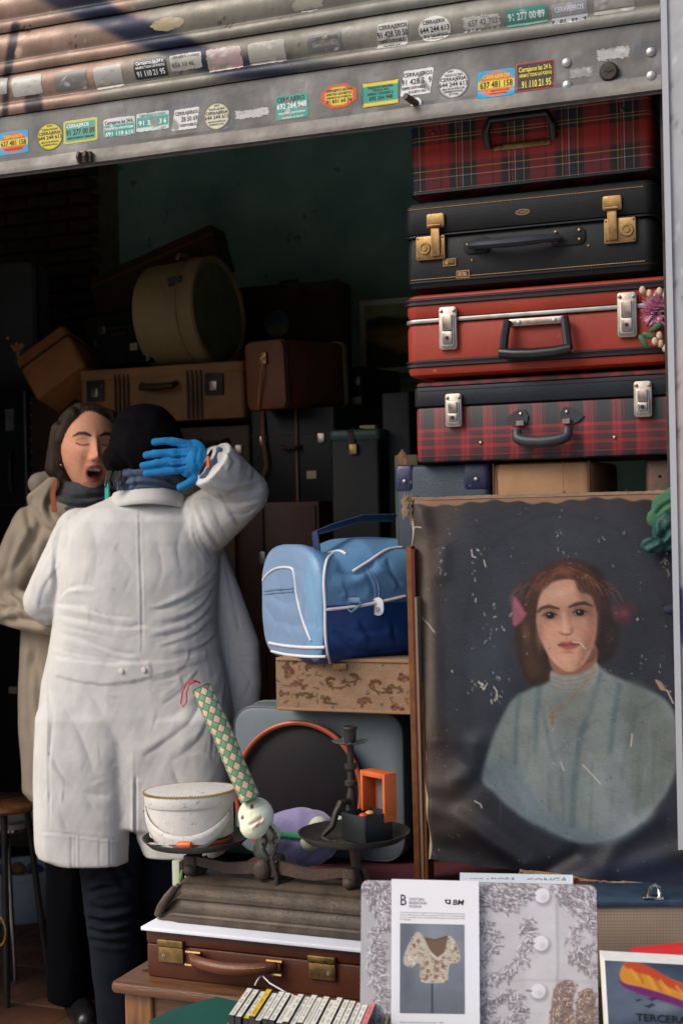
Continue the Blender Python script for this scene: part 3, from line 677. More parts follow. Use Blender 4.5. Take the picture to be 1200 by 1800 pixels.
# --- third: red vinyl
a, W, H = frame_of(712, 1190, 664, 520, 2.95)
t = thing('red_suitcase', 'scuffed red suitcase with silver trim strip and square black handle', 'suitcase', a, R(.2))
D = .36
part('shell', MB().rbox(0, W, 0, D, 0, H*.655, .03, .014), M['redvinyl'], t)
part('lid', MB().rbox(0, W, 0, D, H*.69, H, .03, .014), M['redvinyl'], t)
part('trim_strip', MB().rbox(-.002, W+.002, -.003, D+.003, H*.648, H*.697, .031, .002), m_trim, t)
for z in (.040, .885*H):
    part('welt', welt(-.002, W+.002, D+.002, z-.016 if z < .1 else z, .032, .0052), m_welt, t)
    part('welt', welt(-.003, W+.003, D+.003, (z-.016 if z < .1 else z)+.009, .033, .003), mat('grey_welt', (.02,.022,.024), None, 30, .4), t)
clasp(t, W*.175, H*.30, H*.82, .0205, -.001); clasp(t, W*.832, H*.30+.002, H*.82+.002, .0205, -.001)
hx = W*.505; zt = H*.57
h = MB(); h.tube([(hx-.058, -.020, zt+.004), (hx-.064, -.024, zt-.03), (hx-.068, -.026, zt-.066)], [.0085,.0095,.010], 8); h.tube([(hx+.064, -.020, zt+.004), (hx+.068, -.024, zt-.03), (hx+.072, -.026, zt-.066)], [.0085,.0095,.010], 8)
h.tube([(hx-.073, -.027, zt-.064), (hx-.04, -.030, zt-.069), (hx, -.030, zt-.071), (hx+.045, -.030, zt-.069), (hx+.077, -.027, zt-.064)], [.012,.0125,.013,.0125,.012], 10); 
part('handle', h, M['blackplastic'], t)
part('handle_plate', MB().rbox(hx-.058, hx+.062, -.012, -.001, zt-.008, zt+.008, .004, .002, 3, ax='y'), M['nickel'], t)
for q in (-.036, .040): part('rivet', MB().lathe([(.005, .0),(.004, .003),(.0003, .004)], (hx+q, -.012, zt), 12, 'y'), M['steel'], t)

# --- fourth: dark red and black plaid, black band
B1 = (.012,.014,.018); R1 = (.36,.016,.018); R2 = (.12,.010,.014)
tart2 = plaid('dark_plaid', .110, .108,
  [(0,R1),(.03,B1),(.045,R1),(.075,B1),(.09,R1),(.13,B1),(.15,R2),(.20,B1),(.44,R2),(.47,B1),(.49,R1),(.56,B1),(.575,R1),(.66,B1),(.68,R2),(.73,B1),(.94,R1)],
  [(0,B1),(.30,R1),(.33,B1),(.345,R2),(.43,B1),(.45,R1),(.53,B1),(.55,R2),(.62,B1),(.64,R1),(.70,B1),(.72,R2),(.80,R1),(.86,B1)], (.278,.020))
a, W, H = frame_of(730, 1190, 814, 672, 2.97)
t = thing('plaid_suitcase', 'dark red and black plaid suitcase with black band and curved black handle', 'suitcase', a, R(-.3))
D = .35
part('shell', MB().rbox(0, W, 0, D, 0, H*.685, .018, .008), tart2, t)
m_band = mat('black_band', (.009,.012,.018), (.006,.008,.012), 15, .5, spec=.25, bump=.3, bs=400)
part('band', MB().rbox(-.003, W+.003, -.0035, D+.003, H*.69, H*.93, .02, .004), m_band, t)
part('lid', MB().rbox(.001, W-.001, .001, D-.001, H*.92, H, .02, .010), tart2, t)
sm = MB(); stitch(sm, (.01, -.0045, H*.885), (W-.01, -.0045, H*.885), 80, .0009); stitch(sm, (.01, -.0008, .012), (W-.01, -.0008, .012), 80, .0009); part('stitching', sm, m_darkthread, t, kind='stuff')
clasp(t, W*.165, H*.42, H*.83, .0190, -.004); clasp(t, W*.885, H*.44, H*.86, .0190, -.004)
hx = W*.513; m_h = mat('padded_handle', (.028,.032,.038), (.018,.02,.025), 20, .42, bump=.3, bs=350)
for s_ in (-1, 1):
    pat = np.array([(hx+s_*(.052+.012*0)+s_*u, 0, H*.50+v) for u, v in ((-.014,-.014),(-.018,.004),(-.010,.018),(.004,.018),(.020,.008),(.034,-.002),(.020,-.014),(.004,-.020))])
    part('handle_tab', MB().poly(pat+[0, -.0005, 0], (0, -.004, 0)), m_h, t)
    part('ring', MB().box((hx+s_*.050, -.010, H*.49-.010), (.016, .008, .010)), M['nickel'], t)
    part('stud', MB().lathe([(.0045, 0),(.003, .003),(.0003, .004)], (hx+s_*.050, -.0045, H*.49+.010), 10, 'y'), M['nickel'], t)
pts = []; rs = []
for i in range(19):
    q = -1+2*i/18; ang = q*R(100); pts.append((hx+.052*math.copysign(min(1, abs(math.sin(ang))*1.05), q)*1.05, -.016-.012*math.cos(ang*.7), H*.40-.028*max(0, math.cos(ang*.9))**.6-.008)); rs.append(.0095+.0035*math.cos(q*1.4))
part('handle', MB().tube(pts, rs, 10), m_h, t)
for q in (W*.265, W*.775): part('stud', MB().lathe([(.0045, 0),(.003, .003),(.0003, .004)], (q, -.0005, H*.22), 10, 'y'), M['nickel'], t)

# --- under them: small blue case, tan linen case, brown one at the pillar
m_bluecase = mat('worn_blue_leather', (.018,.036,.055), (.010,.020,.032), 10, .55, bump=.5, bs=200, wear=(.22,.24,.24), wa=.66, ws=30)
m_bluecap = mat('corner_blue', (.02,.024,.07), (.012,.014,.04), 20, .4, bump=.3, bs=150, wear=(.28,.2,.15), wa=.62, ws=60)
a, W, H = frame_of(700, 864, 1130, 819, 3.0)
t = thing('blue_suitcase', 'worn dark blue case with riveted corners standing between painting and bag', 'suitcase', a, 0)
part('shell', MB().rbox(0, W, 0, .30, 0, H, .012, .012), m_bluecase, t)
zt = H
for x0, x1 in ((-.002, .045), (W-.06, W+.002)):
    c_ = part('corner_cap', MB().rbox(x0, x1, -.003, .05, zt-.060, zt+.002, .012, .010), m_bluecap, t)
    part('rivet', MB().lathe([(.005, 0),(.004, .003),(.0003, .004)], ((x0+x1)/2+.002, -.003, zt-.035), 12, 'y'), M['nickel'], c_)
a2 = At(700, 1130, 3.0)
m_shelf = mat('dark_shelf_wood', (.028,.017,.012), (.018,.011,.008), 8, .6)
a, W, H = frame_of(868, 1042, 1000, 815, 3.0)
m_linen = mat('tan_linen', (.36,.20,.10), (.28,.15,.07), 12, .75, bump=.7, bs=420, wear=(.2,.11,.05), wa=.68, ws=12)
t = thing('linen_suitcase', 'tan linen covered case with dark piping behind the top of the painting', 'suitcase', a, 0)
part('shell', MB().rbox(0, W, 0, .30, 0, H, .02, .012, 5), m_linen, t)
for q in (.004, W-.004, W*.72): part('piping', MB().tube([(q, -.002 if q < .01 or q > W*.9 else .0005, 0), (q, -.002 if q < .01 or q > W*.9 else .0005, H)], .003 if q != W*.72 else .0012, 6), flat('brown_piping', (.09,.025,.015), .5) if q != W*.72 else m_linen, t)
a, W, H = frame_of(1136, 1230, 1000, 808, 3.0)
t = thing('brown_suitcase', 'old brown case corner in the dark gap beside the pillar', 'suitcase', a, 0)
part('shell', MB().rbox(0, W, 0, .30, 0, H, .015, .012), mat('old_brown', (.09,.042,.022), (.05,.025,.014), 14, .6, bump=.5, bs=120, wear=(.2,.12,.07), wa=.64, ws=40), t)
part('rivet', MB().lathe([(.0035, 0),(.0003, .003)], (.03, -.001, H-.035), 10, 'y'), M['nickel'], t)
# hidden trunk carrying them (behind the painting)
zsup = At(700, 1130, 3.0)[2]; z0c = .72
xa, xb = At(740, 1130, 3.0)[0], -.16
z868 = At(868, 1000, 3.0)[2]
t = tag(part('trunk', MB().rbox(xa+.19, xb, 3.0, 3.32, z0c, z868-.002, .01, .008), m_shelf), 'dark wooden trunk standing behind the painting', 'trunk')
tag(part('trunk', MB().rbox(At(704,1130,3.0)[0], xa+.185, 3.005, 3.30, z0c, zsup-.002, .01, .008), m_shelf), 'narrow dark box under the small blue case', 'box')

# cloth-covered counter that carries the things behind the scale
m_burg = mat('burgundy_cloth', (.085,.012,.018), (.05,.008,.012), 8, .85, bump=.4, bs=60)
ct = MB().rbox(At(395, 1520, 2.78)[0], -.16, 2.80, 3.45, 0, z0c-.03, .01, .004)
t = thing('display_counter', 'low dark counter under a burgundy cloth behind the scale', 'counter', (-1.0, 2.8, 0))
part('counter_body', ct, m_shelf, t)
part('cloth', MB().rbox(At(393, 1520, 2.78)[0], -.155, 2.785, 3.46, z0c-.032, z0c-.002, .012, .006), m_burg, t)

# ------------------------------------------------------------------ THE PAINTING
NU, NV = 300, 420
TL, TR, BL, BR = At(716, 880, 2.90), At(1222, 866, 2.90), At(751, 1512, 2.79), At(1238, 1566, 2.79)
us = np.linspace(0, 1, NU); vs = np.linspace(0, 1, NV); Ug, Vg = np.meshgrid(us, vs)
G = (TL*(1-Ug[..., None])+TR*Ug[..., None])*(1-Vg[..., None])+(BL*(1-Ug[..., None])+BR*Ug[..., None])*Vg[..., None]
px, py = proj(G.reshape(-1, 3)); sh_ = Ug.shape
def bumpline(X, Y_, pts, w, amp):
    best = np.full(X.shape, 1e9)
    for p0, p1 in zip(pts[:-1], pts[1:]):
        e = np.array(p1)-np.array(p0, float); t_ = np.clip(((X-p0[0])*e[0]+(Y_-p0[1])*e[1])/(e@e), 0, 1)
        best = np.minimum(best, np.hypot(X-p0[0]-t_*e[0], Y_-p0[1]-t_*e[1]))
    return amp*np.exp(-(best/w)**2)
rel = (bumpline(px, py, [(745,1418),(800,1432),(860,1475),(920,1520)], 16, .010)+bumpline(px, py, [(745,1380),(790,1385),(830,1350),(835,1310)], 20, .008)
      +bumpline(px, py, [(745,1480),(820,1500),(900,1530)], 22, -.008)+bumpline(px, py, [(1060,1520),(1090,1480),(1150,1440)], 18, .006)
      +bumpline(px, py, [(745,900),(752,1010),(762,1150),(768,1300)], 14, .007)+bumpline(px, py, [(722,890),(780,960),(775,1010)], 14, .005)
      +bumpline(px, py, [(1000,1560),(1050,1540),(1200,1500)], 22, .007)+bumpline(px, py, [(800,1330),(830,1370),(790,1420)], 22, -.006)+bumpline(px, py, [(950,1535),(1010,1500)], 12, -.005))
rel += .0008*np.sin(px/31.)*np.sin(py/47.)
edge = np.clip((.035-Ug.ravel())/.035, 0, 1); rel = rel*(1-.3*edge)-.012*edge**2+.002*np.sin(py/37.)*edge
nrm = np.cross(TR-TL, BL-TL); nrm /= np.linalg.norm(nrm); nrm = nrm if nrm[1] < 0 else -nrm
P3 = G.reshape(-1, 3)+nrm*rel[:, None]
P3[:, 0] += (.0025*np.sin(py/43.+np.sin(py/17.))+.0008*np.sin(py/7.))*edge
vb = np.clip((Vg.ravel()-.985)/.015, 0, 1); P3[:, 2] += (.002*np.sin(px/37.+np.sin(px/11.))+.0008*np.sin(px/5.))*vb
p = Paint(px, py, (50,54,64))
p.poly([(700,860),(800,865),(775,1000),(770,1200),(790,1330),(830,1420),(900,1540),(740,1560)], (98,82,72), 30, .85); p.poly([(722,900),(752,930),(762,1010),(764,1180),(752,1300),(744,1200),(735,1050)], (128,112,100), 9, .6)
p.poly([(700,860),(1200,860),(1200,900),(900,905),(780,930),(720,960)], (60,54,54), 20, .6)
p.poly([(1120,860),(1240,860),(1240,1150),(1180,1080),(1140,980)], (40,37,42), 25, .75)
p.ell(960, 1010, 150, 120, (58,64,76), .55); p.ell(850, 1180, 60, 130, (62,70,82), .55); p.ell(1010, 950, 70, 60, (66,70,80), .4)
ov = spline([(1000,905),(1110,950),(1170,1080),(1186,1250),(1150,1400),(1050,1480),(940,1470),(860,1380),(820,1250),(815,1100),(850,980),(920,920)])
p.line(ov, 5, (34,36,44), .35, 5); p.line(ov+[9, -4], 3, (34,36,44), .2, 4)
p.poly([(735,1490),(860,1450),(960,1500),(1100,1500),(1240,1440),(1240,1580),(740,1560)], (40,42,52), 20, .75)
p.poly([(1010,1560),(1060,1520),(1150,1500),(1200,1540),(1130,1570)], (52,60,88), 14, .55)
# body and blouse
bl = [(961,1197),(930,1212),(901,1230),(882,1262),(866,1299),(852,1345),(848,1374),(868,1392),(888,1412),(922,1438),(957,1456),(1000,1476),(1038,1482),(1075,1474),(1100,1464),(1128,1444),(1150,1420),(1172,1388),(1186,1352),(1190,1300),(1186,1262),(1176,1240),(1158,1224),(1125,1208),(1091,1194),(1062,1180),(1046,1170),(1010,1180),(975,1180)]
p.poly(bl, (124,134,134), 5, .95)
p.poly([(870,1310),(930,1230),(960,1300),(950,1400),(900,1400)], (134,138,132), 18, .5); p.poly([(1010,1200),(1060,1190),(1075,1300),(1050,1440),(1010,1430)], (128,134,130), 16, .55)
p.poly([(1100,1210),(1150,1225),(1186,1290),(1185,1360),(1130,1440),(1110,1380)], (112,118,112), 14, .7)
p.poly([(848,1360),(900,1330),(960,1420),(1060,1460),(1140,1430),(1100,1470),(1038,1484),(957,1458),(888,1412)], (104,124,134), 12, .6)
p.ell(1075, 1435, 36, 22, (140,146,150), .5)
for pts, w in (([(912,1222),(907,1270),(905,1340)], 8), ([(948,1206),(942,1260),(940,1320)], 9), ([(1054,1186),(1036,1240),(1016,1310),(1008,1380),(1005,1450)], 12), ([(1088,1204),(1078,1260),(1072,1320)], 10)):
    p.line(pts, w, (84,108,112), .6, 3.5)
for pts, w in (([(957,1270),(968,1330),(1046,1266)], 5), ([(950,1240),(962,1290),(975,1340)], 4), ([(1118,1240),(1096,1330),(1092,1370)], 5), ([(1156,1228),(1120,1250),(1106,1300)], 4), ([(930,1290),(925,1350)], 4), ([(985,1350),(990,1440)], 4), ([(1040,1340),(1036,1460)], 4), ([(965,1360),(966,1440)], 4), ([(1150,1290),(1146,1400)], 5), ([(880,1310),(884,1380)], 5), ([(1125,1290),(1118,1430)], 4)):
    p.line(pts, w, (92,104,104), .42, 3.5)
for q in range(34): x0 = RNG.uniform(870, 1170); y0 = RNG.uniform(1250, 1400); p.line([(x0, y0), (x0+RNG.uniform(-6, 6), y0+RNG.uniform(30, 70))], 2.5, (140,146,140) if q % 2 else (98,108,110), .28, 2)
for q in range(0): x0 = RNG.uniform(860, 1150); t_ = (x0-860)/290; y0 = 1395+85*math.sin(math.pi*min(1, t_*.9+.1))+RNG.uniform(-12, 6); p.line([(x0, y0), (x0+RNG.uniform(-3, 3), y0+RNG.uniform(8, 20))], 2.5, (112,124,130) if q % 2 else (60,62,72), .5, 1.5)
# hair behind
p.poly([(985,984),(955,998),(935,1015),(920,1046),(914,1080),(912,1117),(916,1150),(926,1185),(935,1201),(952,1193),(968,1182),(985,1130),(1040,1120),(1046,1163),(1062,1158),(1074,1139),(1078,1100),(1072,1062),(1061,1013),(1046,996),(1026,988),(1005,982)], (54,34,25), 5, .97)
p.poly([(946,1010),(985,994),(1030,1000),(1020,1016),(975,1018),(950,1034),(930,1052)], (112,66,38), 7, .75); p.poly([(1050,1060),(1064,1040),(1072,1090),(1072,1150),(1052,1150)], (44,30,28), 6, .7)
p.poly([(905,1090),(918,1060),(930,1100),(950,1150),(972,1186),(945,1206),(922,1192),(908,1150)], (60,40,28), 5, .95); p.poly([(1060,1080),(1084,1100),(1082,1145),(1062,1166),(1046,1160),(1050,1110)], (44,30,26), 5, .9)
p.poly([(922,1080),(934,1090),(938,1150),(948,1180),(930,1190),(918,1140)], (84,58,40), 6, .65); p.ell(925, 1115, 6, 12, (128,92,64), .5)
# neck and face
p.poly([(968,1140),(1040,1130),(1046,1170),(1020,1186),(990,1188),(972,1180)], (140,100,82), 3, 1); p.poly([(970,1150),(1042,1140),(1044,1160),(1005,1176),(975,1170)], (104,72,60), 4, .75)
face = [(983,1020),(962,1030),(948,1050),(942,1082),(945,1110),(957,1140),(972,1164),(990,1178),(1004,1180),(1022,1170),(1036,1148),(1046,1116),(1048,1075),(1046,1052),(1036,1034),(1012,1020)]
p.poly(face, (184,140,116), 3, 1)
p.poly([(1014,1022),(1040,1034),(1050,1075),(1046,1120),(1034,1150),(1015,1172),(1020,1140),(1030,1110),(1028,1070),(1016,1050)], (134,94,76), 8, .7)
p.ell(975, 1045, 26, 20, (202,164,140), .7); p.ell(968, 1112, 16, 18, (196,144,118), .7); p.ell(1030, 1112, 14, 18, (168,108,88), .5); p.ell(997, 1158, 16, 10, (186,146,122), .7)
p.ell(948, 1115, 8, 30, (150,108,86), .5)
p.line([(944,1076),(952,1069),(964,1066),(981,1070)], [4,6.5,7,4], (62,40,32), .9, 1.6); p.line([(1000,1067),(1012,1062),(1026,1060),(1040,1065)], [4,7,6.5,3], (50,34,28), .9, 1.6)
p.ell(966, 1080, 18, 11, (110,74,62), .85); p.ell(1018, 1075, 19, 12, (88,58,50), .85)
for ex, ey in ((966,1082),(1018,1077)):
    p.poly([(ex-11,ey+1),(ex-4,ey-4.5),(ex+4,ey-4.5),(ex+11,ey),(ex+4,ey+4),(ex-5,ey+4.5)], (126,106,98), 1, .95)
    p.ell(ex+.5, ey-.2, 7.4, 6.2, (24,18,18), 1, 0, .3); p.ell(ex-1.5, ey-2, 1.4, 1.2, (190,180,172), .9, 0, .4)
    p.line([(ex-12,ey),(ex-5,ey-5),(ex+4,ey-5.5),(ex+12,ey-1)], 2.2, (52,34,30), .95, .7); p.line([(ex-9,ey+5),(ex,ey+6),(ex+9,ey+4)], 1.2, (112,76,64), .7, .8)
    p.line([(ex-11,ey-7),(ex,ey-10),(ex+10,ey-8)], 1.2, (112,76,62), .6, 1)
p.line([(999,1074),(1001,1092),(1003,1104)], 5, (150,106,86), .5, 3); p.line([(990,1078),(991,1100)], 5, (206,166,142), .6, 3)
p.ell(993, 1106, 8, 7, (204,160,136), .8); p.poly([(981,1110),(986,1115),(993,1117),(1001,1116),(1006,1110),(1000,1113),(990,1114)], (110,66,54), 1.5, .8)
p.ell(1004, 1108, 4, 5, (134,88,72), .6)
p.poly([(979,1134),(988,1128),(995,1129),(1002,1126),(1012,1128),(1020,1132),(1010,1139),(998,1142),(988,1139)], (146,72,66), 2, .9); p.line([(980,1134),(996,1133.5),(1018,1132)], 1.4, (84,28,30), .9, .6); p.ell(998, 1139, 11, 3, (170,84,76), .8); p.ell(998, 1146, 12, 3, (136,92,76), .6)
p.line([(994,1119),(995,1126)], 3, (156,110,90), .6, 1)
for x_, y_, rx_, ry_, c_ in ((928,1062,9,22,(96,60,40)),(922,1110,7,20,(112,76,50)),(908,1120,9,26,(58,40,30)),(1084,1110,8,26,(44,31,28)),(932,1160,10,22,(86,56,38)),(950,1020,16,12,(118,70,42)),(1000,992,26,8,(104,62,40)),(1062,1060,8,24,(70,44,34)),(1070,1120,9,20,(66,42,34)),(916,1140,6,18,(70,46,32))): p.ell(x_, y_, rx_, ry_, c_, .55, RNG.uniform(-15, 15))
# fringe falls over the brow
p.poly([(940,1085),(944,1050),(960,1026),(985,1016),(1008,1018),(1014,1034),(1022,1042),(1038,1048),(1050,1076),(1056,1030),(1030,1000),(985,992),(945,1012),(928,1060),(934,1100)], (76,48,34), 3.5, .95)
p.line([(950,1032),(975,1006),(1005,1004)], 9, (150,88,50), .55, 6); p.line([(985,1000),(1010,1020),(1024,1040)], 4, (124,76,46), .6, 3)
for q in range(110):
    x0 = RNG.uniform(912, 1075); y0 = 990+abs(x0-995)*.5+RNG.uniform(-4, 12); s_ = -1 if x0 < 995 else 1
    if y0 > 1045: p.line([(x0, y0), (x0+s_*2, y0+30), (x0+s_*1, y0+70)], 1.6, (104,70,48) if q % 2 else (40,26,22), .35, 1)
    else: p.line([(x0, y0), (x0+s_*12, y0+8), (x0+s_*20, y0+24)], 1.6, (140,88,54) if q % 2 else (50,32,26), .35, 1)
# collar
p.poly([(968,1180),(985,1187),(1010,1186),(1035,1176),(1048,1165),(1050,1184),(1040,1205),(1010,1216),(985,1214),(968,1200)], (142,140,134), 3, .95)
for dy in (0, 8, 16): p.line([(969,1190+dy),(990,1197+dy),(1015,1195+dy),(1046,1182+dy)], 2, (112,112,108), .6, 1.5)
p.poly([(962,1205),(1000,1220),(1045,1200),(1030,1260),(985,1290),(965,1260)], (132,134,128), 8, .6)
p.poly([(901,1050),(908,1052),(922,1074),(925,1080),(912,1096),(902,1099),(900,1075)], (150,84,102), 3, .9); p.line([(906,1060),(918,1080)], 4, (158,104,114), .6, 3)
p.poly([(1076,1068),(1100,1060),(1116,1064),(1112,1080),(1104,1098),(1088,1094),(1078,1084)], (92,48,56), 6, .8); p.ell(1096, 1078, 9, 7, (136,74,80), .7)
p.line([(961,1218),(963,1236),(970,1252)], 1.5, (150,118,60), .9, .6); p.line([(1046,1176),(1020,1212),(995,1238),(972,1252)], 1.5, (150,118,60), .9, .6)
p.line([(970,1252),(970,1274)], 3.4, (150,104,52), .95, .6); p.line([(964,1261),(977,1260)], 3.4, (150,104,52), .95, .6)
p.noise(.10, 60, 5); p.noise(.07, 16, 6); p.grain(.05, 2)
# craquelure, lost paint and the pale worn edges
W_ = (196,188,172)
for (x, y, n_, sx, sy) in ((865,1100,40,16,34),(845,1205,46,22,10),(838,1000,14,8,34),(775,1000,12,4,30),(982,940,14,5,22),(1163,1195,10,8,10),(1170,985,8,3,10),(870,1225,14,6,8),(1125,1150,6,6,30),(1000,1310,10,30,30),(1080,960,6,30,30)):
    for _ in range(n_):
        if _ % 5 > 1 and n_ > 9: continue
        a, b = x+RNG.randn()*sx, y+RNG.randn()*sy; l = RNG.uniform(.5, 3.2)*(1+(RNG.rand() > .9)*2); th = RNG.uniform(.6, 2.4)
        p.line([(a, b), (a+l*math.cos(th), b+l*math.sin(th)), (a+l*math.cos(th)+RNG.uniform(-3, 3), b+l*math.sin(th)+RNG.uniform(0, 4))], RNG.uniform(.4, 1.2)*(1+1.2*(RNG.rand() > .8)), W_, .7, .6)
for pts in ([(828,966),(830,978),(836,980)], [(850,985),(853,996)], [(867,1207),(872,1214),(873,1228),(868,1232)], [(1152,1196),(1160,1210),(1172,1214),(1182,1236)], [(1005,1128),(1018,1130),(1028,1140)], [(1023,1344),(1040,1362),(1055,1378)], [(718,930),(730,926),(742,928)], [(735,1080),(755,1098),(765,1112)], [(833,1408),(844,1414),(846,1420)], [(985,1340),(990,1354)], [(1110,1290),(1108,1312)]):
    p.line(pts, 2.0, W_, .8, .5)
p.poly([(1153,1196),(1162,1200),(1168,1212),(1160,1212)], (170,128,104), 1.5, .9)
for _ in range(240): p.ell(RNG.uniform(720, 1190), RNG.uniform(890, 1550), RNG.uniform(.7, 1.6), RNG.uniform(.7, 2), (150,146,140) if _ % 2 else (24,24,28), .5, 0, .4)
e_l = np.clip((.011+.006*np.sin(py/13.)-Ug.ravel())/.006, 0, 1); p._mix(e_l.astype(np.float32)*.9, (196,176,150))
e_t = np.clip((.014+.005*np.sin(px/29.)+.003*np.sin(px/7.)-Vg.ravel())/.004, 0, 1); p._mix(e_t.astype(np.float32)*.95, (150,116,88))
mb = MB().grid(P3.reshape(NV, NU, 3))
p_c = p.done(1.0)**1.22*.86; p_c = p_c*.86+p_c.mean(1, keepdims=True)*.14
m_canvas = mat('oil_paint_varnished', 'vcol', rough=.42, bump=.25, bs=240, r2=.58, spec=.17)
t = thing('portrait_painting', 'unframed oil portrait of a girl with pink bows, canvas cracked and sagging', 'painting', (BL+BR)/2)
part('canvas', mb, m_canvas, t, colors=p_c)
# stretcher bars behind the canvas
m_bar = mat('stretcher_pine', (.22,.13,.07), (.14,.08,.045), 10, .8)
q = -nrm*.012
for A_, B_ in ((TL, TR), (BL, BR), (TL, BL), (TR, BR)):
    a_, b_ = A_+q*1.6, B_+q*1.6; d_ = (b_-a_)/np.linalg.norm(b_-a_); ins = np.cross(nrm, d_); ins = ins if ins@(((TL+BR)/2)-a_) > 0 else -ins
    pp = [a_+ins*.004, b_+ins*.004, b_+ins*.05, a_+ins*.05]; part('stretcher_bar', MB().poly(pp, -nrm*.018), m_bar, t)
# torn canvas flap along the top and corner
mb = MB(); fl_ = []
for i in range(80):
    u = i/79; b0 = TL*(1-u)+TR*u; j = .0012*math.sin(i*.4+math.sin(i*.17)*2)+.0008*math.sin(i*2.3)
    fl_.append([b0+nrm*.002, b0+np.array([0, .006, .006+j]), b0+np.array([0, .022, .007+j*.5])])
mb.grid(np.array(fl_)); m_raw = mat('raw_canvas', (.22,.145,.09), (.15,.095,.055), 20, .9, bump=.8, bs=300)
part('canvas_edge', mb, m_raw, t)
mb = MB(); g_ = []
for i in range(9):
    r_ = []
    for j in range(9): 
        u, v = i/8, j/8; b0 = TL+np.array([-.012+.022*u+.003*math.sin(j*2), -.004-.008*math.sin(u*3), .012-.052*v*(1-.25*u)+.006*math.sin(i*2.5)]); r_.append(b0)
    g_.append(r_)
mb.grid(np.array(g_)); part('torn_corner', mb, m_raw, t)
for x_ in (733, 868, 990, 1100): 
    A_ = At(x_, 884-(x_-716)*.03, 2.905); part('tack', MB().sphere(A_+[0, .004, .012], .003, 8, 5), M['iron'], t)
mb = MB(); g_ = []
for i in range(60):
    u = .35+.6*i/59; b0 = BL*(1-u)+BR*u; j = .004*math.sin(i*.7)+.003*math.sin(i*1.9); g_.append([b0+nrm*.001+[0, 0, .003], b0+nrm*.010+[0, 0, -.006+j], b0+nrm*.004+[0, 0, -.014+j]])
mb.grid(np.array(g_)); part('canvas_edge', mb, m_raw, t)
# two slim picture frames on edge at the painting's left
def strip(x0, x1, ya, yb, Y0, Y1, m_, name, par):
    a_, b_ = At(x0, ya, Y0), At(x1, ya, Y0); c_, d_ = At(x0+ (yb-ya)*.026, yb, Y1), At(x1+(yb-ya)*.026, yb, Y1)
    return part(name, MB().poly([a_, b_, d_, c_], (0, .04, 0)), m_, par)
t = thing('picture_frame', 'mahogany picture frame with gilt beading standing edgeways left of the portrait', 'picture frame', At(735, 1545, 2.80))
strip(713, 722, 960, 1545, 2.87, 2.82, M['gilt'], 'gilt_bead', t); strip(722.5, 727.5, 965, 1545, 2.86, 2.81, M['mirrorwood'], 'moulding', t)
strip(728, 732, 1050, 1547, 2.84, 2.80, flat('cream_line', (.16,.11,.07), .5), 'cream_line', t); strip(732.5, 737, 1120, 1548, 2.85, 2.81, M['mirrorwood'], 'moulding', t); strip(737.5, 743, 1200, 1549, 2.84, 2.80, M['gilt'], 'gilt_bead', t)
# frame rails lying under the painting
t = thing('picture_frame', 'dark red wooden frame lying flat under the portrait', 'picture frame', At(1080, 1572, 2.72))
for (xa_, xb_, y_, Y_, m_, th_) in ((1000,1230,1560,2.76,M['mirrorwood'],.010),(960,1230,1572,2.73,M['gilt'],.004),(960,1230,1577,2.72,M['mirrorwood'],.009)):
    a_ = At(xa_, y_-4, Y_); b_ = At(xb_, y_+10, Y_); part('rail', MB().box(((a_[0]+b_[0])/2, Y_+.03, (a_[2])), (b_[0]-a_[0], .06, th_)), m_, t)
# ------------------------------------------------------------------ THE DARK BACK OF THE SHOP
def leather(name, c, wear=(.2,.12,.06), rough=.5, wa=.70): return mat(name, c, tuple(x*.6 for x in c), 7, rough, spec=.22, bump=.35, bs=160, wear=wear, wa=wa, ws=25)
m_lt = leather('tan_leather', (.36,.17,.065)); m_lo = leather('orange_brown_leather', (.42,.16,.055)); m_ld = leather('dark_brown_leather', (.055,.030,.018))
m_lb = leather('black_fibre', (.007,.008,.009), (.03,.03,.03)); m_lr = leather('red_brown_leather', (.15,.048,.020)); m_lg = leather('green_black_leather', (.03,.075,.06), (.05,.08,.07), .35)
m_hat = mat('yellowed_vellum', (.30,.205,.085), (.19,.125,.050), 5, .55, bump=.3, bs=60, wear=(.06,.045,.03), wa=.66, ws=14)
def floorbox(name, label, xl, xr, yb, yt, Y, D, m_, yaw=0, rad=.012, rx=0, ry=0, cat='suitcase', seam=True, ax='z'):
    a, W, H = frame_of(xl, xr, yb, yt, Y)
    t = thing(name, label, cat, a, None, None, (rx, ry, yaw))
    part('shell', MB().rbox(0, W, 0, D, 0, H, rad, .006, 4, ax=ax), m_, t)
    if seam: part('edge_binding', welt(-.001, W+.001, D, H*.72, max(rad, .006), .0025), m_ld, t)
    if seam and cat == 'suitcase':
        part('handle', MB().tube([(W*.40, -.003, H*.60), (W*.42, -.022, H*.58), (W*.58, -.022, H*.58), (W*.60, -.003, H*.60)], .006, 6), m_ld, t)
        for q_ in (.16, .84): part('lock', MB().rbox(W*q_-.012, W*q_+.012, -.006, 0, H*.62, H*.62+.030, .003, .001, 2, ax='y'), M['nickel'], t)
        part('label_patch', MB().rbox(W*.66, W*.66+.035, -.0015, 0, H*.25, H*.25+.025, .002, .0004, 2, ax='y'), flat('faded_label', (.30,.24,.15), .8) if 'faded_label' not in bpy.data.materials else bpy.data.materials['faded_label'], t)
    return t, W, H
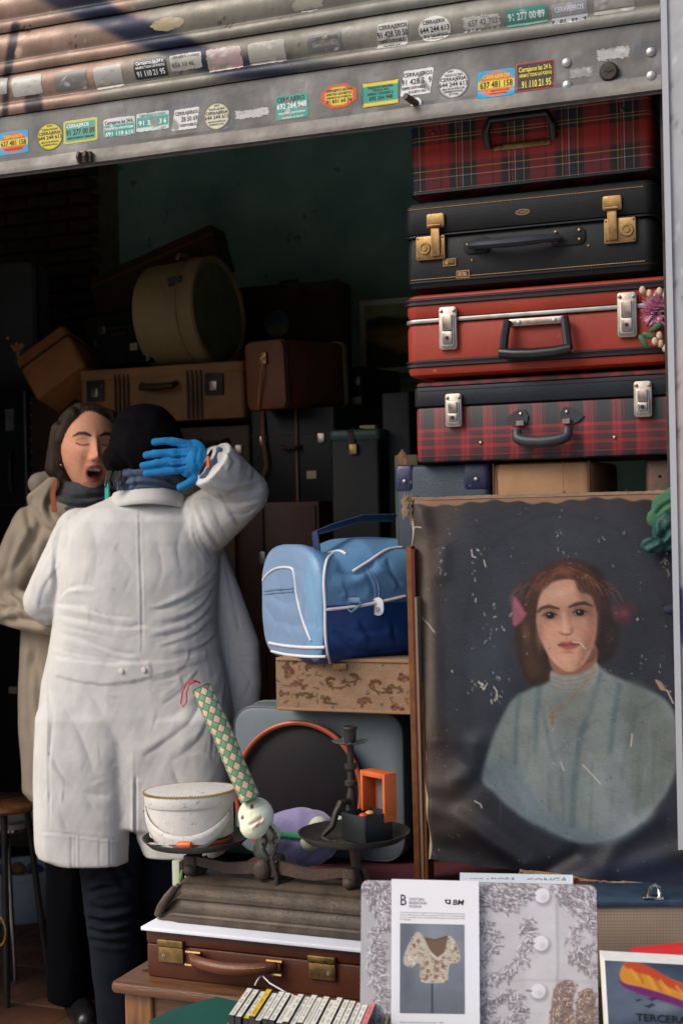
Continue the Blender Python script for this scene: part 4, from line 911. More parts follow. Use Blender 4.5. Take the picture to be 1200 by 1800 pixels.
# A: striped tan suitcase
t, W, H = floorbox('striped_suitcase', 'tan suitcase with dark vertical stripes lying under the hat box', 143, 430, 748, 652, 4.3, .42, m_lt, rad=.015, seam=False)
part('lid_edge', MB().rbox(-.003, W+.003, -.004, .424, H*.80, H*1.0, .016, .006), m_lt, t)
for x0 in (.195, .64):
    for k in range(4): part('stripe', MB().box((W*x0+k*.017+.02, -.0045, H*.45), (.008, .004, H*.86)), m_ld, t)
part('handle', MB().tube([(W*.40, -.01, H*.68), (W*.41, -.03, H*.62), (W*.50, -.036, H*.60), (W*.60, -.03, H*.62), (W*.61, -.01, H*.68)], [.009,.012,.013,.012,.009], 8), m_ld, t)
for x0 in (.10, .83):
    l = part('lock', MB().rbox(W*x0-.035, W*x0+.035, -.008, -.001, H*.42, H*.80, .004, .001, 3, ax='y'), M['iron'], t)
    part('latch', MB().rbox(W*x0-.014, W*x0+.014, -.014, -.008, H*.50, H*.66, .003, .001, 3, ax='y'), M['nickel'], l)
# B: hat box standing on its rim
c = At(338, 552, 4.45); c[2] = At(338, 648, 4.4)[2]+.19
t = thing('hat_box', 'round yellowed hat box with worn lid standing on its rim', 'hat box', c-[0, 0, .19], None, None, (R(-3), 0, R(88)))
part('drum', MB().lathe([(.01, -.12), (.186, -.12), (.190, -.115), (.190, .07)], (0, 0, .19), 56, 'y'), m_hat, t)
part('lid', MB().lathe([(.195, .055), (.197, .06), (.197, .115), (.190, .122), (.176, .120), (.172, .114), (.01, .114)], (0, 0, .19), 56, 'y'), m_hat, t)
part('rim_cord', MB().lathe([(.1975, .055), (.200, .058), (.1975, .061)], (0, 0, .19), 56, 'y'), m_lt, t)
part('lid_field', MB().lathe([(.171, .1145), (.01, .1150)], (0, 0, .19), 48, 'y'), mat('faded_green_paper', (.17,.16,.07), (.09,.09,.045), 9, .7, wear=(.2,.17,.08), wa=.64, ws=12), t)
part('catch', MB().box((-.196*math.cos(.5), -.05, .19+.196*math.sin(.5)), (.012, .05, .03)), M['iron'], t)
part('handle', MB().tube([(-.06, 0, .385), (-.05, 0, .40), (.0, 0, .405), (.05, 0, .40), (.06, 0, .385)], .006, 6), m_lt, t)
# C: black vanity
t, W, H = floorbox('vanity_case', 'glossy black vanity case between tan case and hat box', 168, 282, 646, 556, 4.38, .20, mat('patent_black', (.012,.012,.014), None, 5, .18), R(-14), .02)
part('handle', MB().tube([(W*.3, .08, H), (W*.34, .07, H+.028), (W*.66, .07, H+.028), (W*.7, .08, H)], .006, 6), M['blackplastic'], t)
# D: tilted orange-brown case
a = At(92, 690, 4.3)
t = thing('tilted_suitcase', 'orange brown hard case tilted on one corner at the left', 'suitcase', a, None, None, (R(-18), R(-33), R(14)))
part('shell', MB().rbox(-.06, .16, -.02, .26, 0, .20, .022, .018, 5), m_lo, t); part('edge_binding', MB().rbox(-.063, .163, -.023, .263, .140, .150, .024, .002, 5), m_ld, t)
part('handle', MB().tube([(-.02, .04, .20), (0, .04, .222), (.08, .04, .222), (.10, .04, .20)], .007, 6), m_lo, t)
# E: black trunks at the left
t, W, H = floorbox('trunk', 'black trunk with pale metal edge and hasp behind the woman', -60, 62, 1390, 694, 4.4, .4, m_lb, rad=.01)
part('metal_edge', MB().box((W-.006, -.004, H*.5), (.006, .005, H)), M['steel'], t); part('hasp', MB().box((W*.77, -.006, H*.93), (.035, .008, .08)), M['steel'], t)
part('handle', MB().tube([(W*.78, -.006, H*.86), (W*.80, -.03, H*.84), (W*.80, -.03, H*.77), (W*.78, -.006, H*.75)], .008, 6), M['iron'], t)
t, W, H = floorbox('trunk', 'tall black trunk with brass studded edge beside the hasped one', 64, 146, 1390, 698, 4.42, .4, m_ld, rad=.01)
for k in range(12): part('stud', MB().sphere((.012, -.002, H-.02-k*.045), .0045, 8, 5), M['brass'], t)
# L: grey panel standing
t, W, H = floorbox('grey_suitcase', 'grey case standing upright on the trunk at the left edge', -40, 60, 694, 468, 4.62, .12, mat('grey_fibre', (.060,.064,.062), (.04,.044,.042), 6, .7, bump=.2, bs=80), rad=.025, ax='y', seam=False)
part('edge_binding', MB().rbox(-.003, W+.003, .03, .05, -.003, H+.003, .026, .002, 5, ax='y'), m_lb, t)
# flowers in the dark
t = thing('dried_flower', 'small orange dried flower by the tilted case', 'flower', At(28, 640, 4.25)); fm = MB()
for _ in range(22): 
    q = At(30+RNG.randn()*7, 606+RNG.randn()*9, 4.25+RNG.randn()*.01); fm.sphere(q, RNG.uniform(.004, .009), 6, 4)
part('petals', fm, flat('faded_orange', (.42,.14,.07), .8), t, kind='stuff'); part('stem', MB().tube([At(28, 640, 4.25), At(30, 612, 4.25)], .002, 5), flat('dry_stem', (.08,.06,.03), .8), t)
# M: case leaning open lid behind
a = At(172, 560, 4.75)
t = thing('leaning_suitcase', 'dark case slanting up behind the black vanity case', 'suitcase', a, None, None, (R(-6), R(-17), 0))
part('shell', MB().rbox(0, .56, 0, .12, 0, .17, .012, .008), m_ld, t); part('edge_binding', MB().rbox(-.003, .563, -.004, .124, .125, .135, .012, .002), m_lr, t)
t, W, H = floorbox('brown_suitcase', 'dark brown case hidden in shadow under the slanting case', 150, 300, 700, 560, 4.75, .2, m_ld)
# F + lower dark shelf items
t, W, H = floorbox('dark_suitcase', 'dark brown case with worn edge just right of the black beanie', 318, 442, 884, 752, 4.3, .36, m_ld, rad=.008)
part('handle', MB().tube([(W*.3, -.005, H*.82), (W*.34, -.03, H*.78), (W*.66, -.03, H*.78), (W*.7, -.005, H*.82)], .007, 6), M['iron'], t)
t, W, H = floorbox('dark_suitcase', 'dark case in the shadow behind the black beanie', 150, 316, 884, 752, 4.3, .36, m_lb, rad=.008)
t, W, H = floorbox('brown_cabinet', 'red brown box cabinet with steel corner left of the blue bag', 425, 572, 1420, 884, 4.1, .5, leather('cabinet_brown', (.055,.017,.008)), rad=.006, cat='cabinet', seam=False)
part('door', MB().rbox(.012, W*.34, -.006, 0, .02, H-.012, .003, .001, 2, ax='y'), bpy.data.materials['cabinet_brown'], t); part('door', MB().rbox(W*.36, W-.012, -.006, 0, .02, H-.012, .003, .001, 2, ax='y'), bpy.data.materials['cabinet_brown'], t)
for z in (.34, .82): part('catch', MB().rbox(W*.30, W*.37, -.014, -.006, H*z-.02, H*z+.02, .004, .001, 3, ax='y'), M['steel'], t)
t, W, H = floorbox('brown_cabinet', 'dark cabinet behind the two people carrying the cases', 150, 424, 1420, 886, 4.32, .5, m_ld, rad=.006, cat='cabinet', seam=False)
part('tag', MB().box((.03, -.004, H*.55), (.02, .001, .035)), M['paper'], t)
# H: tall black case
t, W, H = floorbox('black_sample_case', 'tall black case with leather strap under the brown vanity case', 442, 600, 886, 722, 4.15, .34, m_lb, R(-6), .012, cat='suitcase')
part('strap', MB().tube([(W*.17, -.006, H), (W*.18, -.014, H*.7), (W*.22, -.016, H*.4), (W*.15, -.010, H*.25), (W*.05, -.008, H*.2)], .0065, 6, flat=.4), m_lr, t)
part('edge_binding', MB().box((W*.56, -.004, H*.5), (.008, .006, H)), m_lr, t)
# G: brown vanity, rounded square front and receding side
a = At(436, 722, 4.05)
t = thing('train_case', 'brown rounded train case with brass clasp, its end facing out', 'vanity case', a, None, None, (R(3), 0, R(-14)))
part('shell', MB().rbox(0, .155, -.002, .34, 0, .212, .022, .004, 5, ax='y'), m_lr, t); part('rim', MB().rbox(-.004, .159, .010, .020, -.004, .216, .026, .003, 5, ax='y'), m_ld, t); part('back_rim', MB().rbox(-.004, .159, .31, .33, -.004, .216, .026, .003, 5, ax='y'), m_hat, t)
b = part('clasp', MB().rbox(.068, .092, -.012, -.002, .140, .176, .003, .001, 3, ax='y'), M['brass'], t); part('latch', MB().box((.080, -.014, .158), (.016, .004, .006)), M['brass'], b)
part('strap', MB().tube([(.080, -.012, .142), (.072, -.016, .10), (.058, -.012, .05), (.048, -.006, .0)], .003, 6), m_lo, t)
# K: flat case with globe sticker
a, W, H = frame_of(414, 598, 720, 506, 4.95)
t = thing('flat_suitcase', 'dark flat case with round globe sticker standing against the green wall', 'suitcase', a, 0)
part('shell', MB().rbox(0, W, 0, .14, 0, H, .01, .006, 3, ax='y'), m_ld, t); part('edge_binding', MB().rbox(-.003, W+.003, .02, .03, -.003, H+.003, .012, .002, 3, ax='y'), m_lr, t)
part('handle', MB().tube([(W*.40, .05, H), (W*.42, .05, H+.016), (W*.58, .05, H+.016), (W*.6, .05, H)], .006, 6), m_ld, t)
mb = MB(); rg = [[(W*.42+.052*r_*math.cos(q), -.001, H*.68+.052*r_*math.sin(q)) for q in np.linspace(0, 6.283, 40, endpoint=False)] for r_ in np.linspace(.02, 1, 14)]
mb.rings(rg, cap=False); vv = np.concatenate(mb.v); p = Paint((vv[:, 0]-W*.42)*1900, (vv[:, 2]-H*.68)*1900, (88,104,96)); p.ell(-20, 45, 70, 50, (60,92,104), .9, 0, .6); p.ell(10, -50, 80, 40, (150,140,84), .9, 0, .6); p.ell(-10, 0, 30, 20, (130,120,70), .9, 0, .6); p.noise(.2, 20)
part('globe_sticker', mb, M['print'], t, colors=p.done(.8))
t, W, H = floorbox('dark_box', 'dark box supporting the flat case by the wall', 405, 600, 1390, 722, 4.80, .3, m_lb, cat='box', seam=False)
# O, J
t, W, H = floorbox('dark_suitcase', 'small dark case beside the train case, below the framed landscape', 588, 642, 735, 648, 4.4, .25, m_lb, R(-12), .01)
t, W, H = floorbox('dark_box', 'dark box behind the green case and below the framed pictures', 600, 700, 1390, 737, 4.6, .3, m_ld, cat='box', seam=False)
a, W, H = frame_of(592, 682, 1390, 756, 3.95)
t = thing('green_case', 'tall green black case with leather strap and small brass latch', 'suitcase', a, R(-5))
part('shell', MB().rbox(0, W, 0, .28, 0, H-.03, .012, .006), m_lb, t); part('lid', MB().rbox(-.003, W+.003, -.004, .285, H-.035, H, .014, .010), m_lg, t)
part('strap', MB().tube([(W*.42, .20, H+.004), (W*.44, .02, H+.004), (W*.45, -.008, H-.01), (W*.47, -.008, H-.05)], .010, 6, flat=.3), m_ld, t)
part('latch', MB().rbox(W*.43, W*.58, -.012, -.004, H-.075, H-.045, .002, .001, 2, ax='y'), M['brass'], t)
t = tag(part('matchbox', MB().box(At(640, 755, 4.05)+[0, .04, .008], (.05, .03, .012)), flat('cream_card', (.42,.36,.2), .7)), 'small cream box lying on the green case', 'box')
t, W, H = floorbox('black_box', 'black upright box in the gap left of the suitcase stack', 684, 735, 1390, 690, 4.0, .3, M['dark'], cat='box', seam=False, rad=.01)
# olive bundle with string at 705..
t = thing('rope_bundle', 'small olive box with a frayed cord poking up beside the plaid case', 'box', At(712, 818, 3.5)); part('box_body', MB().rbox(*sorted((At(694, 870, 3.5)[0], At(735, 870, 3.5)[0])), 3.5, 3.62, At(700, 1000, 3.5)[2], At(700, 800, 3.5)[2], .004, .003), flat('olive_card', (.10,.09,.04), .8), t)
rp = MB()
for k in range(7): b0 = At(706+k*1.6, 818, 3.46); b1 = At(700+k*2.2, 790+abs(k-3)*3, 3.46); rp.tube([b0, (b0+b1)/2+[0, -.004, 0], b1], .0022, 5)
part('cord', rp, flat('hemp', (.30,.17,.08), .9), t, kind='stuff')
# N: framed landscape, and a second frame beneath
def landscape(xa_, xb_, ya_, yb_, Y, label, kind):
    A_, B_ = At(xa_, ya_, Y), At(xb_, yb_, Y); x0, x1, z1, z0 = A_[0], B_[0]+.12, A_[2], At(xa_, yb_, Y)[2]
    t = thing('framed_picture', label, 'picture', ((x0+x1)/2, Y, z0)); w_ = .022
    m_f = flat('cream_frame', (.80,.76,.58), .5) if kind == 0 else flat('olive_frame', (.20,.17,.08), .5)
    for s in ((x0, x1, z1-w_, z1), (x0, x1, z0, z0+w_), (x0, x0+w_, z0+w_, z1-w_), (x1-w_, x1, z0+w_, z1-w_)):
        part('frame', MB().rbox(s[0], s[1], Y-.02, Y+.01, s[2], s[3], .002, .003, 2, ax='y'), m_f, t)
    G = np.array([[(x, Y-.002, z) for x in np.linspace(x0+w_, x1-w_, 60)] for z in np.linspace(z0+w_, z1-w_, 60)]); q = G.reshape(-1, 3)
    p = Paint((q[:, 0]-x0)/(x1-x0)*100, (z1-q[:, 2])/(z1-z0)*100, (180,190,130))
    p.poly([(0,30),(30,22),(60,26),(100,18),(100,50),(0,50)], (34,44,26), 3, .95); p.poly([(0,42),(50,38),(100,34),(100,75),(0,70)], (190,140,66), 6, .9); p.poly([(0,55),(50,70),(100,85),(100,110),(0,110)], (40,36,20), 6, .9); p.ell(55, 66, 14, 6, (184,140,72), .7); p.noise(.2, 8, 3)
    part('canvas', MB().grid(G), M['print'], t, colors=p.done(.8))
landscape(634, 716, 530, 660, 5.3, 'cream framed landscape of fields leaning against the green wall', 0)
landscape(634, 716, 672, 756, 5.2, 'second framed picture in shadow under the landscape', 1)
t, W, H = floorbox('dark_box', 'dark shelf box carrying the two framed pictures', 618, 760, 1390, 758, 5.15, .4, m_ld, cat='box', seam=False)
# camouflage bag behind the raised arm
mb = MB(); c = At(345, 872, 4.1); mb.sphere(c, (.075, .06, .05), 20, 12)
vv = mb.v[0]; vv += (np.sin(vv[:, [0]]*60+vv[:, [2]]*40)*.006); p = Paint(vv[:, 0]*1000, vv[:, 2]*1000, (128,116,88))
for _ in range(40): p.ell(c[0]*1000+RNG.uniform(-80, 80), c[2]*1000+RNG.uniform(-50, 50), RNG.uniform(6, 16), RNG.uniform(3, 8), [(70,66,46), (160,146,112), (52,46,36)][_ % 3], .9, RNG.uniform(0, 180), .3)
tag(part('camouflage_bag', mb, M['print'], colors=p.done(.6)), 'small camouflage pattern bag showing behind the raised arm', 'bag')
# stools and bucket at the left
m_seat = mat('varnished_seat', (.30,.125,.045), (.16,.06,.022), 9, .22, stretch=(1, 6, 1), coat=.6)
c = At(8, 1412, 3.75)
t = thing('wooden_stool', 'round varnished wooden stool with dark legs at the left edge', 'stool', (c[0], c[1], 0))
part('seat', MB().lathe([(.001, -.016), (.115, -.016), (.125, -.006), (.126, .004), (.116, .012), (.001, .014)], c, 40), m_seat, t)
for q in (.6, 2.2, 3.8, 5.3): part('leg', MB().tube([c+[.07*math.cos(q), .07*math.sin(q), -.02], (c[0]+.13*math.cos(q), c[1]+.13*math.sin(q), .0)], .010, 8), M['iron'], t)
c = At(22, 1440, 4.0); 
t = thing('white_stool', 'white topped stool with chrome legs behind the wooden stool', 'stool', (c[0], c[1], 0))
part('seat', MB().rbox(c[0]-.17, c[0]+.105, c[1]-.13, c[1]+.13, c[2]-.012, c[2]+.012, .05, .005, 6), flat('white_laminate', (.62,.62,.58), .35), t)
part('seat_edge', MB().rbox(c[0]-.172, c[0]+.107, c[1]-.132, c[1]+.132, c[2]-.016, c[2]-.006, .05, .002, 6), M['chrome'], t)
for sx, sy in ((-.13, -.09), (.05, -.10), (-.13, .1), (.06, .1)): part('leg', MB().tube([c+[sx, sy, -.015], (c[0]+sx+(.04 if sx > 0 else -.04), c[1]+sy*1.3, .0)], .0085, 10), M['chrome'], t)
c = At(42, 1650, 4.5); c[2] = 0
t = thing('white_bucket', 'white plastic bucket filled with odds and ends on the tiles', 'bucket', c)
part('tub', MB().lathe([(.001, .004), (.11, .004), (.125, .02), (.142, .17), (.148, .172), (.148, .180), (.150, .195), (.143, .196), (.138, .17), (.12, .02), (.001, .012)], c, 36), flat('white_plastic', (.62,.68,.70), .35), t)
for k, (cc, dx) in enumerate((((.12,.2,.5), -.06), ((.5,.2,.08), .0), ((.08,.1,.4), .07), ((.45,.25,.1), -.02), ((.2,.2,.22), .04))):
    tag(part('trinket', MB().sphere(c+[dx, -.03+.01*k, .185], (.03, .03, .022), 8, 6), flat('trinket_%d' % k, cc, .5)), ['blue scrap in the white bucket', 'orange scrap in the middle of the white bucket', 'dark blue scrap at the right of the white bucket', 'rusty scrap in the white bucket beside the blue one', 'grey scrap in the white bucket behind the orange one'][k], 'scrap')
c = At(-6, 1665, 3.4); c[2] += 0
t = thing('brass_ring', 'gilt metal ring standing on the floor at the left edge', 'ring', (c[0], c[1], 0)); part('hoop', MB().tube([(c[0]+.035*math.cos(q), c[1], .047+c[2]-.0+.045*math.sin(q)) for q in np.linspace(0, 6.283, 25)], .004, 6), M['brass'], t)
part('stem', MB().tube([(c[0], c[1], c[2]), (c[0], c[1], .0)], .005, 6), M['brass'], t)
# ------------------------------------------------------------------ THE TWO PEOPLE
def remesh(mb, voxel, smooth=5, fac=.5):
    me = mb.mesh('tmp', smooth=False); o = bpy.data.objects.new('tmp', me); COL.objects.link(o)
    r = o.modifiers.new('r', 'REMESH'); r.mode = 'VOXEL'; r.voxel_size = voxel
    if smooth: s = o.modifiers.new('s', 'SMOOTH'); s.iterations = smooth; s.factor = fac
    bpy.context.view_layer.update()
    ev = o.evaluated_get(bpy.context.evaluated_depsgraph_get()); m2 = bpy.data.meshes.new_from_object(ev)
    n = len(m2.vertices); v = np.empty(n*3, np.float32); m2.vertices.foreach_get('co', v); v = v.reshape(-1, 3).astype(float)
    nn = np.empty(n*3, np.float32); m2.vertices.foreach_get('normal', nn); nn = nn.reshape(-1, 3)
    bpy.data.objects.remove(o); bpy.data.meshes.remove(me)
    return m2, v, nn
def setv(me, v): me.vertices.foreach_set('co', np.asarray(v, np.float32).ravel()); me.update()
def rpart(name, me, v, mat_, parent, colors=None):
    base = world_loc(parent); setv(me, v-base)
    me.polygons.foreach_set('use_smooth', np.ones(len(me.polygons), bool)); me.name = name
    me.materials.clear(); me.materials.append(mat_)
    if colors is not None: setcol(me, colors)
    o = bpy.data.objects.new(name, me); COL.objects.link(o); o.parent = parent; return o
def capsule(mb, a, b, r0, r1, n=18, k=5):
    a, b = np.asarray(a, float), np.asarray(b, float); pts = []; rs = []; d = (b-a)/np.linalg.norm(b-a)
    for i in range(k, 0, -1): q = i/k*math.pi/2*.98; pts.append(a-d*r0*math.sin(q)); rs.append(r0*math.cos(q))
    pts += [a, b]; rs += [r0, r1]
    for i in range(1, k+1): q = i/k*math.pi/2*.98; pts.append(b+d*r1*math.sin(q)); rs.append(r1*math.cos(q))
    mb.tube(pts, rs, n)
def body_loft(mb, rows, n=40, ex=2.4):
    """rows: (py, left px, right px, depth centre, half depth)"""
    out = []
    for py, l, r, dc, hd in rows:
        ring = []
        for q in np.linspace(0, 2*math.pi, n, endpoint=False):
            c, s = math.cos(q), math.sin(q); c = math.copysign(abs(c)**(2/ex), c); s = math.copysign(abs(s)**(2/ex), s)
            d = dc-hd*s; px = (l+r)/2+(r-l)/2*c
            ring.append(V(600+(px-600)*dc/d, 900+(py-900)*dc/d, d))
        out.append(ring)
    mb.rings(out)
def folds(px, py, lst, sharp=False):
    D = np.zeros(len(px))
    for pts, w, a in lst:
        p = np.array(pts, float); p = spl_open(p); best = np.full(len(px), 1e9); sg = np.zeros(len(px)); tt = np.zeros(len(px)); n = len(p)-1
        lo, hi = p.min(0)-4*w, p.max(0)+4*w; k = np.where((px > lo[0]) & (px < hi[0]) & (py > lo[1]) & (py < hi[1]))[0]
        if not len(k): continue
        x, y = px[k], py[k]; b_ = np.full(len(k), 1e9); s_ = np.zeros(len(k)); t2 = np.zeros(len(k))
        for i in range(n):
            e = p[i+1]-p[i]; t = np.clip(((x-p[i][0])*e[0]+(y-p[i][1])*e[1])/(e@e), 0, 1); dx, dy = x-p[i][0]-t*e[0], y-p[i][1]-t*e[1]; d = np.hypot(dx, dy)
            m = d < b_; b_[m] = d[m]; s_[m] = np.sign(e[0]*dy-e[1]*dx)[m]; t2[m] = (i+t[m])/n
        sd = b_*np.where(s_ == 0, 1, s_); fade = np.clip(np.minimum(t2, 1-t2)*5, 0, 1)**.7
        if sharp:
            fade = fade*(.75+.25*np.sin(t2*9+p[0][0])); wv = w*(1+.3*np.sin(t2*7+p[0][1]))
            D[k] += fade*a*(-np.exp(-np.abs(sd)/(.62*wv))*.9+.55*np.exp(-((sd-1.3*wv)/(1.3*wv))**2)); continue
        D[k] += fade*a*(-np.exp(-(sd/w)**2)+.75*np.exp(-((sd-1.7*w)/(1.1*w))**2)+.25*np.exp(-((sd+1.7*w)/(1.2*w))**2))
    return D
def spl_open(p, n=5):
    m = len(p); out = []
    for i in range(m-1):
        a, b, c, d = p[max(i-1, 0)], p[i], p[i+1], p[min(i+2, m-1)]
        for t in np.linspace(0, 1, n, endpoint=False): out.append(.5*((2*b)+(-a+c)*t+(2*a-5*b+4*c-d)*t*t+(-a+3*b-3*c+d)*t**3))
    out.append(p[-1]); return np.array(out)
def poly_mask(px, py, pts, blur):
    P_ = Paint(px, py, (0, 0, 0)); P_.poly(pts, (255, 255, 255), blur, 1, smooth=False); return P_.c[:, 0].astype(float)
def face_w(nn): return np.clip(-(nn @ FW), 0, 1)**.5
def crumple(P, amp, f, seed):
    r = np.random.RandomState(seed); out = np.zeros(len(P))
    for o in range(3):
        for _ in range(4):
            k = r.randn(3)*f*(1.8**o); out += np.sin(P @ k+r.rand()*6.28+1.5*np.sin(P @ (r.randn(3)*f*.5)))/(1.8**o)
    return out*amp/2.5

# ---------------- man/worker seen from behind
base = V(225, 1849, 3.95); base[2] = 0
man = thing('person', 'person in long white work coat and black beanie, blue gloved hand on head', 'person', base)
mb = MB()
mb.sphere(V(256, 785, 3.93), (.085, .095, .105), 20, 14); capsule(mb, V(262, 800, 3.95), V(262, 900, 3.96), .055, .06)
body_loft(mb, [(880, 200, 325, 3.96, .06), (930, 140, 350, 3.97, .08), (1100, 130, 350, 3.97, .09), (1300, 120, 350, 3.97, .09), (1400, 125, 345, 3.98, .09)])
capsule(mb, V(345, 915, 3.93), V(428, 866, 3.86), .05, .04); capsule(mb, V(428, 866, 3.86), V(365, 815, 3.78), .04, .03); mb.sphere(V(342, 811, 3.775), (.035, .012, .04), 12, 8)
capsule(mb, V(130, 925, 3.97), V(75, 1055, 3.95), .045, .04); capsule(mb, V(75, 1055, 3.95), V(105, 1078, 4.2), .038, .03)
for a_, b_, c_ in (((185, 1400, 3.95), (198, 1620, 3.93), (215, 1838, 3.97)), ((300, 1400, 4.0), (295, 1620, 4.02), (290, 1838, 4.05))):
    capsule(mb, V(*a_), V(*b_), .07, .05); capsule(mb, V(*b_), V(*c_), .05, .035); capsule(mb, V(c_[0], c_[1]+2, c_[2]), V(c_[0]-8, c_[1]-6, c_[2]+.14), .036, .030)
me, v, nn = remesh(mb, .012, 3); rpart('body', me, v, flat('body_skin', (.42,.25,.18), .5), man)  # one even skin tone, mostly covered by the clothes
# trousers
mb = MB()
body_loft(mb, [(1340, 110, 360, 3.98, .10), (1420, 115, 355, 3.98, .10), (1440, 122, 345, 3.98, .09)])
body_loft(mb, [(1380, 128, 262, 3.95, .10), (1480, 136, 256, 3.94, .095), (1560, 146, 250, 3.935, .085), (1640, 158, 248, 3.93, .080), (1720, 166, 250, 3.94, .075), (1810, 174, 262, 3.96, .07), (1838, 172, 262, 3.96, .07)])
body_loft(mb, [(1380, 232, 370, 4.02, .10), (1500, 246, 350, 4.03, .09), (1640, 252, 345, 4.04, .08), (1810, 256, 330, 4.05, .07), (1838, 256, 330, 4.05, .07)])
me, v, nn = remesh(mb, .006, 4); px, py = proj(v)
D = folds(px, py, [([(150,1552),(180,1540),(215,1546),(245,1538)], 6, .010), ([(152,1572),(190,1560),(240,1556)], 5, .008), ([(155,1590),(175,1600),(210,1596),(245,1584)], 6, .011), ([(158,1612),(190,1622),(245,1606)], 6, .011), ([(158,1630),(185,1640),(248,1630)], 5, .009), ([(162,1650),(200,1658),(248,1652)], 5, .006), ([(175,1510),(200,1530),(220,1560)], 6, .006), ([(215,1500),(228,1530),(240,1545)], 5, .006), ([(255,1590),(290,1600),(330,1590)], 6, .007), ([(252,1650),(280,1660),(330,1640)], 6, .006)])
v += nn*(D*face_w(nn)+crumple(v, .0015, 16, 3))[:, None]; rpart('trousers', me, v, M['denim'], man)
# coat
mb = MB()
body_loft(mb, [(868, 205, 322, 3.955, .055), (880, 182, 338, 3.955, .080), (893, 150, 356, 3.955, .105), (915, 118, 372, 3.955, .125), (950, 102, 384, 3.955, .135), (1000, 98, 388, 3.955, .14), (1050, 98, 384, 3.955, .14), (1100, 94, 384, 3.955, .14), (1150, 86, 392, 3.955, .14),
   (1200, 75, 404, 3.955, .145), (1250, 70, 411, 3.955, .148), (1290, 78, 400, 3.955, .142), (1330, 98, 380, 3.955, .12)], ex=2.5)
body_loft(mb, [(1200, 88, 236, 3.955, .11), (1255, 70, 241, 3.952, .146), (1320, 67, 243, 3.948, .150), (1400, 67, 240, 3.946, .152), (1470, 68, 238, 3.944, .152), (1484, 70, 237, 3.944, .152), (1494, 74, 237, 3.944, .152), (1503, 100, 236, 3.944, .151)], ex=3.6)
body_loft(mb, [(1200, 180, 396, 3.955, .11), (1255, 175, 410, 3.955, .147), (1320, 175, 410, 3.957, .149), (1400, 178, 408, 3.960, .149), (1438, 182, 406, 3.962, .149), (1446, 238, 405, 3.962, .149), (1490, 257, 400, 3.965, .149)], ex=3.6)
# open front panel swinging out at the right
body_loft(mb, [(930, 330, 384, 4.0, .05), (985, 340, 402, 4.0, .05), (1040, 345, 424, 4.0, .045), (1090, 350, 442, 4.0, .045), (1130, 350, 456, 4.0, .045), (1200, 350, 460, 4.0, .05), (1240, 350, 456, 4.0, .05), (1300, 350, 434, 4.0, .05), (1400, 350, 412, 4.0, .05)], ex=2.2)
capsule(mb, V(345, 930, 3.94), V(430, 866, 3.86), .092, .066, 26); capsule(mb, V(428, 862, 3.86), V(386, 826, 3.79), .063, .066, 26); mb.tube([V(400, 838, 3.81), V(382, 823, 3.785), V(371, 814, 3.775)], [.066, .069, .071], 26)
capsule(mb, V(140, 935, 3.95), V(76, 1056, 3.94), .068, .056, 26); capsule(mb, V(76, 1056, 3.94), V(104, 1082, 4.18), .054, .05, 26)
me, v, nn = remesh(mb, .0048, 6); px, py = proj(v)
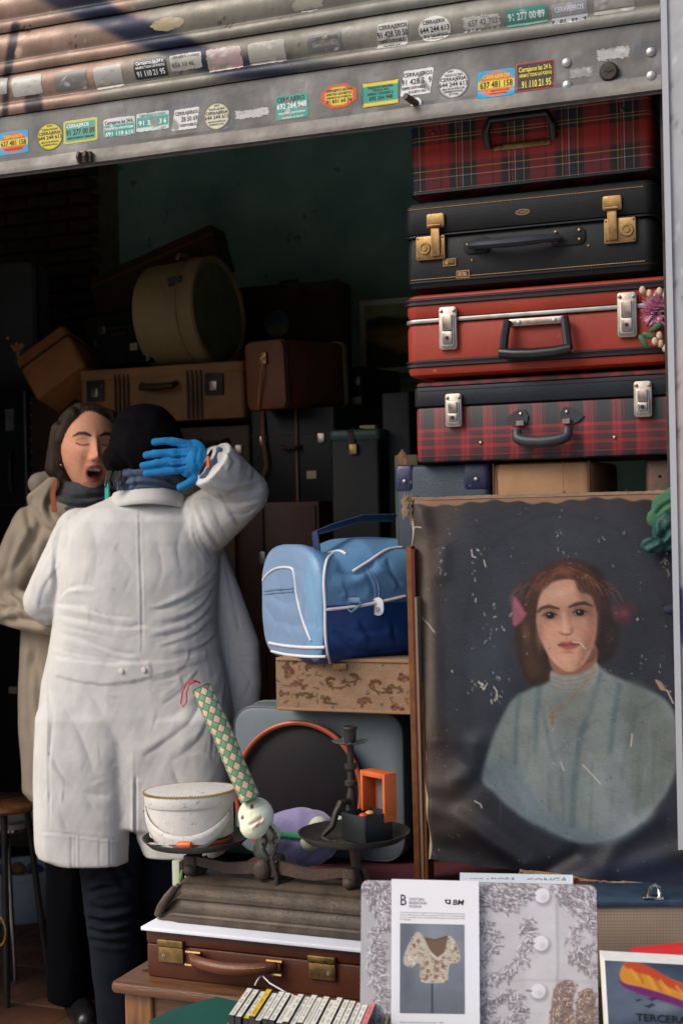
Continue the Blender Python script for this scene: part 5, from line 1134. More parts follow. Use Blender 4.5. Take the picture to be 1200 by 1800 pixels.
FL = [([(108,925),(99,970),(97,1010),(104,1050)], 6, .016), ([(104,1052),(118,1036),(140,1030),(170,1032)], 5, .012), ([(92,1062),(140,1066),(190,1082),(240,1086)], 6, .011), ([(100,1080),(150,1092),(210,1104),(262,1098)], 6, .010), ([(100,1112),(150,1126),(200,1146),(246,1152)], 6, .010), ([(110,1100),(160,1112),(190,1120)], 4, .006), ([(98,1140),(140,1150),(200,1158)], 5, .006),
 ([(392,985),(376,1020),(340,1048),(290,1068),(262,1072)], 6, .015), ([(386,1020),(360,1062),(320,1088),(270,1098)], 6, .013), ([(384,1052),(352,1090),(312,1112),(262,1122)], 6, .011), ([(384,1080),(350,1112),(318,1126),(280,1138)], 5, .009), ([(388,1108),(362,1134),(330,1146),(300,1150)], 5, .008),
 ([(245,882),(246,960),(249,1040),(250,1150)], 1.8, .0022), ([(236,900),(244,905),(262,912)], 6, .004), ([(190,885),(240,905),(300,900)], 12, .005), ([(150,905),(170,960),(165,1020)], 16, .006), ([(330,905),(312,960),(322,1010)], 14, .006), ([(200,960),(230,1000),(220,1040)], 18, .005), ([(275,950),(285,1000),(270,1050)], 16, .005),
 ([(335,872),(333,886),(337,898)], 3, .010), ([(345,882),(362,925),(388,962)], 7, .012), ([(368,872),(382,912),(398,945)], 7, .012), ([(384,865),(404,892),(420,926)], 6, .011), ([(350,870),(372,876),(400,872)], 5, .008), ([(340,900),(352,945),(378,985)], 7, .010),
 ([(375,842),(412,850),(458,838)], 6, .016), ([(372,856),(412,866),(466,856)], 6, .017), ([(396,790),(412,808),(402,832)], 6, .013), ([(412,796),(430,812),(424,838)], 6, .014), ([(428,806),(446,822),(444,846)], 5, .014), ([(444,818),(459,832),(460,850)], 5, .012), ([(392,880),(428,884),(466,872)], 6, .014), ([(404,904),(430,904),(454,890)], 5, .010), ([(366,780),(372,800),(366,830)], 4, .006),
 ([(128,905),(120,935),(118,965)], 7, .008), ([(96,960),(70,1000),(60,1050)], 6, .007), ([(112,990),(80,1030),(70,1070)], 6, .007), ([(60,1085),(80,1080),(100,1090)], 5, .008), ([(84,950),(66,985),(52,1010)], 6, .005), ([(52,1040),(70,1060),(96,1062)], 5, .006),
 ([(364,1206),(336,1266),(296,1300),(250,1332)], 10, .010), ([(352,1178),(318,1216),(285,1240)], 7, .006), ([(374,1240),(350,1300),(300,1340)], 9, .008), ([(392,1180),(380,1250),(372,1340)], 7, .009), ([(330,1172),(300,1190),(262,1200)], 6, .005),
 ([(84,1190),(92,1260),(86,1330)], 6, .006), ([(88,1322),(112,1366),(150,1394),(200,1398)], 9, .008), ([(96,1214),(140,1290),(170,1370)], 13, .006), ([(150,1205),(190,1270),(225,1340)], 13, .005), ([(86,1190),(87,1300),(88,1462)], 1.8, .0026), ([(96,1400),(110,1440),(120,1462)], 7, .004), ([(150,1400),(170,1430),(190,1440)], 9, .004), ([(215,1380),(222,1420),(210,1450)], 9, .004),
 ([(238,1362),(238,1430),(238,1502)], 2.2, .006), ([(236,1310),(238,1345),(238,1362)], 3, .003), ([(300,1340),(320,1400),(330,1460)], 10, .006),
 ([(396,990),(412,1060),(420,1110)], 7, .010), ([(386,1010),(392,1090),(398,1180),(392,1260)], 7, .010), ([(404,1125),(404,1200),(412,1246)], 2.2, .004), ([(402,1150),(430,1156),(458,1154)], 1.8, .003), ([(404,1246),(430,1252),(452,1240)], 3, .006), ([(420,1170),(440,1200),(425,1235)], 8, .005), ([(402,1126),(430,1130),(457,1128)], 1.8, .003), ([(410,1252),(400,1300),(396,1350)], 6, .008),
 ([(69,1462),(130,1468),(180,1474),(237,1478)], 1.8, .0026)]
FS = [(p_, w_*.8, a_*.55) for p_, w_, a_ in FL if w_ > 2.5]; rj = np.random.RandomState(2)
for p_, w_, a_ in FL:
    if 4 < w_ < 9:
        for _ in range(2):
            dx, dy = rj.uniform(-9, 9), rj.uniform(-11, 11); i0 = rj.randint(0, max(1, len(p_)-2)); q_ = [(x_+dx+rj.uniform(-4, 4), y_+dy+rj.uniform(-4, 4)) for x_, y_ in p_[i0:i0+3]]; FS.append((q_, rj.uniform(1.6, 3.2), a_*rj.uniform(.10, .26)))
for _ in range(60):
    x_, y_ = rj.uniform(75, 400), rj.uniform(900, 1450); th_ = rj.uniform(-.5, .9)+(np.pi/2 if rj.rand() < .3 else 0); l_ = rj.uniform(14, 46); FS.append(([(x_, y_), (x_+l_/2*math.cos(th_), y_+l_/2*math.sin(th_)+rj.uniform(-4, 4)), (x_+l_*math.cos(th_), y_+l_*math.sin(th_))], rj.uniform(1.8, 4), rj.uniform(.0008, .0024)))
D = folds(px, py, FS, True)+folds(px, py, [f_ for f_ in FL if f_[1] <= 2.5])
belt = poly_mask(px, py, [(99,1156),(140,1162),(187,1167),(250,1165),(262,1164),(268,1176),(266,1190),(225,1200),(179,1203),(140,1198),(99,1188)], 1.2)
belt2 = poly_mask(px, py, [(240,1166),(262,1163),(300,1162),(364,1146),(362,1160),(300,1180),(262,1192),(240,1196)], 1.2)
D += .0045*np.maximum(belt, belt2*.45)
hem = ((py > 1478+(px-237)*.09) & (px < 237)); D += np.where(hem, .0009*np.sin(px*.55+np.sin(px*.19)*2.6)*np.clip(np.sin(px*.11)+.5, .1, 1), 0)
D += crumple(v, .0022, 11, 5)+crumple(v, .0007, 40, 6)
v += nn*(D*face_w(nn))[:, None]
coat = rpart('coat', me, v, M['cotton'], man)
for q in ((214, 1181), (252, 1178)):
    k_ = np.argmin((px-q[0])**2+(py-q[1])**2+np.where(nn @ FW < 0, 0, 1e6)); part('button', MB().lathe([(.0075, 0), (.0078, .002), (.006, .003), (.0003, .0026)], v[k_], 18, 'y'), flat('cream_button', (.55,.50,.42), .4), man)
# coat collar folded over
mb = MB(); g_ = []
for i in range(41):
    q = R(-112+224*i/40)
    row = []
    for (rx, rd, dy) in ((.084, .070, 2), (.089, .075, -6), (.094, .080, -8), (.099, .086, -2), (.106, .095, 10), (.110, .101, 20)):
        row.append(V(261+rx*math.sin(q)/.00156, 868+dy-6*math.cos(q)*0+10*abs(math.sin(q))**2-3, 3.93-rd*math.cos(q)))
    g_.append(row)
mb.grid(np.array(g_)); co = part('collar', mb, M['cotton'], man); so_ = co.modifiers.new('s', 'SOLIDIFY'); so_.thickness = .004; so_.offset = 0
# blue shirt collar and dark hair tufts
mb = MB(); body_loft(mb, [(826, 206, 320, 3.93, .088), (838, 202, 323, 3.93, .090), (856, 204, 322, 3.93, .084), (880, 210, 315, 3.94, .07)], ex=2.1)
me, v, nn = remesh(mb, .004, 3); px, py = proj(v); D = folds(px, py, [([(205,845),(250,838),(320,850)], 4, .006), ([(215,856),(260,850),(310,860)], 3, .005), ([(230,830),(240,845),(236,860)], 3, .004), ([(290,832),(300,850)], 3, .004)]); v += nn*(D+crumple(v, .002, 40, 2))[:, None]; rpart('shirt_collar', me, v, M['shirtblue'], man)
mb = MB()
for k in range(26): x0 = RNG.uniform(190, 222); mb.tube([V(x0, 828, 3.86), V(x0-RNG.uniform(0, 6), 845, 3.855), V(x0-RNG.uniform(-6, 12), 852+RNG.uniform(0, 14), 3.85)], [.003, .0022, .0006], 4)
part('hair', mb, flat('black_hair', (.01,.008,.007), .5), man)
part('mask_strap', MB().rbox(*[float(a) for a in (V(166,0,4)[0], V(176,0,4)[0])], V(170, 870, 4.02)[1]-.01, V(170, 870, 4.02)[1], V(170, 884, 4.0)[2], V(170, 848, 4.0)[2], .004, .002), flat('turquoise_cloth', (.05,.42,.36), .8), man)
# beanie
mb = MB(); mb.sphere(V(258, 786, 3.93), (.104, .112, .095), 28, 20); mb.sphere(V(256, 762, 3.935), (.092, .10, .082), 28, 20); mb.sphere(V(214, 805, 3.90), (.048, .06, .05), 20, 14); mb.sphere(V(300, 812, 3.92), (.045, .07, .05), 20, 14)
me, v, nn = remesh(mb, .0045, 10); px, py = proj(v)
D = folds(px, py, [([(196,815),(230,832),(280,838),(316,826)], 5, .006), ([(205,790),(222,810),(226,835)], 5, .005), ([(240,820),(262,828),(290,822)], 4, .004), ([(200,760),(230,745),(270,742)], 9, .003)])
v += nn*(D+crumple(v, .0022, 22, 9))[:, None]; rpart('beanie', me, v, M['knitblack'], man)
# glove: palm against the head, fingers pointing left
mb = MB(); gd = 3.772
mb.sphere(V(341, 808, gd), (.043, .019, .054), 20, 14); mb.sphere(V(328, 806, gd-.002), (.032, .017, .050), 20, 14); capsule(mb, V(348, 811, gd), V(372, 817, gd+.004), .038, .034, 20)
for chain, r_ in (([(330,781),(312,777),(292,775),(272,777)], .0110), ([(326,796),(305,796),(280,797),(257,800)], .0118), ([(326,811),(303,812),(278,814),(252,819)], .0118), ([(328,825),(308,827),(285,829),(258,832)], .0112), ([(346,838),(332,850),(318,856)], .0125)):
    ds = [gd-.002, gd-.006, gd-.002, gd+.010] if len(chain) == 4 else [gd, gd+.004, gd+.012]
    for i in range(len(chain)-1): capsule(mb, V(*chain[i], ds[i]), V(*chain[i+1], ds[i+1]), r_*(1.06-.07*i), r_*(1.0-.07*i), 14)
me, v, nn = remesh(mb, .0021, 2); px, py = proj(v)
D = folds(px, py, [([(330,788),(316,788),(300,787)], 2.2, .004), ([(330,803),(316,804),(300,805)], 2.2, .004), ([(330,818),(316,819),(300,821)], 2.2, .004), ([(350,785),(345,805),(350,830)], 4, .002)]); v += nn*(D*face_w(nn)+crumple(v, .0006, 90, 3))[:, None]
rpart('glove', me, v, M['glove'], man)
A_ = V(361, 813, gd); B_ = V(366, 815.5, gd)
part('wrist_band', MB().tube([A_, V(363, 814, gd), B_], [.0415, .043, .0415], 26), M['blackplastic'], man)
part('band_tag', MB().box(V(365.5, 812, gd-.0445), (.008, .002, .030)), flat('orange_tag', (.62,.14,.03), .5), man)
mb = MB(); mb.tube([V(364, 813, gd), V(372, 818, gd+.003), V(392, 830, 3.80)], [.050, .055, .056], 26); me, v, nn = remesh(mb, .004, 3); v += nn*crumple(v, .003, 50, 8)[:, None]; rpart('shirt_cuff', me, v, M['shirtblue'], man)

# ---------------- woman facing us
base = V(135, 1772, 4.3); base[2] = 0
wom = thing('person', 'woman in beige coat with eyes closed and mouth open, facing the person in white', 'person', base)
DW = 4.25; hc = V(157, 787, DW); psi = R(21)
fx = RT*math.cos(psi)+FW*math.sin(psi); fy = -FW*math.cos(psi)+RT*math.sin(psi); fz = UP.copy(); SH = 1.12; fx = fx*SH; fy = fy*SH; fz = fz*SH
n1, n2 = 170, 150; G = []
for i in range(n2):
    ph = math.pi*i/(n2-1)
    for j in range(n1):
        th = 2*math.pi*j/n1; G.append((math.sin(ph)*math.sin(th), math.sin(ph)*math.cos(th), math.cos(ph)))
S = np.array(G); x, y, z = S.T.copy(); Z = np.where(z > 0, z*.112, z*.132); X = x*.077; Yy = np.where(y > 0, y*.088, y*.10)
jaw = np.clip(-z, 0, 1); X *= 1-.40*jaw**1.8; Yy *= np.where(y > 0, 1-.10*jaw**2, 1-.5*jaw)
fr = np.clip(y, 0, 1)**.6
def gb(cx, cz, sx, sz): return np.exp(-((X-cx)/sx)**2-((Z-cz)/sz)**2)*fr
def gm(cx, cz, sx, sz): return gb(cx, cz, sx, sz)
Yd = np.zeros(len(X))
Yd += .0235*gm(0, -.028, .0115, .012)+.016*gm(0, -.010, .008, .020)+.006*gm(0, .012, .008, .02)+.0065*gm(.0105, -.032, .006, .007)+.0065*gm(-.0105, -.032, .006, .007)
for s_ in (-1, 1): Yd += -.0105*gm(s_*.031, .012, .016, .012)+.0075*gm(s_*.031, .009, .0125, .0085)+.003*gm(s_*.03, .030, .02, .007)+.005*gm(s_*.043, -.022, .017, .02)-.004*gm(s_*.026, -.052, .008, .02)
mouth = gm(0, -.070, .0185, .0135)
Yd += .0055*(gm(0, -.050, .020, .006)+gm(0, -.089, .018, .007))+.007*gm(0, -.118, .022, .014)-.003*gm(0, -.101, .018, .006)
hole = np.clip((mouth-.42)/.25, 0, 1); Yd -= .020*hole
P3 = hc+np.outer(X, fx)+np.outer(Yy+Yd, fy)+np.outer(Z, fz)
pc = Paint(X*1000, -Z*1000, (214,152,120))
front = np.clip(y, 0, 1)
pc.ell(-42, 22, 20, 20, (204,128,104), .6); pc.ell(42, 22, 20, 20, (204,128,104), .6); pc.ell(0, 26, 11, 12, (206,136,110), .6); pc.ell(0, -55, 50, 25, (200,142,110), .6)
for s_ in (-1, 1):
    pc.line([(s_*13,-28),(s_*26,-34),(s_*40,-34),(s_*53,-27)], [6, 10, 9, 4], (44,24,16), 1, 1.2)
    pc.ell(s_*31, -12, 17, 11, (164,104,82), .55); pc.line([(s_*18,-5),(s_*26,-3),(s_*36,-3.5),(s_*47,-8)], 3.6, (40,22,18), 1, .8); pc.line([(s_*19,-18),(s_*32,-21),(s_*46,-16)], 1.6, (140,86,68), .6, 1)
    pc.ell(s_*7, 38, 3.2, 2.4, (84,44,36), .85)
    pc.line([(s_*13,38),(s_*22,52),(s_*24,62)], 1.6, (158,98,78), .45, 1.5)
pc.poly([(-24,66),(-14,52),(-5,49),(0,51),(5,49),(14,52),(24,66),(16,88),(0,93),(-16,88)], (164,78,68), 1.6, .95)
pc.poly([(-20,67),(-12,58),(0,56),(12,58),(20,67),(13,81),(0,85),(-13,81)], (46,14,14), 1.6, .97)
pc.poly([(-13,60),(0,57.5),(13,60),(12,64.5),(0,63),(-12,64.5)], (214,204,190), 1, .92); pc.ell(0, 79, 9, 4.5, (150,66,60), .8)
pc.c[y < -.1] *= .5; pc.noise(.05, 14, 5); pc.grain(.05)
me0 = MB(); me0.add(P3, [(i*n1+j, i*n1+(j+1) % n1, (i+1)*n1+(j+1) % n1, (i+1)*n1+j) for i in range(n2-1) for j in range(n1)]); cols = [pc.done(1.12)]
# ear, neck, and the rest of the body, one skin
sk = MB(); ec = hc+fx*(-.076)+fy*(-.002)+fz*(-.012); 
sk.sphere(ec, (.010, .018, .030), 14, 10); sk.sphere(ec+fy*.004-fz*.018, (.009, .010, .013), 10, 8)
capsule(sk, hc-fz*.06-fy*.02, V(150, 905, DW+.03), .050, .056)
body_loft(sk, [(900, 100, 200, 4.27, .05), (940, 75, 225, 4.28, .07), (1150, 85, 210, 4.28, .08), (1400, 80, 215, 4.28, .09)])
for a_, b_, c_ in (((115, 1400, 4.27), (118, 1600, 4.26), (122, 1740, 4.30)), ((190, 1400, 4.30), (185, 1600, 4.32), (180, 1740, 4.34))): capsule(sk, V(*a_), V(*b_), .06, .045); capsule(sk, V(*b_), V(*c_), .045, .033)
capsule(sk, V(60, 935, 4.25), V(6, 1060, 4.2), .045, .04); capsule(sk, V(6, 1060, 4.2), V(105, 1092, 4.06), .036, .028); sk.sphere(V(118, 1094, 4.05), (.03, .02, .035), 12, 8)
m2, v2, _ = remesh(sk, .009, 3); f2 = [tuple(p_.vertices) for p_ in m2.polygons]; me0.add(v2, f2); cols.append(np.tile(lin((200,140,108)), (len(v2), 1)))
part('body', me0, M['skin'], wom, colors=np.concatenate(cols), angle=80)
part('earring', MB().sphere(ec-fz*.036+fy*.012, .0045, 8, 6), M['nickel'], wom)
# hair
mb = MB(); mb.sphere(hc+fz*.022-fy*.030, (.099, .098, .114), 26, 18); mb.sphere(hc+fz*.064-fy*.012, (.081, .080, .063), 24, 16)
capsule(mb, hc-fx*.078+fz*.045-fy*.008, hc-fx*.088-fz*.055-fy*.020, .026, .030); capsule(mb, hc-fx*.086-fz*.055-fy*.02, hc-fx*.060-fz*.105-fy*.010, .028, .018); capsule(mb, hc-fx*.05+fz*.085+fy*.030, hc-fx*.080+fz*.02+fy*.012, .022, .013); capsule(mb, hc-fx*.03+fz*.104+fy*.020, hc+fx*.055+fz*.090+fy*.022, .018, .016); capsule(mb, hc+fx*.06+fz*.07+fy*.02, hc+fx*.085-fz*.03+fy*.0, .022, .022)
me, v, nn = remesh(mb, .004, 5); lp = (v-hc) @ np.stack([fx, fy, fz], 1); ang = np.arctan2(lp[:, 0], lp[:, 1]+.03)
v += nn*(.0009*np.sin(ang*60+3*np.sin(lp[:, 2]*30))+.0007*np.sin(ang*125+lp[:, 2]*60)+.001*np.sin(lp[:, 0]*60))[:, None]; rpart('hair', me, v, M['hair'], wom)
# coat
mb = MB()
body_loft(mb, [(872, 78, 215, 4.28, .07), (890, 48, 240, 4.28, .10), (930, 30, 250, 4.28, .12), (1000, 34, 250, 4.28, .13), (1100, 40, 240, 4.28, .13), (1200, 36, 235, 4.28, .135), (1300, 37, 232, 4.28, .135), (1385, 44, 228, 4.28, .135), (1400, 58, 225, 4.28, .13)], ex=2.6)
capsule(mb, V(62, 930, 4.24), V(4, 1050, 4.19), .072, .064, 24); capsule(mb, V(4, 1062, 4.19), V(90, 1088, 4.07), .060, .048, 24)
capsule(mb, V(66, 878, 4.22), V(92, 852, 4.21), .030, .026); capsule(mb, V(66, 880, 4.22), V(100, 920, 4.17), .030, .026); capsule(mb, V(70, 850, 4.30), V(120, 842, 4.34), .035, .035)
me, v, nn = remesh(mb, .005, 5); px, py = proj(v)
D = folds(px, py, [([(95,862),(84,890),(96,925)], 5, .012), ([(60,868),(48,900),(60,940)], 6, .008), ([(75,920),(50,960),(20,1010)], 8, .009), ([(90,945),(70,1000),(40,1040)], 8, .009), ([(30,930),(18,980),(4,1020)], 7, .007), ([(0,1072),(40,1062),(80,1070)], 6, .010), ([(0,1094),(40,1090),(84,1098)], 6, .009), ([(20,1040),(40,1052),(52,1075)], 6, .010), ([(0,1048),(20,1060),(30,1090)], 5, .008), ([(60,1140),(52,1200),(56,1300)], 6, .008), ([(50,1130),(66,1180),(70,1260)], 7, .008), ([(44,1260),(60,1330),(58,1400)], 7, .006), ([(84,880),(106,930),(104,980)], 6, .008)])
v += nn*(D*face_w(nn)+crumple(v, .002, 12, 11))[:, None]; rpart('coat', me, v, M['trench'], wom)
m_scarf = mat('grey_scarf', (.07,.075,.085), (.04,.043,.05), 30, .95, bump=.9, bs=200)
mb = MB(); body_loft(mb, [(848, 108, 196, DW+.02, .065), (862, 100, 200, DW+.01, .075), (885, 98, 202, DW+.0, .08), (905, 104, 200, DW+.0, .08)], ex=2.1); me, v, nn = remesh(mb, .004, 3); px, py = proj(v); D = folds(px, py, [([(104,866),(130,876),(190,870)], 4, .008), ([(104,884),(140,892),(190,886)], 4, .007)]); v += nn*(D+crumple(v, .0025, 50, 4))[:, None]; rpart('scarf', me, v, m_scarf, wom)
mb = MB()
for k in range(5): mb.tube([V(97+k*1.5-2, 846, 4.135), V(93+k*1.6-3, 868, 4.125), V(96+k*1.5-3, 900, 4.12)], .003, 5)
part('scarf_stripe', mb, flat('orange_wool', (.36,.10,.04), .95), wom, kind='stuff')
mb = MB(); body_loft(mb, [(1370, 62, 215, 4.28, .11), (1420, 70, 210, 4.28, .11), (1440, 76, 205, 4.28, .10)]); body_loft(mb, [(1400, 76, 160, 4.26, .09), (1550, 80, 158, 4.26, .08), (1700, 85, 156, 4.27, .08), (1752, 84, 155, 4.27, .08)]); body_loft(mb, [(1400, 140, 215, 4.32, .09), (1600, 145, 215, 4.33, .08), (1745, 150, 215, 4.34, .08)])
me, v, nn = remesh(mb, .007, 4); v += nn*crumple(v, .004, 14, 7)[:, None]; rpart('trousers', me, v, M['blacktrouser'], wom)
for px_, dd in ((136, 4.24), (195, 4.31)):
    mb = MB(); a_ = V(px_, 1745, dd+.03); a_[2] = .045; b_ = a_+fy*.13; b_[2] = .036; capsule(mb, a_, b_, .042, .036); capsule(mb, a_, a_+[0, 0, .08], .042, .045); me, v, nn = remesh(mb, .006, 3); v[:, 2] = np.maximum(v[:, 2], .004); rpart('boot', me, v, M['blackplastic'], wom)
# ------------------------------------------------------------------ GOODS IN FRONT
# --- oak table, brown briefcase, board, balance scale
A0 = At(197, 1716, 2.40); zt = At(258, 1716, 2.44)[2]; print('table', zt)
xT0, xT1 = A0[0], A0[0]+.62
t = thing('low_table', 'low worn oak table with turned legs under the brown briefcase', 'table', (xT0+.3, 2.6, 0))
part('tabletop', MB().rbox(xT0, xT1, 2.39, 2.84-.06, zt-.024, zt, .012, .009, 4), M['tablewood'], t)
part('apron', MB().rbox(xT0+.02, xT1-.02, 2.42, 2.44, zt-.085, zt-.024, .003, .002, 2), M['tablewood'], t)
part('apron', MB().rbox(xT0+.02, xT0+.04, 2.44, 2.76, zt-.085, zt-.024, .003, .002, 2), M['tablewood'], t)
for lx, ly in ((xT0+.05, 2.445), (xT1-.05, 2.445), (xT0+.05, 2.735), (xT1-.05, 2.735)):
    l = part('leg', MB().rbox(lx-.032, lx+.032, ly-.032, ly+.032, zt-.115, zt-.0245, .007, .003, 3), M['legwood'], t)
    part('turning', MB().lathe([(.026, zt-.116), (.018, zt-.124), (.024, zt-.134), (.031, zt-.150), (.024, zt-.168), (.018, zt-.20), (.026, zt-.30), (.020, .06), (.028, .03), (.02, 0.001)], (lx, ly, 0), 24), M['legwood'], l)
part('screw', MB().lathe([(.008, 0), (.006, .0012), (.0003, .0012)], (xT0+.035, 2.47, zt), 14), M['iron'], t)
a, W, H = frame_of(258, 650, 1716, 1638, 2.44); H = .092; Dp = .30
t = thing('briefcase', 'brown leather briefcase with two brass locks lying on the oak table', 'briefcase', (a[0], 2.44, zt+.001), 0)
part('shell', MB().rbox(0, W, 0, Dp, 0, H*.70, .008, .004, 4), M['brownleather'], t); part('lid', MB().rbox(-.001, W+.001, -.001, Dp+.001, H*.715, H, .009, .004, 4), M['brownleather'], t)
for x0 in (.122, .80):
    l = part('lock', MB().rbox(W*x0-.026, W*x0+.028, -.007, -.001, H*.36, H*.68, .002, .001, 2, ax='y'), M['brass'], t)
    part('latch', MB().rbox(W*x0-.027, W*x0+.029, -.010, -.001, H*.70, H*.84, .002, .001, 2, ax='y'), M['brass'], l)
    part('keyhole', MB().lathe([(.0038, 0), (.0036, .001), (.0002, .001)], (W*x0-.014 if x0 < .5 else W*x0+.014, -.007, H*.5), 12, 'y').box((W*x0-.014 if x0 < .5 else W*x0+.014, -.0084, H*.5), (.0016, .0012, .006)), M['steel'], l)
h = MB(); pts = []; rs = []
for i in range(17):
    q = i/16; pts.append((W*(.235+.365*q), -.012-.028*math.sin(math.pi*q)**.4, H*(.58-.06*math.sin(math.pi*q))-.003)); rs.append(.0085+.003*math.sin(math.pi*q)**.5)
h.tube(pts, rs, 10, flat=1.15); hd = part('handle', h, mat('handle_brown', (.15,.045,.020), (.09,.026,.012), 12, .35, bump=.3, bs=300), t)
sm = MB(); 
for i in range(30): q = (i+.5)/30; sm.box((W*(.25+.335*q), -.0135-.0275*math.sin(math.pi*(.04+.92*q))**.4-.010, H*(.58-.06*math.sin(math.pi*q))+.0022), (.0045, .0012, .0012))
part('stitching', sm, m_thread, hd)
for x0 in (.235, .60): part('handle_bracket', MB().rbox(W*x0-.010, W*x0+.012, -.012, -.001, H*.44, H*.66, .003, .001, 3, ax='y').tube([(W*x0-.014, -.014, H*.66), (W*x0+.018, -.014, H*.66)], .004, 8).tube([(W*x0-.014, -.018, H*.40), (W*x0+.018, -.018, H*.40)], .0035, 8), M['brass'], t)
st = MB(); b0 = np.array(t.location); st.tube([b0+[W*.56, -.03, H*.42], b0+[W*.60, -.034, H*.28], b0+[W*.67, -.036, H*.14], b0+[W*.735, -.038, .006]], .0013, 6); st.tube([b0+[W*.56, -.03, H*.42], b0+[W*.545, -.034, H*.30], b0+[W*.535, -.034, H*.20]], .0013, 6)
t2 = thing('price_tag', 'small tag on white string hanging from the briefcase handle', 'tag', b0+[W*.56, -.03, 0]); part('string', st, M['paper'], t2)
part('tag', MB().box(b0+[W*.78, -.045, .004], (.042, .028, .001), Matrix.Rotation(R(-12), 3, 'X')), flat('tag_card', (.30,.31,.31), .6), t2)
# white board
zc = zt+.001+H; a1 = At(247, 1622, 2.425)
t = tag(part('white_board', MB().rbox(a1[0], a1[0]+.56, 2.425, 2.66, zc+.0015, zc+.0085, .002, .001, 2), M['whitecoated']), 'thin white board lying between the briefcase and the iron scale', 'board')
zs_ = zc+.009
# balance scale
a, b = At(296, 1618, 2.47)[0], At(700, 1650, 2.47)[0]
sc = thing('balance_scale', 'antique iron balance scale with two tin pans on a moulded base', 'scale', ((a+b)/2, 2.55, zs_))
prof = [(0,0),(-.003,.004),(-.003,.011),(.003,.013),(.005,.017),(.004,.021),(.014,.026),(.020,.034),(.022,.041),(.016,.043),(.016,.049),(.022,.052),(.026,.058),(.034,.063),(.040,.066),(.038,.072),(.044,.074),(.052,.078),(.085,.080)]
prof = prof+[(.17-y_, z_) for y_, z_ in prof[::-1]]
mb = MB(); rings = []
L_ = b-a
for x_, sy, sz, oz in ((-.032,.72,.10,0),(-.030,.86,.16,0),(-.022,.92,.28,0),(-.012,.93,.50,0),(-.002,.93,.78,0),(.008,.95,.93,0),(.016,.98,.98,0),(.022,1,1,0),(L_-.022,1,1,0),(L_-.008,.95,.93,0),(L_+.012,.93,.50,0),(L_+.030,.86,.16,0)):
    rings.append([(a+x_, 2.47+.085+(y_-.085)*sy, zs_+z_*sz) for y_, z_ in prof])
mb.rings(rings); part('base', mb, M['castbase'], sc)
for k_ in range(5):   # acanthus ribs on the left foot
    mb = MB(); yy = 2.478+k_*.018; mb.tube([(a-.030, yy, zs_+.008), (a-.020, yy-.002, zs_+.026), (a-.008, yy+.002, zs_+.046), (a+.006, yy+.008, zs_+.066)], [.006,.008,.007,.004], 8); part('rib', mb, M['castbase'], sc)
YB = 2.555
cL, cR, cM = At(345, 1478, YB), At(622, 1470, YB), At(489, 1520, YB); zbase = zs_+.078
zb_ = At(420, 1518, YB)[2]
part('pillar', MB().lathe([(.030, 0), (.030, .006), (.020, .010), (.018, .020), (.024, .026), (.024, .036), (.014, .040), (.012, .052)], (cM[0], YB, zbase-.002), 24), M['rustiron'], sc)
mb = MB()
for s_, c_ in ((-1, cL), (1, cR)):
    for dy in (-.024,):
        mb.rings([[(cM[0]+s_*q*(abs(c_[0]-cM[0])), YB+dy+w_, zb_+z_*(1.0-.35*q)+(-.010+.012*abs(q-.5)*2)*(1)+.006) for w_, z_ in ((-.005, -.013), (.005, -.013), (.005, .013), (-.005, .013))] for q in (0, .15, .35, .55, .75, 1.0)])
part('beam', mb, M['rustiron'], sc)
mb = MB(); mb.lathe([(.018, -.002), (.019, .004), (.015, .010), (.012, .012), (.0003, .0125)], (cM[0]-.022, YB-.03, zb_), 8, 'y', sy=1.15); part('knuckle', mb, M['rustiron'], sc)
for c_, s_ in ((cL, -1), (cR, 1)):
    mb = MB(); mb.rbox(c_[0]-.014, c_[0]+.014, YB-.034, YB-.014, zb_-.020, zb_+.016, .006, .003, 3); mb.sphere((c_[0]+.0, YB-.03, zb_-.012), (.014, .012, .012), 10, 8); part('knuckle', mb, M['rustiron'], sc)
    mb = MB(); mb.tube([(c_[0]+.004, YB, zbase), (c_[0]+.008, YB, zbase+.014), (c_[0]+.004, YB, zb_+.0), (c_[0], YB, c_[2]-.016)], [.014, .010, .009, .012], 10); mb.tube([(c_[0]+.018, YB, zb_+.010), (c_[0]+.024, YB, zb_-.008), (c_[0]+.010, YB, zb_-.026)], [.006, .007, .005], 8); part('support', mb, M['rustiron'], sc)
    mb = MB(); mb.rbox(c_[0]-.030, c_[0]+.030, YB-.010, YB+.010, c_[2]-.020, c_[2]-.012, .004, .002, 3); part('cross_bar', mb, M['rustiron'], sc)
    part('pan', MB().lathe([(.0005, -.0125), (.07, -.012), (.095, -.006), (.1075, .006), (.1085, .0085), (.1065, .0085), (.093, -.003), (.068, -.009), (.0005, -.0098)], c_+[0, 0, .002], 56), M['pan'], sc)
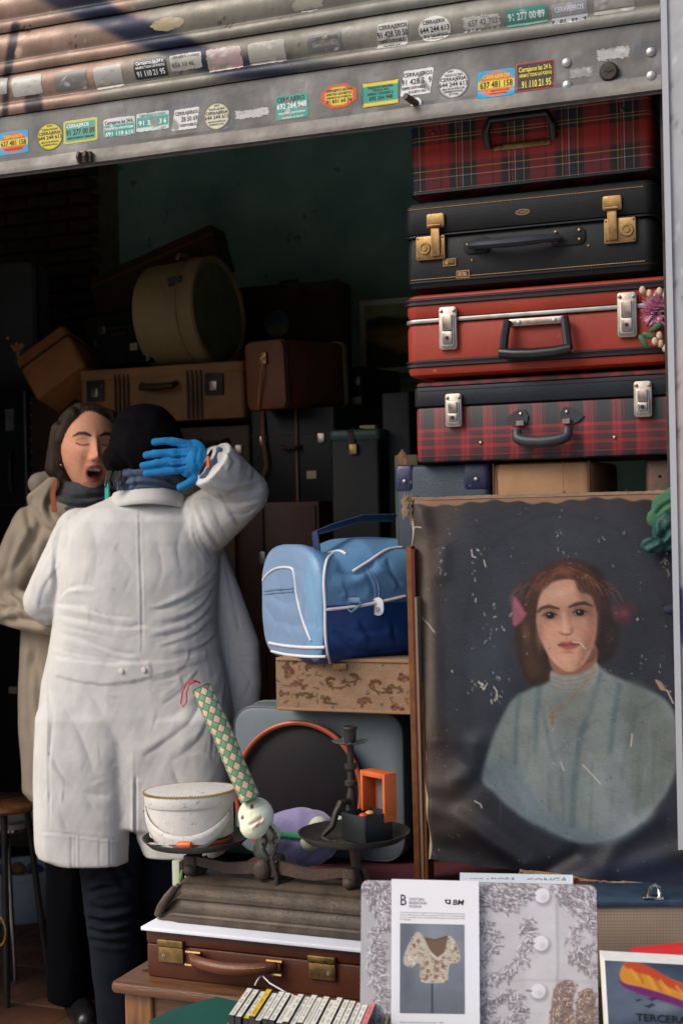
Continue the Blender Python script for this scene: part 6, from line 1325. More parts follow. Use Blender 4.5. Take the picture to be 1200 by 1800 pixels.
# ornate pointer bracket: two cast uprights
mb = MB(); x0 = cM[0]-.003
for s_ in (-1, 1):
    pts = [(x0+s_*.006, YB-.030, zb_-.012), (x0+s_*.012, YB-.032, zb_+.010), (x0+s_*.005, YB-.032, zb_+.026), (x0+s_*.013, YB-.032, zb_+.042), (x0+s_*.006, YB-.031, zb_+.058), (x0+s_*.012, YB-.031, zb_+.072), (x0+s_*.003-.008, YB-.030, zb_+.092), (x0-.012, YB-.030, zb_+.108)]
    mb.tube(pts, [.005, .0045, .0035, .004, .003, .0035, .003, .002], 6)
    for z_ in (.018, .050, .066): mb.sphere((x0+s_*.014, YB-.032, zb_+z_), .004, 6, 5)
part('pointer_bracket', mb, M['iron'], sc)
mb = MB(); mb.tube([(cM[0]+.010, YB-.032, zb_-.045), (cM[0]+.012, YB-.034, zb_-.01), (cM[0]+.006, YB-.034, zb_+.015)], [.006, .005, .004], 8); part('hook', mb, M['iron'], sc)

# --- on the left pan
zp = cL[2]-.006
m_disc = mat('amber_wood', (.33,.10,.025), (.2,.06,.018), 14, .3, coat=.4)
tag(part('wooden_disc', MB().lathe([(.001, .002), (.066, .002), (.080, .008), (.082, .015), (.078, .018), (.001, .018)], (cL[0]-.006, YB+.0, zp), 44), m_disc), 'orange brown wooden disc in the left pan under the white box', 'wooden disc')
m_wbox = mat('crackled_white', (.62,.59,.55), (.52,.49,.45), 10, .55, bump=.7, bs=70, wear=(.30,.27,.23), wa=.585, ws=95)
bc = np.array([cL[0]-.010, YB, zp+.0185]); rotm = Matrix.Rotation(R(2.5), 3, 'Y')
wb_ = thing('oval_box', 'crackled white oval box with gold cord and strap handle on the left pan', 'box', bc, None, None, (0, R(-2.0), R(8)))
RX, RY, HB = .088, .074, .088
part('drum', MB().lathe([(.01, 0), (.95, 0), (.985, .003), (1.0, .045), (1.02, HB-.012)], (0, 0, 0), 64, sx=RX, sy=RY), m_wbox, wb_)
part('lid', MB().lathe([(1.045, HB-.024), (1.06, HB-.022), (1.065, HB-.002), (1.045, HB+.003), (.80, HB+.0055), (.4, HB+.007), (.003, HB+.0075)], (0, 0, 0), 64, sx=RX, sy=RY), m_wbox, wb_)
mb = MB()
for i in range(96):
    q = 2*math.pi*i/96; q2 = q+.05; mb.tube([(RX*1.066*math.cos(q), RY*1.066*math.sin(q), HB-.0008), (RX*1.066*math.cos(q2), RY*1.066*math.sin(q2), HB+.0035)], .0015, 5)
part('gold_cord', mb, flat('gold_thread', (.36,.24,.05), .5, .2), wb_, kind='stuff')
mb = MB(); g_ = []
for i in range(33):
    q = i/32; ang = R(180+18)+R(150)*q; zc_ = HB*.62-.060*math.sin(math.pi*q*.92)**1.0+.004*q; wv = .010+.007*math.sin(math.pi*q)
    g_.append([(RX*1.03*math.cos(ang)+0, RY*1.035*math.sin(ang)-.0015, zc_+wv*s_) for s_ in (-1, -.33, .33, 1)])
mb.grid(np.array(g_)); st_ = part('strap_handle', mb, m_wbox, wb_); so_ = st_.modifiers.new('s', 'SOLIDIFY'); so_.thickness = .0025; so_.offset = 1
ang = R(200); part('rivet', MB().sphere((RX*1.05*math.cos(ang), RY*1.06*math.sin(ang)-.002, HB*.62), .0035, 10, 6), M['brass'], wb_)
# dotted card and screwdriver
G = np.array([[(cL[0]-.072+.060*u, YB-.083+.026*v+.004*u, zp+.0135-.003*v) for u in np.linspace(0, 1, 60)] for v in np.linspace(0, 1, 30)]); q = G.reshape(-1, 3); uu_, vv_ = np.meshgrid(np.linspace(0, 100, 60), np.linspace(0, 50, 30)); p = Paint(uu_.ravel(), vv_.ravel(), (228,228,226))
for i in range(5):
    for j in range(3): p.ell(14+i*13, 38-j*12, 3.4, 3.4, [(60,140,60),(150,90,60),(60,60,60)][j], .9, 0, .3)
p.poly([(70,8),(96,8),(96,44),(70,44)], (196,150,140), 1, .8, smooth=False)
tag(part('dotted_card', MB().grid(G), M['print'], colors=p.done(.9)), 'small white card printed with dots in the left pan', 'card')
sd_ = thing('screwdriver', 'stubby orange and blue handled tool lying in the left pan', 'screwdriver', (cL[0]+.01, YB-.085, zp))
part('handle', MB().tube([(cL[0]+.002, YB-.080, zp+.016), (cL[0]+.012, YB-.080, zp+.016), (cL[0]+.030, YB-.078, zp+.017)], [.006,.0085,.007], 10), flat('orange_grip', (.68,.12,.03), .35), sd_)
part('shaft', MB().tube([(cL[0]-.018, YB-.076, zp+.010), (cL[0]+.002, YB-.078, zp+.012)], [.003,.0055], 8), flat('blue_ferrule', (.03,.10,.16), .4), sd_)

# --- on the right pan: candlestick, iron holder, open black box
zr = cR[2]-.006; cs = V(618, 1440, 2.80); cx_, cy_ = cs[0], cs[1]
t = thing('candlestick', 'wrought iron candlestick with scalloped drip pan standing in the right pan', 'candlestick', (cx_, cy_, zr))
zz_ = lambda y_: V(618, y_, 2.80)[2]
part('socket', MB().lathe([(.0115, zz_(1304)), (.0125, zz_(1290)), (.0125, zz_(1283)), (.0145, zz_(1280)), (.0135, zz_(1276)), (.0105, zz_(1277)), (.010, zz_(1300))], (cx_, cy_, 0), 20), M['iron'], t)
mb = MB(); rg = []
for r_, z_ in ((.006, 0), (.018, .0005), (.027, .0025), (.034, .0055), (.0345, .0075), (.027, .005), (.018, .003), (.006, .0025)):
    rg.append([(cx_+r_*(1+.045*(r_ > .03)*math.cos(q*16))*math.cos(q), cy_+r_*(1+.045*(r_ > .03)*math.cos(q*16))*math.sin(q), zz_(1308)+z_+(.0012*math.cos(q*16) if r_ > .03 else 0)) for q in np.linspace(0, 2*math.pi, 96, endpoint=False)])
mb.rings(rg); part('drip_pan', mb, mat('worn_tin', (.22,.23,.22), (.12,.12,.12), 20, .45, .6), t)
part('stem', MB().lathe([(.0065, zz_(1309)), (.0065, zz_(1340)), (.0125, zz_(1343)), (.0125, zz_(1351)), (.007, zz_(1354)), (.007, zz_(1370)), (.013, zz_(1373)), (.0125, zz_(1380)), (.006, zz_(1383)), (.010, zz_(1400)), (.012, zz_(1432)), (.016, zr+.02), (.018, zr+.004)], (cx_, cy_, 0), 12), M['iron'], t)
part('curved_arm', MB().tube([V(612, 1408, 2.79), V(598, 1412, 2.77), V(590, 1430, 2.76), V(584, 1452, 2.76), V(572, 1464, 2.76), V(566, 1472, 2.76), V(580, 1481, 2.75), V(590, 1479, 2.75)], [.006,.007,.007,.0065,.006,.005,.0045,.004], 8), M['iron'], t)
kb = V(642, 1484, 2.70); kb[2] = zr+.001
t = thing('black_box', 'open black trinket box with orange leather lid standing in the right pan', 'box', kb, R(62))
s_ = .070; hb = .052; th_ = .003; m_bb = mat('black_leatherette', (.010,.012,.014), (.007,.008,.009), 20, .5, bump=.3, bs=300)
for bxs in ((0, s_, 0, th_), (0, s_, s_-th_, s_), (0, th_, th_, s_-th_), (s_-th_, s_, th_, s_-th_)): part('side', MB().rbox(bxs[0], bxs[1], bxs[2], bxs[3], 0, hb, .001, .0008, 2), m_bb, t)
part('bottom', MB().box((s_/2, s_/2, .004), (s_-.007, s_-.007, .004)), m_bb, t)
m_lin = flat('grey_lining', (.12,.12,.13), .9)
# lid stands up at the back-right side
y1 = s_+.003
for q in (((0, .007), (-.014, .075)), ((s_-.006, s_+.002), (0, .075)), ((.007, s_-.006), (.069, .075))):
    part('lid_rim', MB().rbox(y1-.024, y1+.008, q[0][0]-.002, q[0][1]-.002, hb+q[1][0]-.004, hb+q[1][1], .002, .001, 2), M['orangeleather'], t)
part('lid_panel', MB().rbox(y1+.0085, y1+.0115, .002, s_-.002, hb-.004, hb+.074, .001, .001, 2), M['orangeleather'], t)
part('lining', MB().box((y1+.0075, s_/2-.003, hb+.033), (.002, s_-.024, .070)), m_lin, t)
part('snap', MB().lathe([(.003, 0), (.002, .002), (.0002, .0022)], (s_-.006, -.0032, hb+.004), 10, 'y'), M['brass'], t)
for k, (dx, dy, c_) in enumerate(((.022, .030, (.55,.05,.02)), (.045, .038, (.5,.3,.05)))): tag(part('bead', MB().sphere(np.array(kb)+np.array([math.cos(R(62))*dx-math.sin(R(62))*dy, math.sin(R(62))*dx+math.cos(R(62))*dy, hb-.004]), (.009, .009, .005), 10, 6), flat('bead_%d' % k, c_, .4)), ['red bead inside the open black box', 'amber bead inside the open black box'][k], 'bead')

# --- woven tube standing behind the oval box
t = thing('woven_tube', 'woven bamboo tube in green and straw diamonds with a red cord loop', 'woven tube', V(440, 1402, 2.78))
ax = [V(354, 1208, 2.80), V(372, 1248, 2.79), V(392, 1290, 2.785), V(412, 1340, 2.78), V(426, 1372, 2.78), V(440, 1404, 2.78)]; ax = spl_open(np.array(ax), 8); RAD = .0195
seg = np.r_[0, np.cumsum(np.linalg.norm(np.diff(ax, axis=0), axis=1))]
def axp(s): return np.array([np.interp(s, seg, ax[:, k]) for k in range(3)])
m_gr = mat('green_straw', (.16,.36,.20), (.11,.26,.14), 40, .55, stretch=(1, 1, 8)); m_st = mat('straw', (.66,.52,.36), (.54,.41,.26), 40, .6, stretch=(1, 1, 8))
part('core', MB().tube(list(ax[::3])+[ax[-1]], RAD*.93, 18), flat('dark_straw', (.16,.11,.06), .8), t)
NA = 7; dz = seg[-1]/12.0; td = (ax[-1]-ax[0])/np.linalg.norm(ax[-1]-ax[0]); e1 = np.cross(td, FW); e1 /= np.linalg.norm(e1); e2 = np.cross(td, e1)
def tp(s, q, r): return axp(np.clip(s, 0, seg[-1]))+r*(math.cos(q)*e1+math.sin(q)*e2)
for i in range(25):
    for j in range(NA):
        s0 = dz*.5*i; q0 = 2*math.pi*(j+(.5 if i % 2 else 0))/NA; hq = math.pi/NA
        if s0 > seg[-1]: continue
        mb = MB(); f_ = .90
        mb.add([tp(s0, q0, RAD*1.07), tp(s0-dz*.5*f_, q0, RAD*.99), tp(s0, q0+hq*f_, RAD*.99), tp(s0+dz*.5*f_, q0, RAD*.99), tp(s0, q0-hq*f_, RAD*.99), tp(s0-dz*.22, q0+hq*.45, RAD*1.05), tp(s0+dz*.22, q0+hq*.45, RAD*1.05), tp(s0+dz*.22, q0-hq*.45, RAD*1.05), tp(s0-dz*.22, q0-hq*.45, RAD*1.05)],
               [(0,1,5),(1,5,2)[::-1] and (0,5,2),(0,2,6),(0,6,3),(0,3,7),(0,7,4),(0,4,8),(0,8,1)]+[])
        part('strip', mb, m_gr if i % 2 == 0 else m_st, t)
part('cord_loop', MB().tube([V(352, 1200, 2.80), V(340, 1196, 2.78), V(328, 1200, 2.78), V(321, 1216, 2.78), V(318, 1236, 2.78), V(322, 1243, 2.78), V(328, 1234, 2.78), V(328, 1216, 2.78), V(333, 1203, 2.78), V(346, 1197, 2.79)], .0016, 6), flat('red_cord', (.62,.04,.06), .7), t)

# --- turtle plush
tb_ = V(520, 1505, 2.98); tb_[2] = z0c
t = thing('turtle_plush', 'plush toy turtle with pale green head and lilac shell behind the scale', 'plush toy', tb_)
m_pl = mat('pale_green_plush', (.58,.60,.44), (.52,.54,.40), 20, .95, bump=.8, bs=400, sheen=.3); m_li = mat('lilac_plush', (.26,.22,.38), (.20,.17,.31), 20, .95, bump=.8, bs=400, sheen=.3)
mb = MB(); mb.sphere(V(528, 1472, 3.02), (.086, .078, .062), 24, 16); me, v, nn = remesh(mb, .004, 4); v += nn*crumple(v, .0015, 60, 3)[:, None]; rpart('shell', me, v, m_li, t)
mb = MB(); c_ = V(528, 1462, 3.02)
mb.tube([c_+[.086*math.cos(q), .073*math.sin(q), .004+.004*math.sin(3*q)] for q in np.linspace(0, 2*math.pi, 49)], .007, 8, cap=False); part('shell_band', mb, flat('green_plush', (.05,.30,.14), .95), t)
for nm, a_, b_, r0, r1 in (('leg', (545, 1478, 2.95), (560, 1452, 2.93), .022, .020), ('leg', (590, 1476, 2.98), (594, 1450, 2.95), .020, .019), ('leg', (470, 1470, 2.93), (462, 1494, 2.90), .018, .020)):
    mb = MB(); capsule(mb, V(*a_), V(*b_), r0, r1, 16); part(nm, mb, m_pl, t)
mb = MB(); mb.sphere(V(450, 1434, 2.80), (.036, .033, .037), 26, 18); mb.sphere(V(446, 1452, 2.79), (.028, .028, .026), 20, 14); capsule(mb, V(456, 1450, 2.84), V(475, 1468, 2.92), .020, .022)
me, v, nn = remesh(mb, .003, 6); px, py = proj(v); p = Paint(px, py, (216,218,190))
p.ell(443, 1418, 3.4, 4, (70,36,28), 1, 0, .2); p.ell(426, 1437, 2.4, 3.4, (70,36,28), 1, 0, .2); p.line([(430,1411),(440,1407)], 1.2, (110,90,60), .8)
p.poly([(447,1453),(454,1444),(458,1441),(456,1449),(450,1455)], (214,110,120), 1, .95); p.line([(438,1448),(452,1442),(462,1436)], 1.3, (140,120,90), .8); p.line([(424,1424),(448,1420),(476,1408)], .9, (140,140,112), .5); p.c[nn @ FW > 0] = lin((206,210,178))
v += nn*(folds(px, py, [([(436,1452),(450,1444),(462,1436)], 3, .005), ([(424,1426),(448,1421),(476,1409)], 1.6, .0015)])*face_w(nn))[:, None]
rpart('head', me, v, mat('plush_vcol', 'vcol', rough=.95, bump=.8, bs=400, sheen=.3), t, colors=p.done(1.1))

# --- grey suitcase, round black tray with orange rim, tapestry case, sports bag
a, W, H = frame_of(414, 712, 1520, 1240, 2.95); a[2] = z0c+.001; H = At(414, 1240, 2.95)[2]-a[2]
m_grey = mat('grey_blue_vinyl', (.115,.145,.155), (.09,.115,.125), 7, .5, bump=.35, bs=300)
t = thing('grey_suitcase', 'grey blue rounded suitcase standing upright behind the scale', 'suitcase', a, 0)
part('shell', MB().rbox(0, W, 0, .13, 0, H, .05, .014, 8, ax='y'), m_grey, t)
def loopx(x0, x1, z0, z1, rad, y, r): 
    pts = []
    for cx, cz, a0 in ((x1-rad, z1-rad, 0), (x0+rad, z1-rad, 90), (x0+rad, z0+rad, 180), (x1-rad, z0+rad, 270)):
        for k in range(7): q = R(a0+15*k); pts.append((cx+rad*math.cos(q), y, cz+rad*math.sin(q)))
    return MB().tube(pts+[pts[0]], r, 6, cap=False, up=(0, 1, 0))
part('piping', loopx(.003, W-.003, .003, H-.003, .048, .006, .003), flat('dark_grey_piping', (.05,.06,.065), .5), t); part('piping', loopx(-.001, W+.001, -.0, H+.001, .05, .075, .003), flat('dark_grey_piping2', (.05,.06,.065), .5), t)
rc = At(528, 1428, 2.915); rr_ = .158; rc[2] = z0c+rr_+.002
t = thing('round_tray', 'round black tray with thin orange rim leaning on the grey suitcase', 'tray', (rc[0], 2.90, z0c), None, None, (R(-5), 0, 0))
part('dish', MB().lathe([(rr_-.010, -.012), (rr_-.018, -.002), (rr_-.022, .0), (.002, .0)][::-1]+[(rr_-.004, -.010), (rr_-.004, -.0), (.002, -.003)], (0, 0, rr_), 72, 'y'), mat('black_enamel', (.006,.005,.007), (.010,.008,.010), 6, .5, spec=.12), t)
part('rim', MB().tube([((rr_-.006)*math.cos(q), -.012, rr_+(rr_-.006)*math.sin(q)) for q in np.linspace(0, 2*math.pi, 73)], .006, 8, cap=False, up=(0, 1, 0)), flat('orange_enamel', (.30,.048,.012), .4), t)
# tapestry
a, W, H = frame_of(486, 740, 1240, 1150, 2.88); zg = z0c+.001+(At(414, 1240, 2.95)[2]-z0c-.001); a[2] = zg+.003; H = .118
nu, nv = 240, 110; us_, vs_ = np.linspace(0, W, nu), np.linspace(0, H, nv); G = np.array([[(x, 0, z) for x in us_] for z in vs_]); ux, vz = np.meshgrid(np.linspace(486, 740, nu), np.linspace(1250, 1140, nv))
p = Paint(ux.ravel(), vz.ravel(), (178,142,112)); 
def motif(cx, cy, s, c1, c2, rs):
    for k in range(9): q = rs.uniform(0, 6.28); p.ell(cx+s*.6*math.cos(q), cy+s*.5*math.sin(q), s*.32, s*.2, c1 if k % 2 else c2, .8, rs.uniform(0, 180), .5)
    p.ell(cx, cy, s*.25, s*.25, (92,48,40), .8, 0, .5)
rs = np.random.RandomState(4)
def scroll(cx, cy, s, a0, dirn):
    pts = [(cx+s*(1-t_*.85)*math.cos(a0+dirn*t_*4.2), cy+s*.7*(1-t_*.85)*math.sin(a0+dirn*t_*4.2)) for t_ in np.linspace(0, 1, 16)]
    p.line(pts, list(np.linspace(2, 7, 16)), (122,84,40), .85, 1); p.line([(q[0]+1, q[1]+1) for q in pts], list(np.linspace(1, 2.5, 16)), (72,44,24), .8, .7)
    for k in range(0, 14, 2): q = pts[k]; p.ell(q[0]+rs.uniform(-5, 5), q[1]+rs.uniform(-4, 4), 6, 2.4, (104,74,36), .8, rs.uniform(0, 180), .4)
for x_, y_, s_ in ((505,1170,18),(530,1195,16),(548,1160,12),(643,1228,16),(700,1236,14),(712,1175,14),(600,1150,14),(500,1215,12)): motif(x_, y_, s_, (146,86,66), (108,62,48), rs)
for x_, y_, s_, a_, d_ in ((590,1185,26,.5,1),(620,1175,22,2.5,-1),(668,1190,24,1.2,1),(540,1220,16,3,1),(690,1205,18,0,-1),(580,1225,12,1,1),(520,1150,16,2,1)): scroll(x_, y_, s_, a_, d_)
for _ in range(50): p.ell(rs.uniform(486, 740), rs.uniform(1140, 1250), rs.uniform(3, 7), rs.uniform(1.2, 2.5), [(96,80,44),(140,92,66),(84,90,84)][_ % 3], .75, rs.uniform(0, 180), .5)
p.grain(.12); p.noise(.06, 10)
t = thing('tapestry_suitcase', 'floral tapestry covered case with scrolls and roses under the blue bag', 'suitcase', a, 0)
t['_local'] = True
part('shell', MB().rbox(.0, W, .002, .26, 0, H, .012, .006), mat('tapestry_side', (.28,.18,.10), (.18,.11,.06), 30, .9, bump=.6, bs=300), t)
part('tapestry_front', MB().grid(G+np.array([0, .0005, 0])), mat('tapestry', 'vcol', rough=.92, bump=.9, bs=500), t, colors=p.done(.55))
part('edge_cord', welt(-.0, W, .26, H-.004, .012, .0035), flat('tan_cord', (.26,.15,.08), .8), t); part('edge_cord', welt(-.0, W, .26, .004, .012, .0035), flat('tan_cord2', (.26,.15,.08), .8), t)
part('clasp', MB().rbox(W*.47-.02, W*.47+.012, -.006, 0, H*.80, H*.92, .002, .001, 2, ax='y'), M['brass'], t)
# bag
BY = R(48); Lx = np.array([math.cos(BY), math.sin(BY), 0]); Wx = np.array([-math.sin(BY), math.cos(BY), 0]); Zx = np.array([0, 0, 1.]); K = At(560, 1185, 2.80); K[2] = zg+.118-.012
BW, BH, BL_ = .33, .270, .32
def bagp(l, w, z): return K+Lx*l+Wx*w+Zx*z
mb = MB(); rings = []
for l, sc_ in ((0, .70), (.004, .88), (.012, .96), (.026, 1.0), (.07, 1.0), (.15, 1.01), (.24, 1.0), (BL_, .97)):
    ring = []
    sag = -.030*math.exp(-((l-.075)/.045)**2)+.004
    for q in np.linspace(0, 2*math.pi, 56, endpoint=False):
        c_, s_ = math.cos(q), math.sin(q); ex = 5.0 if s_ < 0 else 3.2; w_ = math.copysign(abs(c_)**(2/ex), c_); z_ = math.copysign(abs(s_)**(2/ex), s_)
        ring.append(bagp(l, BW/2+BW/2*w_*sc_, BH/2+(BH/2)*z_*sc_+(sag*(z_ > .2)*z_)))
    rings.append(ring)
mb.rings(rings); me, v, nn = remesh(mb, .004, 6); px, py = proj(v)
lz = (v-K) @ Zx; lw = (v-K) @ Wx; ll = (v-K) @ Lx
nside = -(nn @ Wx); nend = -(nn @ Lx)
zm = BH*.50
p = Paint(px, py, (98,142,180))
navy = (lz < zm) & (ll > .016); p.c[navy] = lin((26,66,128)); p.c[(ll <= .016)] = lin((128,156,190)); p.c[(ll <= .016) & (lz < .020)] = lin((30,56,104))
p._mix(((ll < .016) & (lw < .055)).astype(np.float32), (122,164,200)); p.noise(.05, 40)
D = 1.2*folds(px, py, [([(590,1000),(620,1010),(645,1000),(660,985)], 10, .010), ([(640,1000),(655,1030),(655,1060)], 8, .006), ([(585,1110),(620,1130),(650,1150),(700,1140)], 12, .007), ([(600,1100),(640,1110),(690,1105)], 9, .005), ([(630,1090),(650,1120),(650,1150)], 9, .005), ([(545,1000),(552,1060),(560,1110)], 9, .005), ([(470,1040),(500,1060),(530,1050)], 10, .004), ([(480,1090),(520,1100),(555,1095)], 9, .004), ([(600,1160),(650,1165),(700,1150)], 8, .005), ([(690,1090),(695,1120),(700,1150)], 8, .004), ([(530,1000),(540,1040),(535,1090)], 5, .005), ([(462,1060),(480,1090),(476,1120)], 5, .004), ([(600,1020),(612,1045),(604,1062)], 5, .005), ([(610,1140),(640,1150),(680,1170)], 5, .005), ([(490,1010),(500,1070),(515,1120)], 6, .004), ([(680,980),(690,1010),(705,1030)], 6, .006)], True)
v += nn*(D*face_w(nn)+crumple(v, .002, 14, 4))[:, None]
t = thing('sports_bag', 'light and dark blue vinyl sports bag with white piping on the tapestry case', 'bag', bagp(.15, .13, .01))
rpart('body', me, v, mat('bag_vinyl', 'vcol', rough=.42, bump=.25, bs=250), t, colors=p.done(.74))
from mathutils.bvhtree import BVHTree
me_ = t.children[0].data; bvh = BVHTree.FromPolygons([tuple(x) for x in v], [tuple(pl.vertices) for pl in me_.polygons])
def onbag(x_, y_, off=.002):
    D_ = FW+RT*((x_-600)/FP)+UP*((900-y_)/FP); h_ = bvh.ray_cast(Vector(C0), Vector(D_).normalized()); 
    return None if h_[0] is None else np.array(h_[0])-D_/np.linalg.norm(D_)*off
def bagline(pts, r, m_, name, flat_=1.0):
    P_ = [onbag(*q) for q in spl_open(np.array(pts, float), 6)]; P_ = [q for q in P_ if q is not None]
    if len(P_) > 2:
        Q = np.array(P_); Q[1:-1] = (Q[:-2]+Q[1:-1]+Q[2:])/3
        return part(name, MB().tube(list(Q), r, 8, flat=flat_), m_, t)
m_wp = flat('white_piping', (.66,.64,.64), .5); m_nv = flat('navy_web', (.012,.025,.075), .6); m_zip = flat('blue_zip', (.12,.20,.32), .5)
for pts in ([(586,972),(574,985),(569,1020),(571,1060),(572,1120),(578,1160),(588,1180)], [(575,972),(596,968),(608,974)]): bagline(pts, .0032, m_wp, 'piping')
bagline([(572,1072),(610,1068),(650,1062),(712,1048)], .0035, m_wp, 'piping')
bagline([(456,1052),(462,1020),(482,1000),(510,998),(517,1010),(522,1050),(532,1090),(546,1126)], .0028, m_wp, 'piping')
bagline([(464,1128),(500,1135),(540,1138),(570,1138)], .0034, m_wp, 'piping'); bagline([(470,1142),(500,1150),(540,1154),(572,1154)], .0034, m_wp, 'piping')
bagline([(620,1004),(650,985),(680,966),(706,962)], .0032, m_wp, 'piping')
bagline([(458,1040),(485,1036),(515,1034)], .0022, m_zip, 'zip'); bagline([(458,1046),(485,1042),(515,1040)], .0016, m_zip, 'zip')
bagline([(650,1002),(662,1020),(666,1040),(664,1058)], .0018, m_zip, 'zip'); bagline([(644,1000),(656,1020),(660,1040),(658,1058)], .0014, m_zip, 'zip')
bagline([(456,1056),(454,1080),(458,1100)], .0022, flat('sky_zip_pull', (.10,.30,.50), .5), 'zip_pull')
q0 = onbag(620, 1056, .004); 
if q0 is not None:
    part('ring_tab', MB().rbox(q0[0]-.019, q0[0]+.019, q0[1]-.004, q0[1]+.002, q0[2]-.004, q0[2]+.007, .003, .001, 3), m_zip, t)
    part('d_ring', MB().tube([q0+[-.020, -.006, .0], q0+[-.020, -.008, -.010], q0+[0, -.011, -.024], q0+[.020, -.008, -.010], q0+[.020, -.006, .0]], .0026, 6), flat('blue_ring', (.07,.12,.22), .35), t)
q0 = onbag(665, 1066, .003)
if q0 is not None:
    tb = part('snap_tab', MB().rbox(q0[0]-.0135, q0[0]+.0135, q0[1]-.005, q0[1]-.001, q0[2]-.020, q0[2]+.020, .013, .001, 6, ax='y'), m_wp, t); part('snap', MB().lathe([(.0055, 0), (.005, .002), (.0003, .0022)], q0+[0, -.005, -.006], 16, 'y'), M['steel'], tb)
part('strap', MB().tube([bagp(.05, .10, BH*.9), bagp(.045, .10, BH+.02), bagp(.09, .12, BH+.030), bagp(.18, .14, BH+.050), bagp(.27, .15, BH+.05)], .014, 8, flat=.45), m_nv, t)
0 and part('strap', MB().tube([bagp(.03, .16, BH*.93), bagp(.06, .16, BH+.01), bagp(.14, .19, BH+.015), bagp(.26, .20, BH+.02)], .014, 8, flat=.45), m_nv, t)

# --- board with the printed embroidery, leaflet, note
TLb, TRb, BLb, BRb = V(635, 1547, 2.46), V(1047, 1556, 2.43), V(632, 1840, 2.42), V(1052, 1846, 2.39)
def bil(u, v): return (TLb*(1-u)+TRb*u)*(1-v)+(BLb*(1-u)+BRb*u)*v
nb = np.cross(TRb-TLb, BLb-TLb); nb /= np.linalg.norm(nb); nb = nb if nb @ FW < 0 else -nb
nu, nv = 420, 290; uu_ = np.linspace(0, 1, nu); vv_ = np.linspace(0, 1, nv); G = np.array([[bil(u, v_) for u in uu_] for v_ in vv_])
def rnd(G, rad=.03, asp=1.4):
    for i, v_ in enumerate(vv_):
        if v_ < rad*asp:
            dv = rad*asp-v_; ins = rad-math.sqrt(max(0, rad**2-(dv/asp)**2))
            G[i] = np.array([bil(ins+(1-2*ins)*u, v_) for u in uu_])
    return G
G = rnd(G); px, py = proj(G.reshape(-1, 3)); p = Paint(px, py, (192,188,190)); rs = np.random.RandomState(12)
p.poly([(630,1560),(700,1600),(690,1800),(625,1830)], (170,170,172), 14, .8); p.poly([(930,1560),(975,1560),(980,1830),(930,1830)], (204,200,202), 8, .7); p.line([(978,1575),(980,1700),(976,1830)], 4, (150,146,150), .7, 3); p.line([(840,1730),(930,1722),(1040,1726)], 3, (160,158,162), .5, 3)
p.noise(.03, 9, 2)
def beads(cx, cy, n, sx, sy, l0, l1, ang, spread, tone='s', curve=None):
    for k in range(n):
        a_, b_ = (cx+rs.uniform(-sx, sx), cy+rs.uniform(-sy, sy)) if curve is None else (lambda q, s: (np.interp(q, np.linspace(0, 1, len(curve)), [c[0] for c in curve])+rs.uniform(-sx, sx), np.interp(q, np.linspace(0, 1, len(curve)), [c[1] for c in curve])+rs.uniform(-sy, sy)))(rs.rand(), 0)
        l = rs.uniform(l0, l1); th = R(ang+rs.uniform(-spread, spread)); e = (a_+l*math.cos(th), b_+l*math.sin(th))
        p.line([(a_+1.2, b_+1.4), (e[0]+1.2, e[1]+1.4)], 3.4, (96,88,94), .5, 1)
        c_ = [(186,178,182), (150,140,146), (128,118,124), (210,204,208)][rs.randint(4)] if tone == 's' else [(166,128,100), (128,96,74), (196,168,142), (104,76,60)][rs.randint(4)]
        p.line([(a_, b_), e], 2.6, c_, .95, .8); p.line([(a_+l*.2*math.cos(th), b_-.6+l*.2*math.sin(th)), (a_+l*.6*math.cos(th), b_-.6+l*.6*math.sin(th))], .9, (236,232,232), .8, .5)
def region(pts, n, ang, spread, l0=5, l1=11, base=(140,130,136), tone='s'):
    p.poly(pts, base, 2, .85); P_ = spline(pts); lo, hi = P_.min(0), P_.max(0); c_ = 0; it = 0
    while c_ < n and it < n*8:
        it += 1; a_, b_ = rs.uniform(lo[0], hi[0]), rs.uniform(lo[1], hi[1]); ins = False
        for i in range(len(P_)):
            e0, e1 = P_[i], P_[(i+1) % len(P_)]
            if (e0[1] > b_) != (e1[1] > b_) and a_ < (e1[0]-e0[0])*(b_-e0[1])/(e1[1]-e0[1]+1e-9)+e0[0]: ins = not ins
        if ins: beads(a_, b_, 1, 0, 0, l0, l1, ang, spread, tone); c_ += 1
region([(838,1550),(935,1552),(936,1568),(915,1592),(880,1602),(850,1594),(838,1600)], 320, 30, 40)
region([(968,1556),(1040,1556),(1046,1600),(1044,1650),(1030,1622),(1000,1600),(980,1580)], 260, 40, 40)
region([(634,1552),(688,1550),(690,1640),(672,1618),(655,1600),(640,1575)], 200, 50, 60)
for cv, n_ in (([(656,1640),(668,1700),(670,1780),(680,1830)], 170), ([(676,1610),(662,1640),(652,1700),(672,1740)], 110), ([(840,1610),(866,1650),(850,1690)], 90), ([(924,1612),(926,1650),(910,1690),(880,1716),(846,1720)], 170), ([(1000,1655),(1015,1630),(1030,1612)], 70), ([(1044,1660),(1000,1680),(1040,1704)], 110), ([(842,1800),(860,1755),(900,1745),(915,1790)], 150), ([(848,1740),(850,1790),(880,1800)], 70), ([(1040,1740),(1046,1800)], 60), ([(890,1810),(915,1770)], 50)):
    beads(0, 0, n_, 11, 8, 6, 13, 60, 75, 's', cv)
region([(975,1735),(995,1722),(1010,1732),(1006,1770),(1012,1830),(965,1830),(968,1770)], 170, 80, 80, 3, 7, (120,96,84), 'b')
region([(1015,1750),(1040,1740),(1046,1790),(1030,1830),(1012,1810)], 100, 80, 80, 3, 7, (130,108,96), 'b')
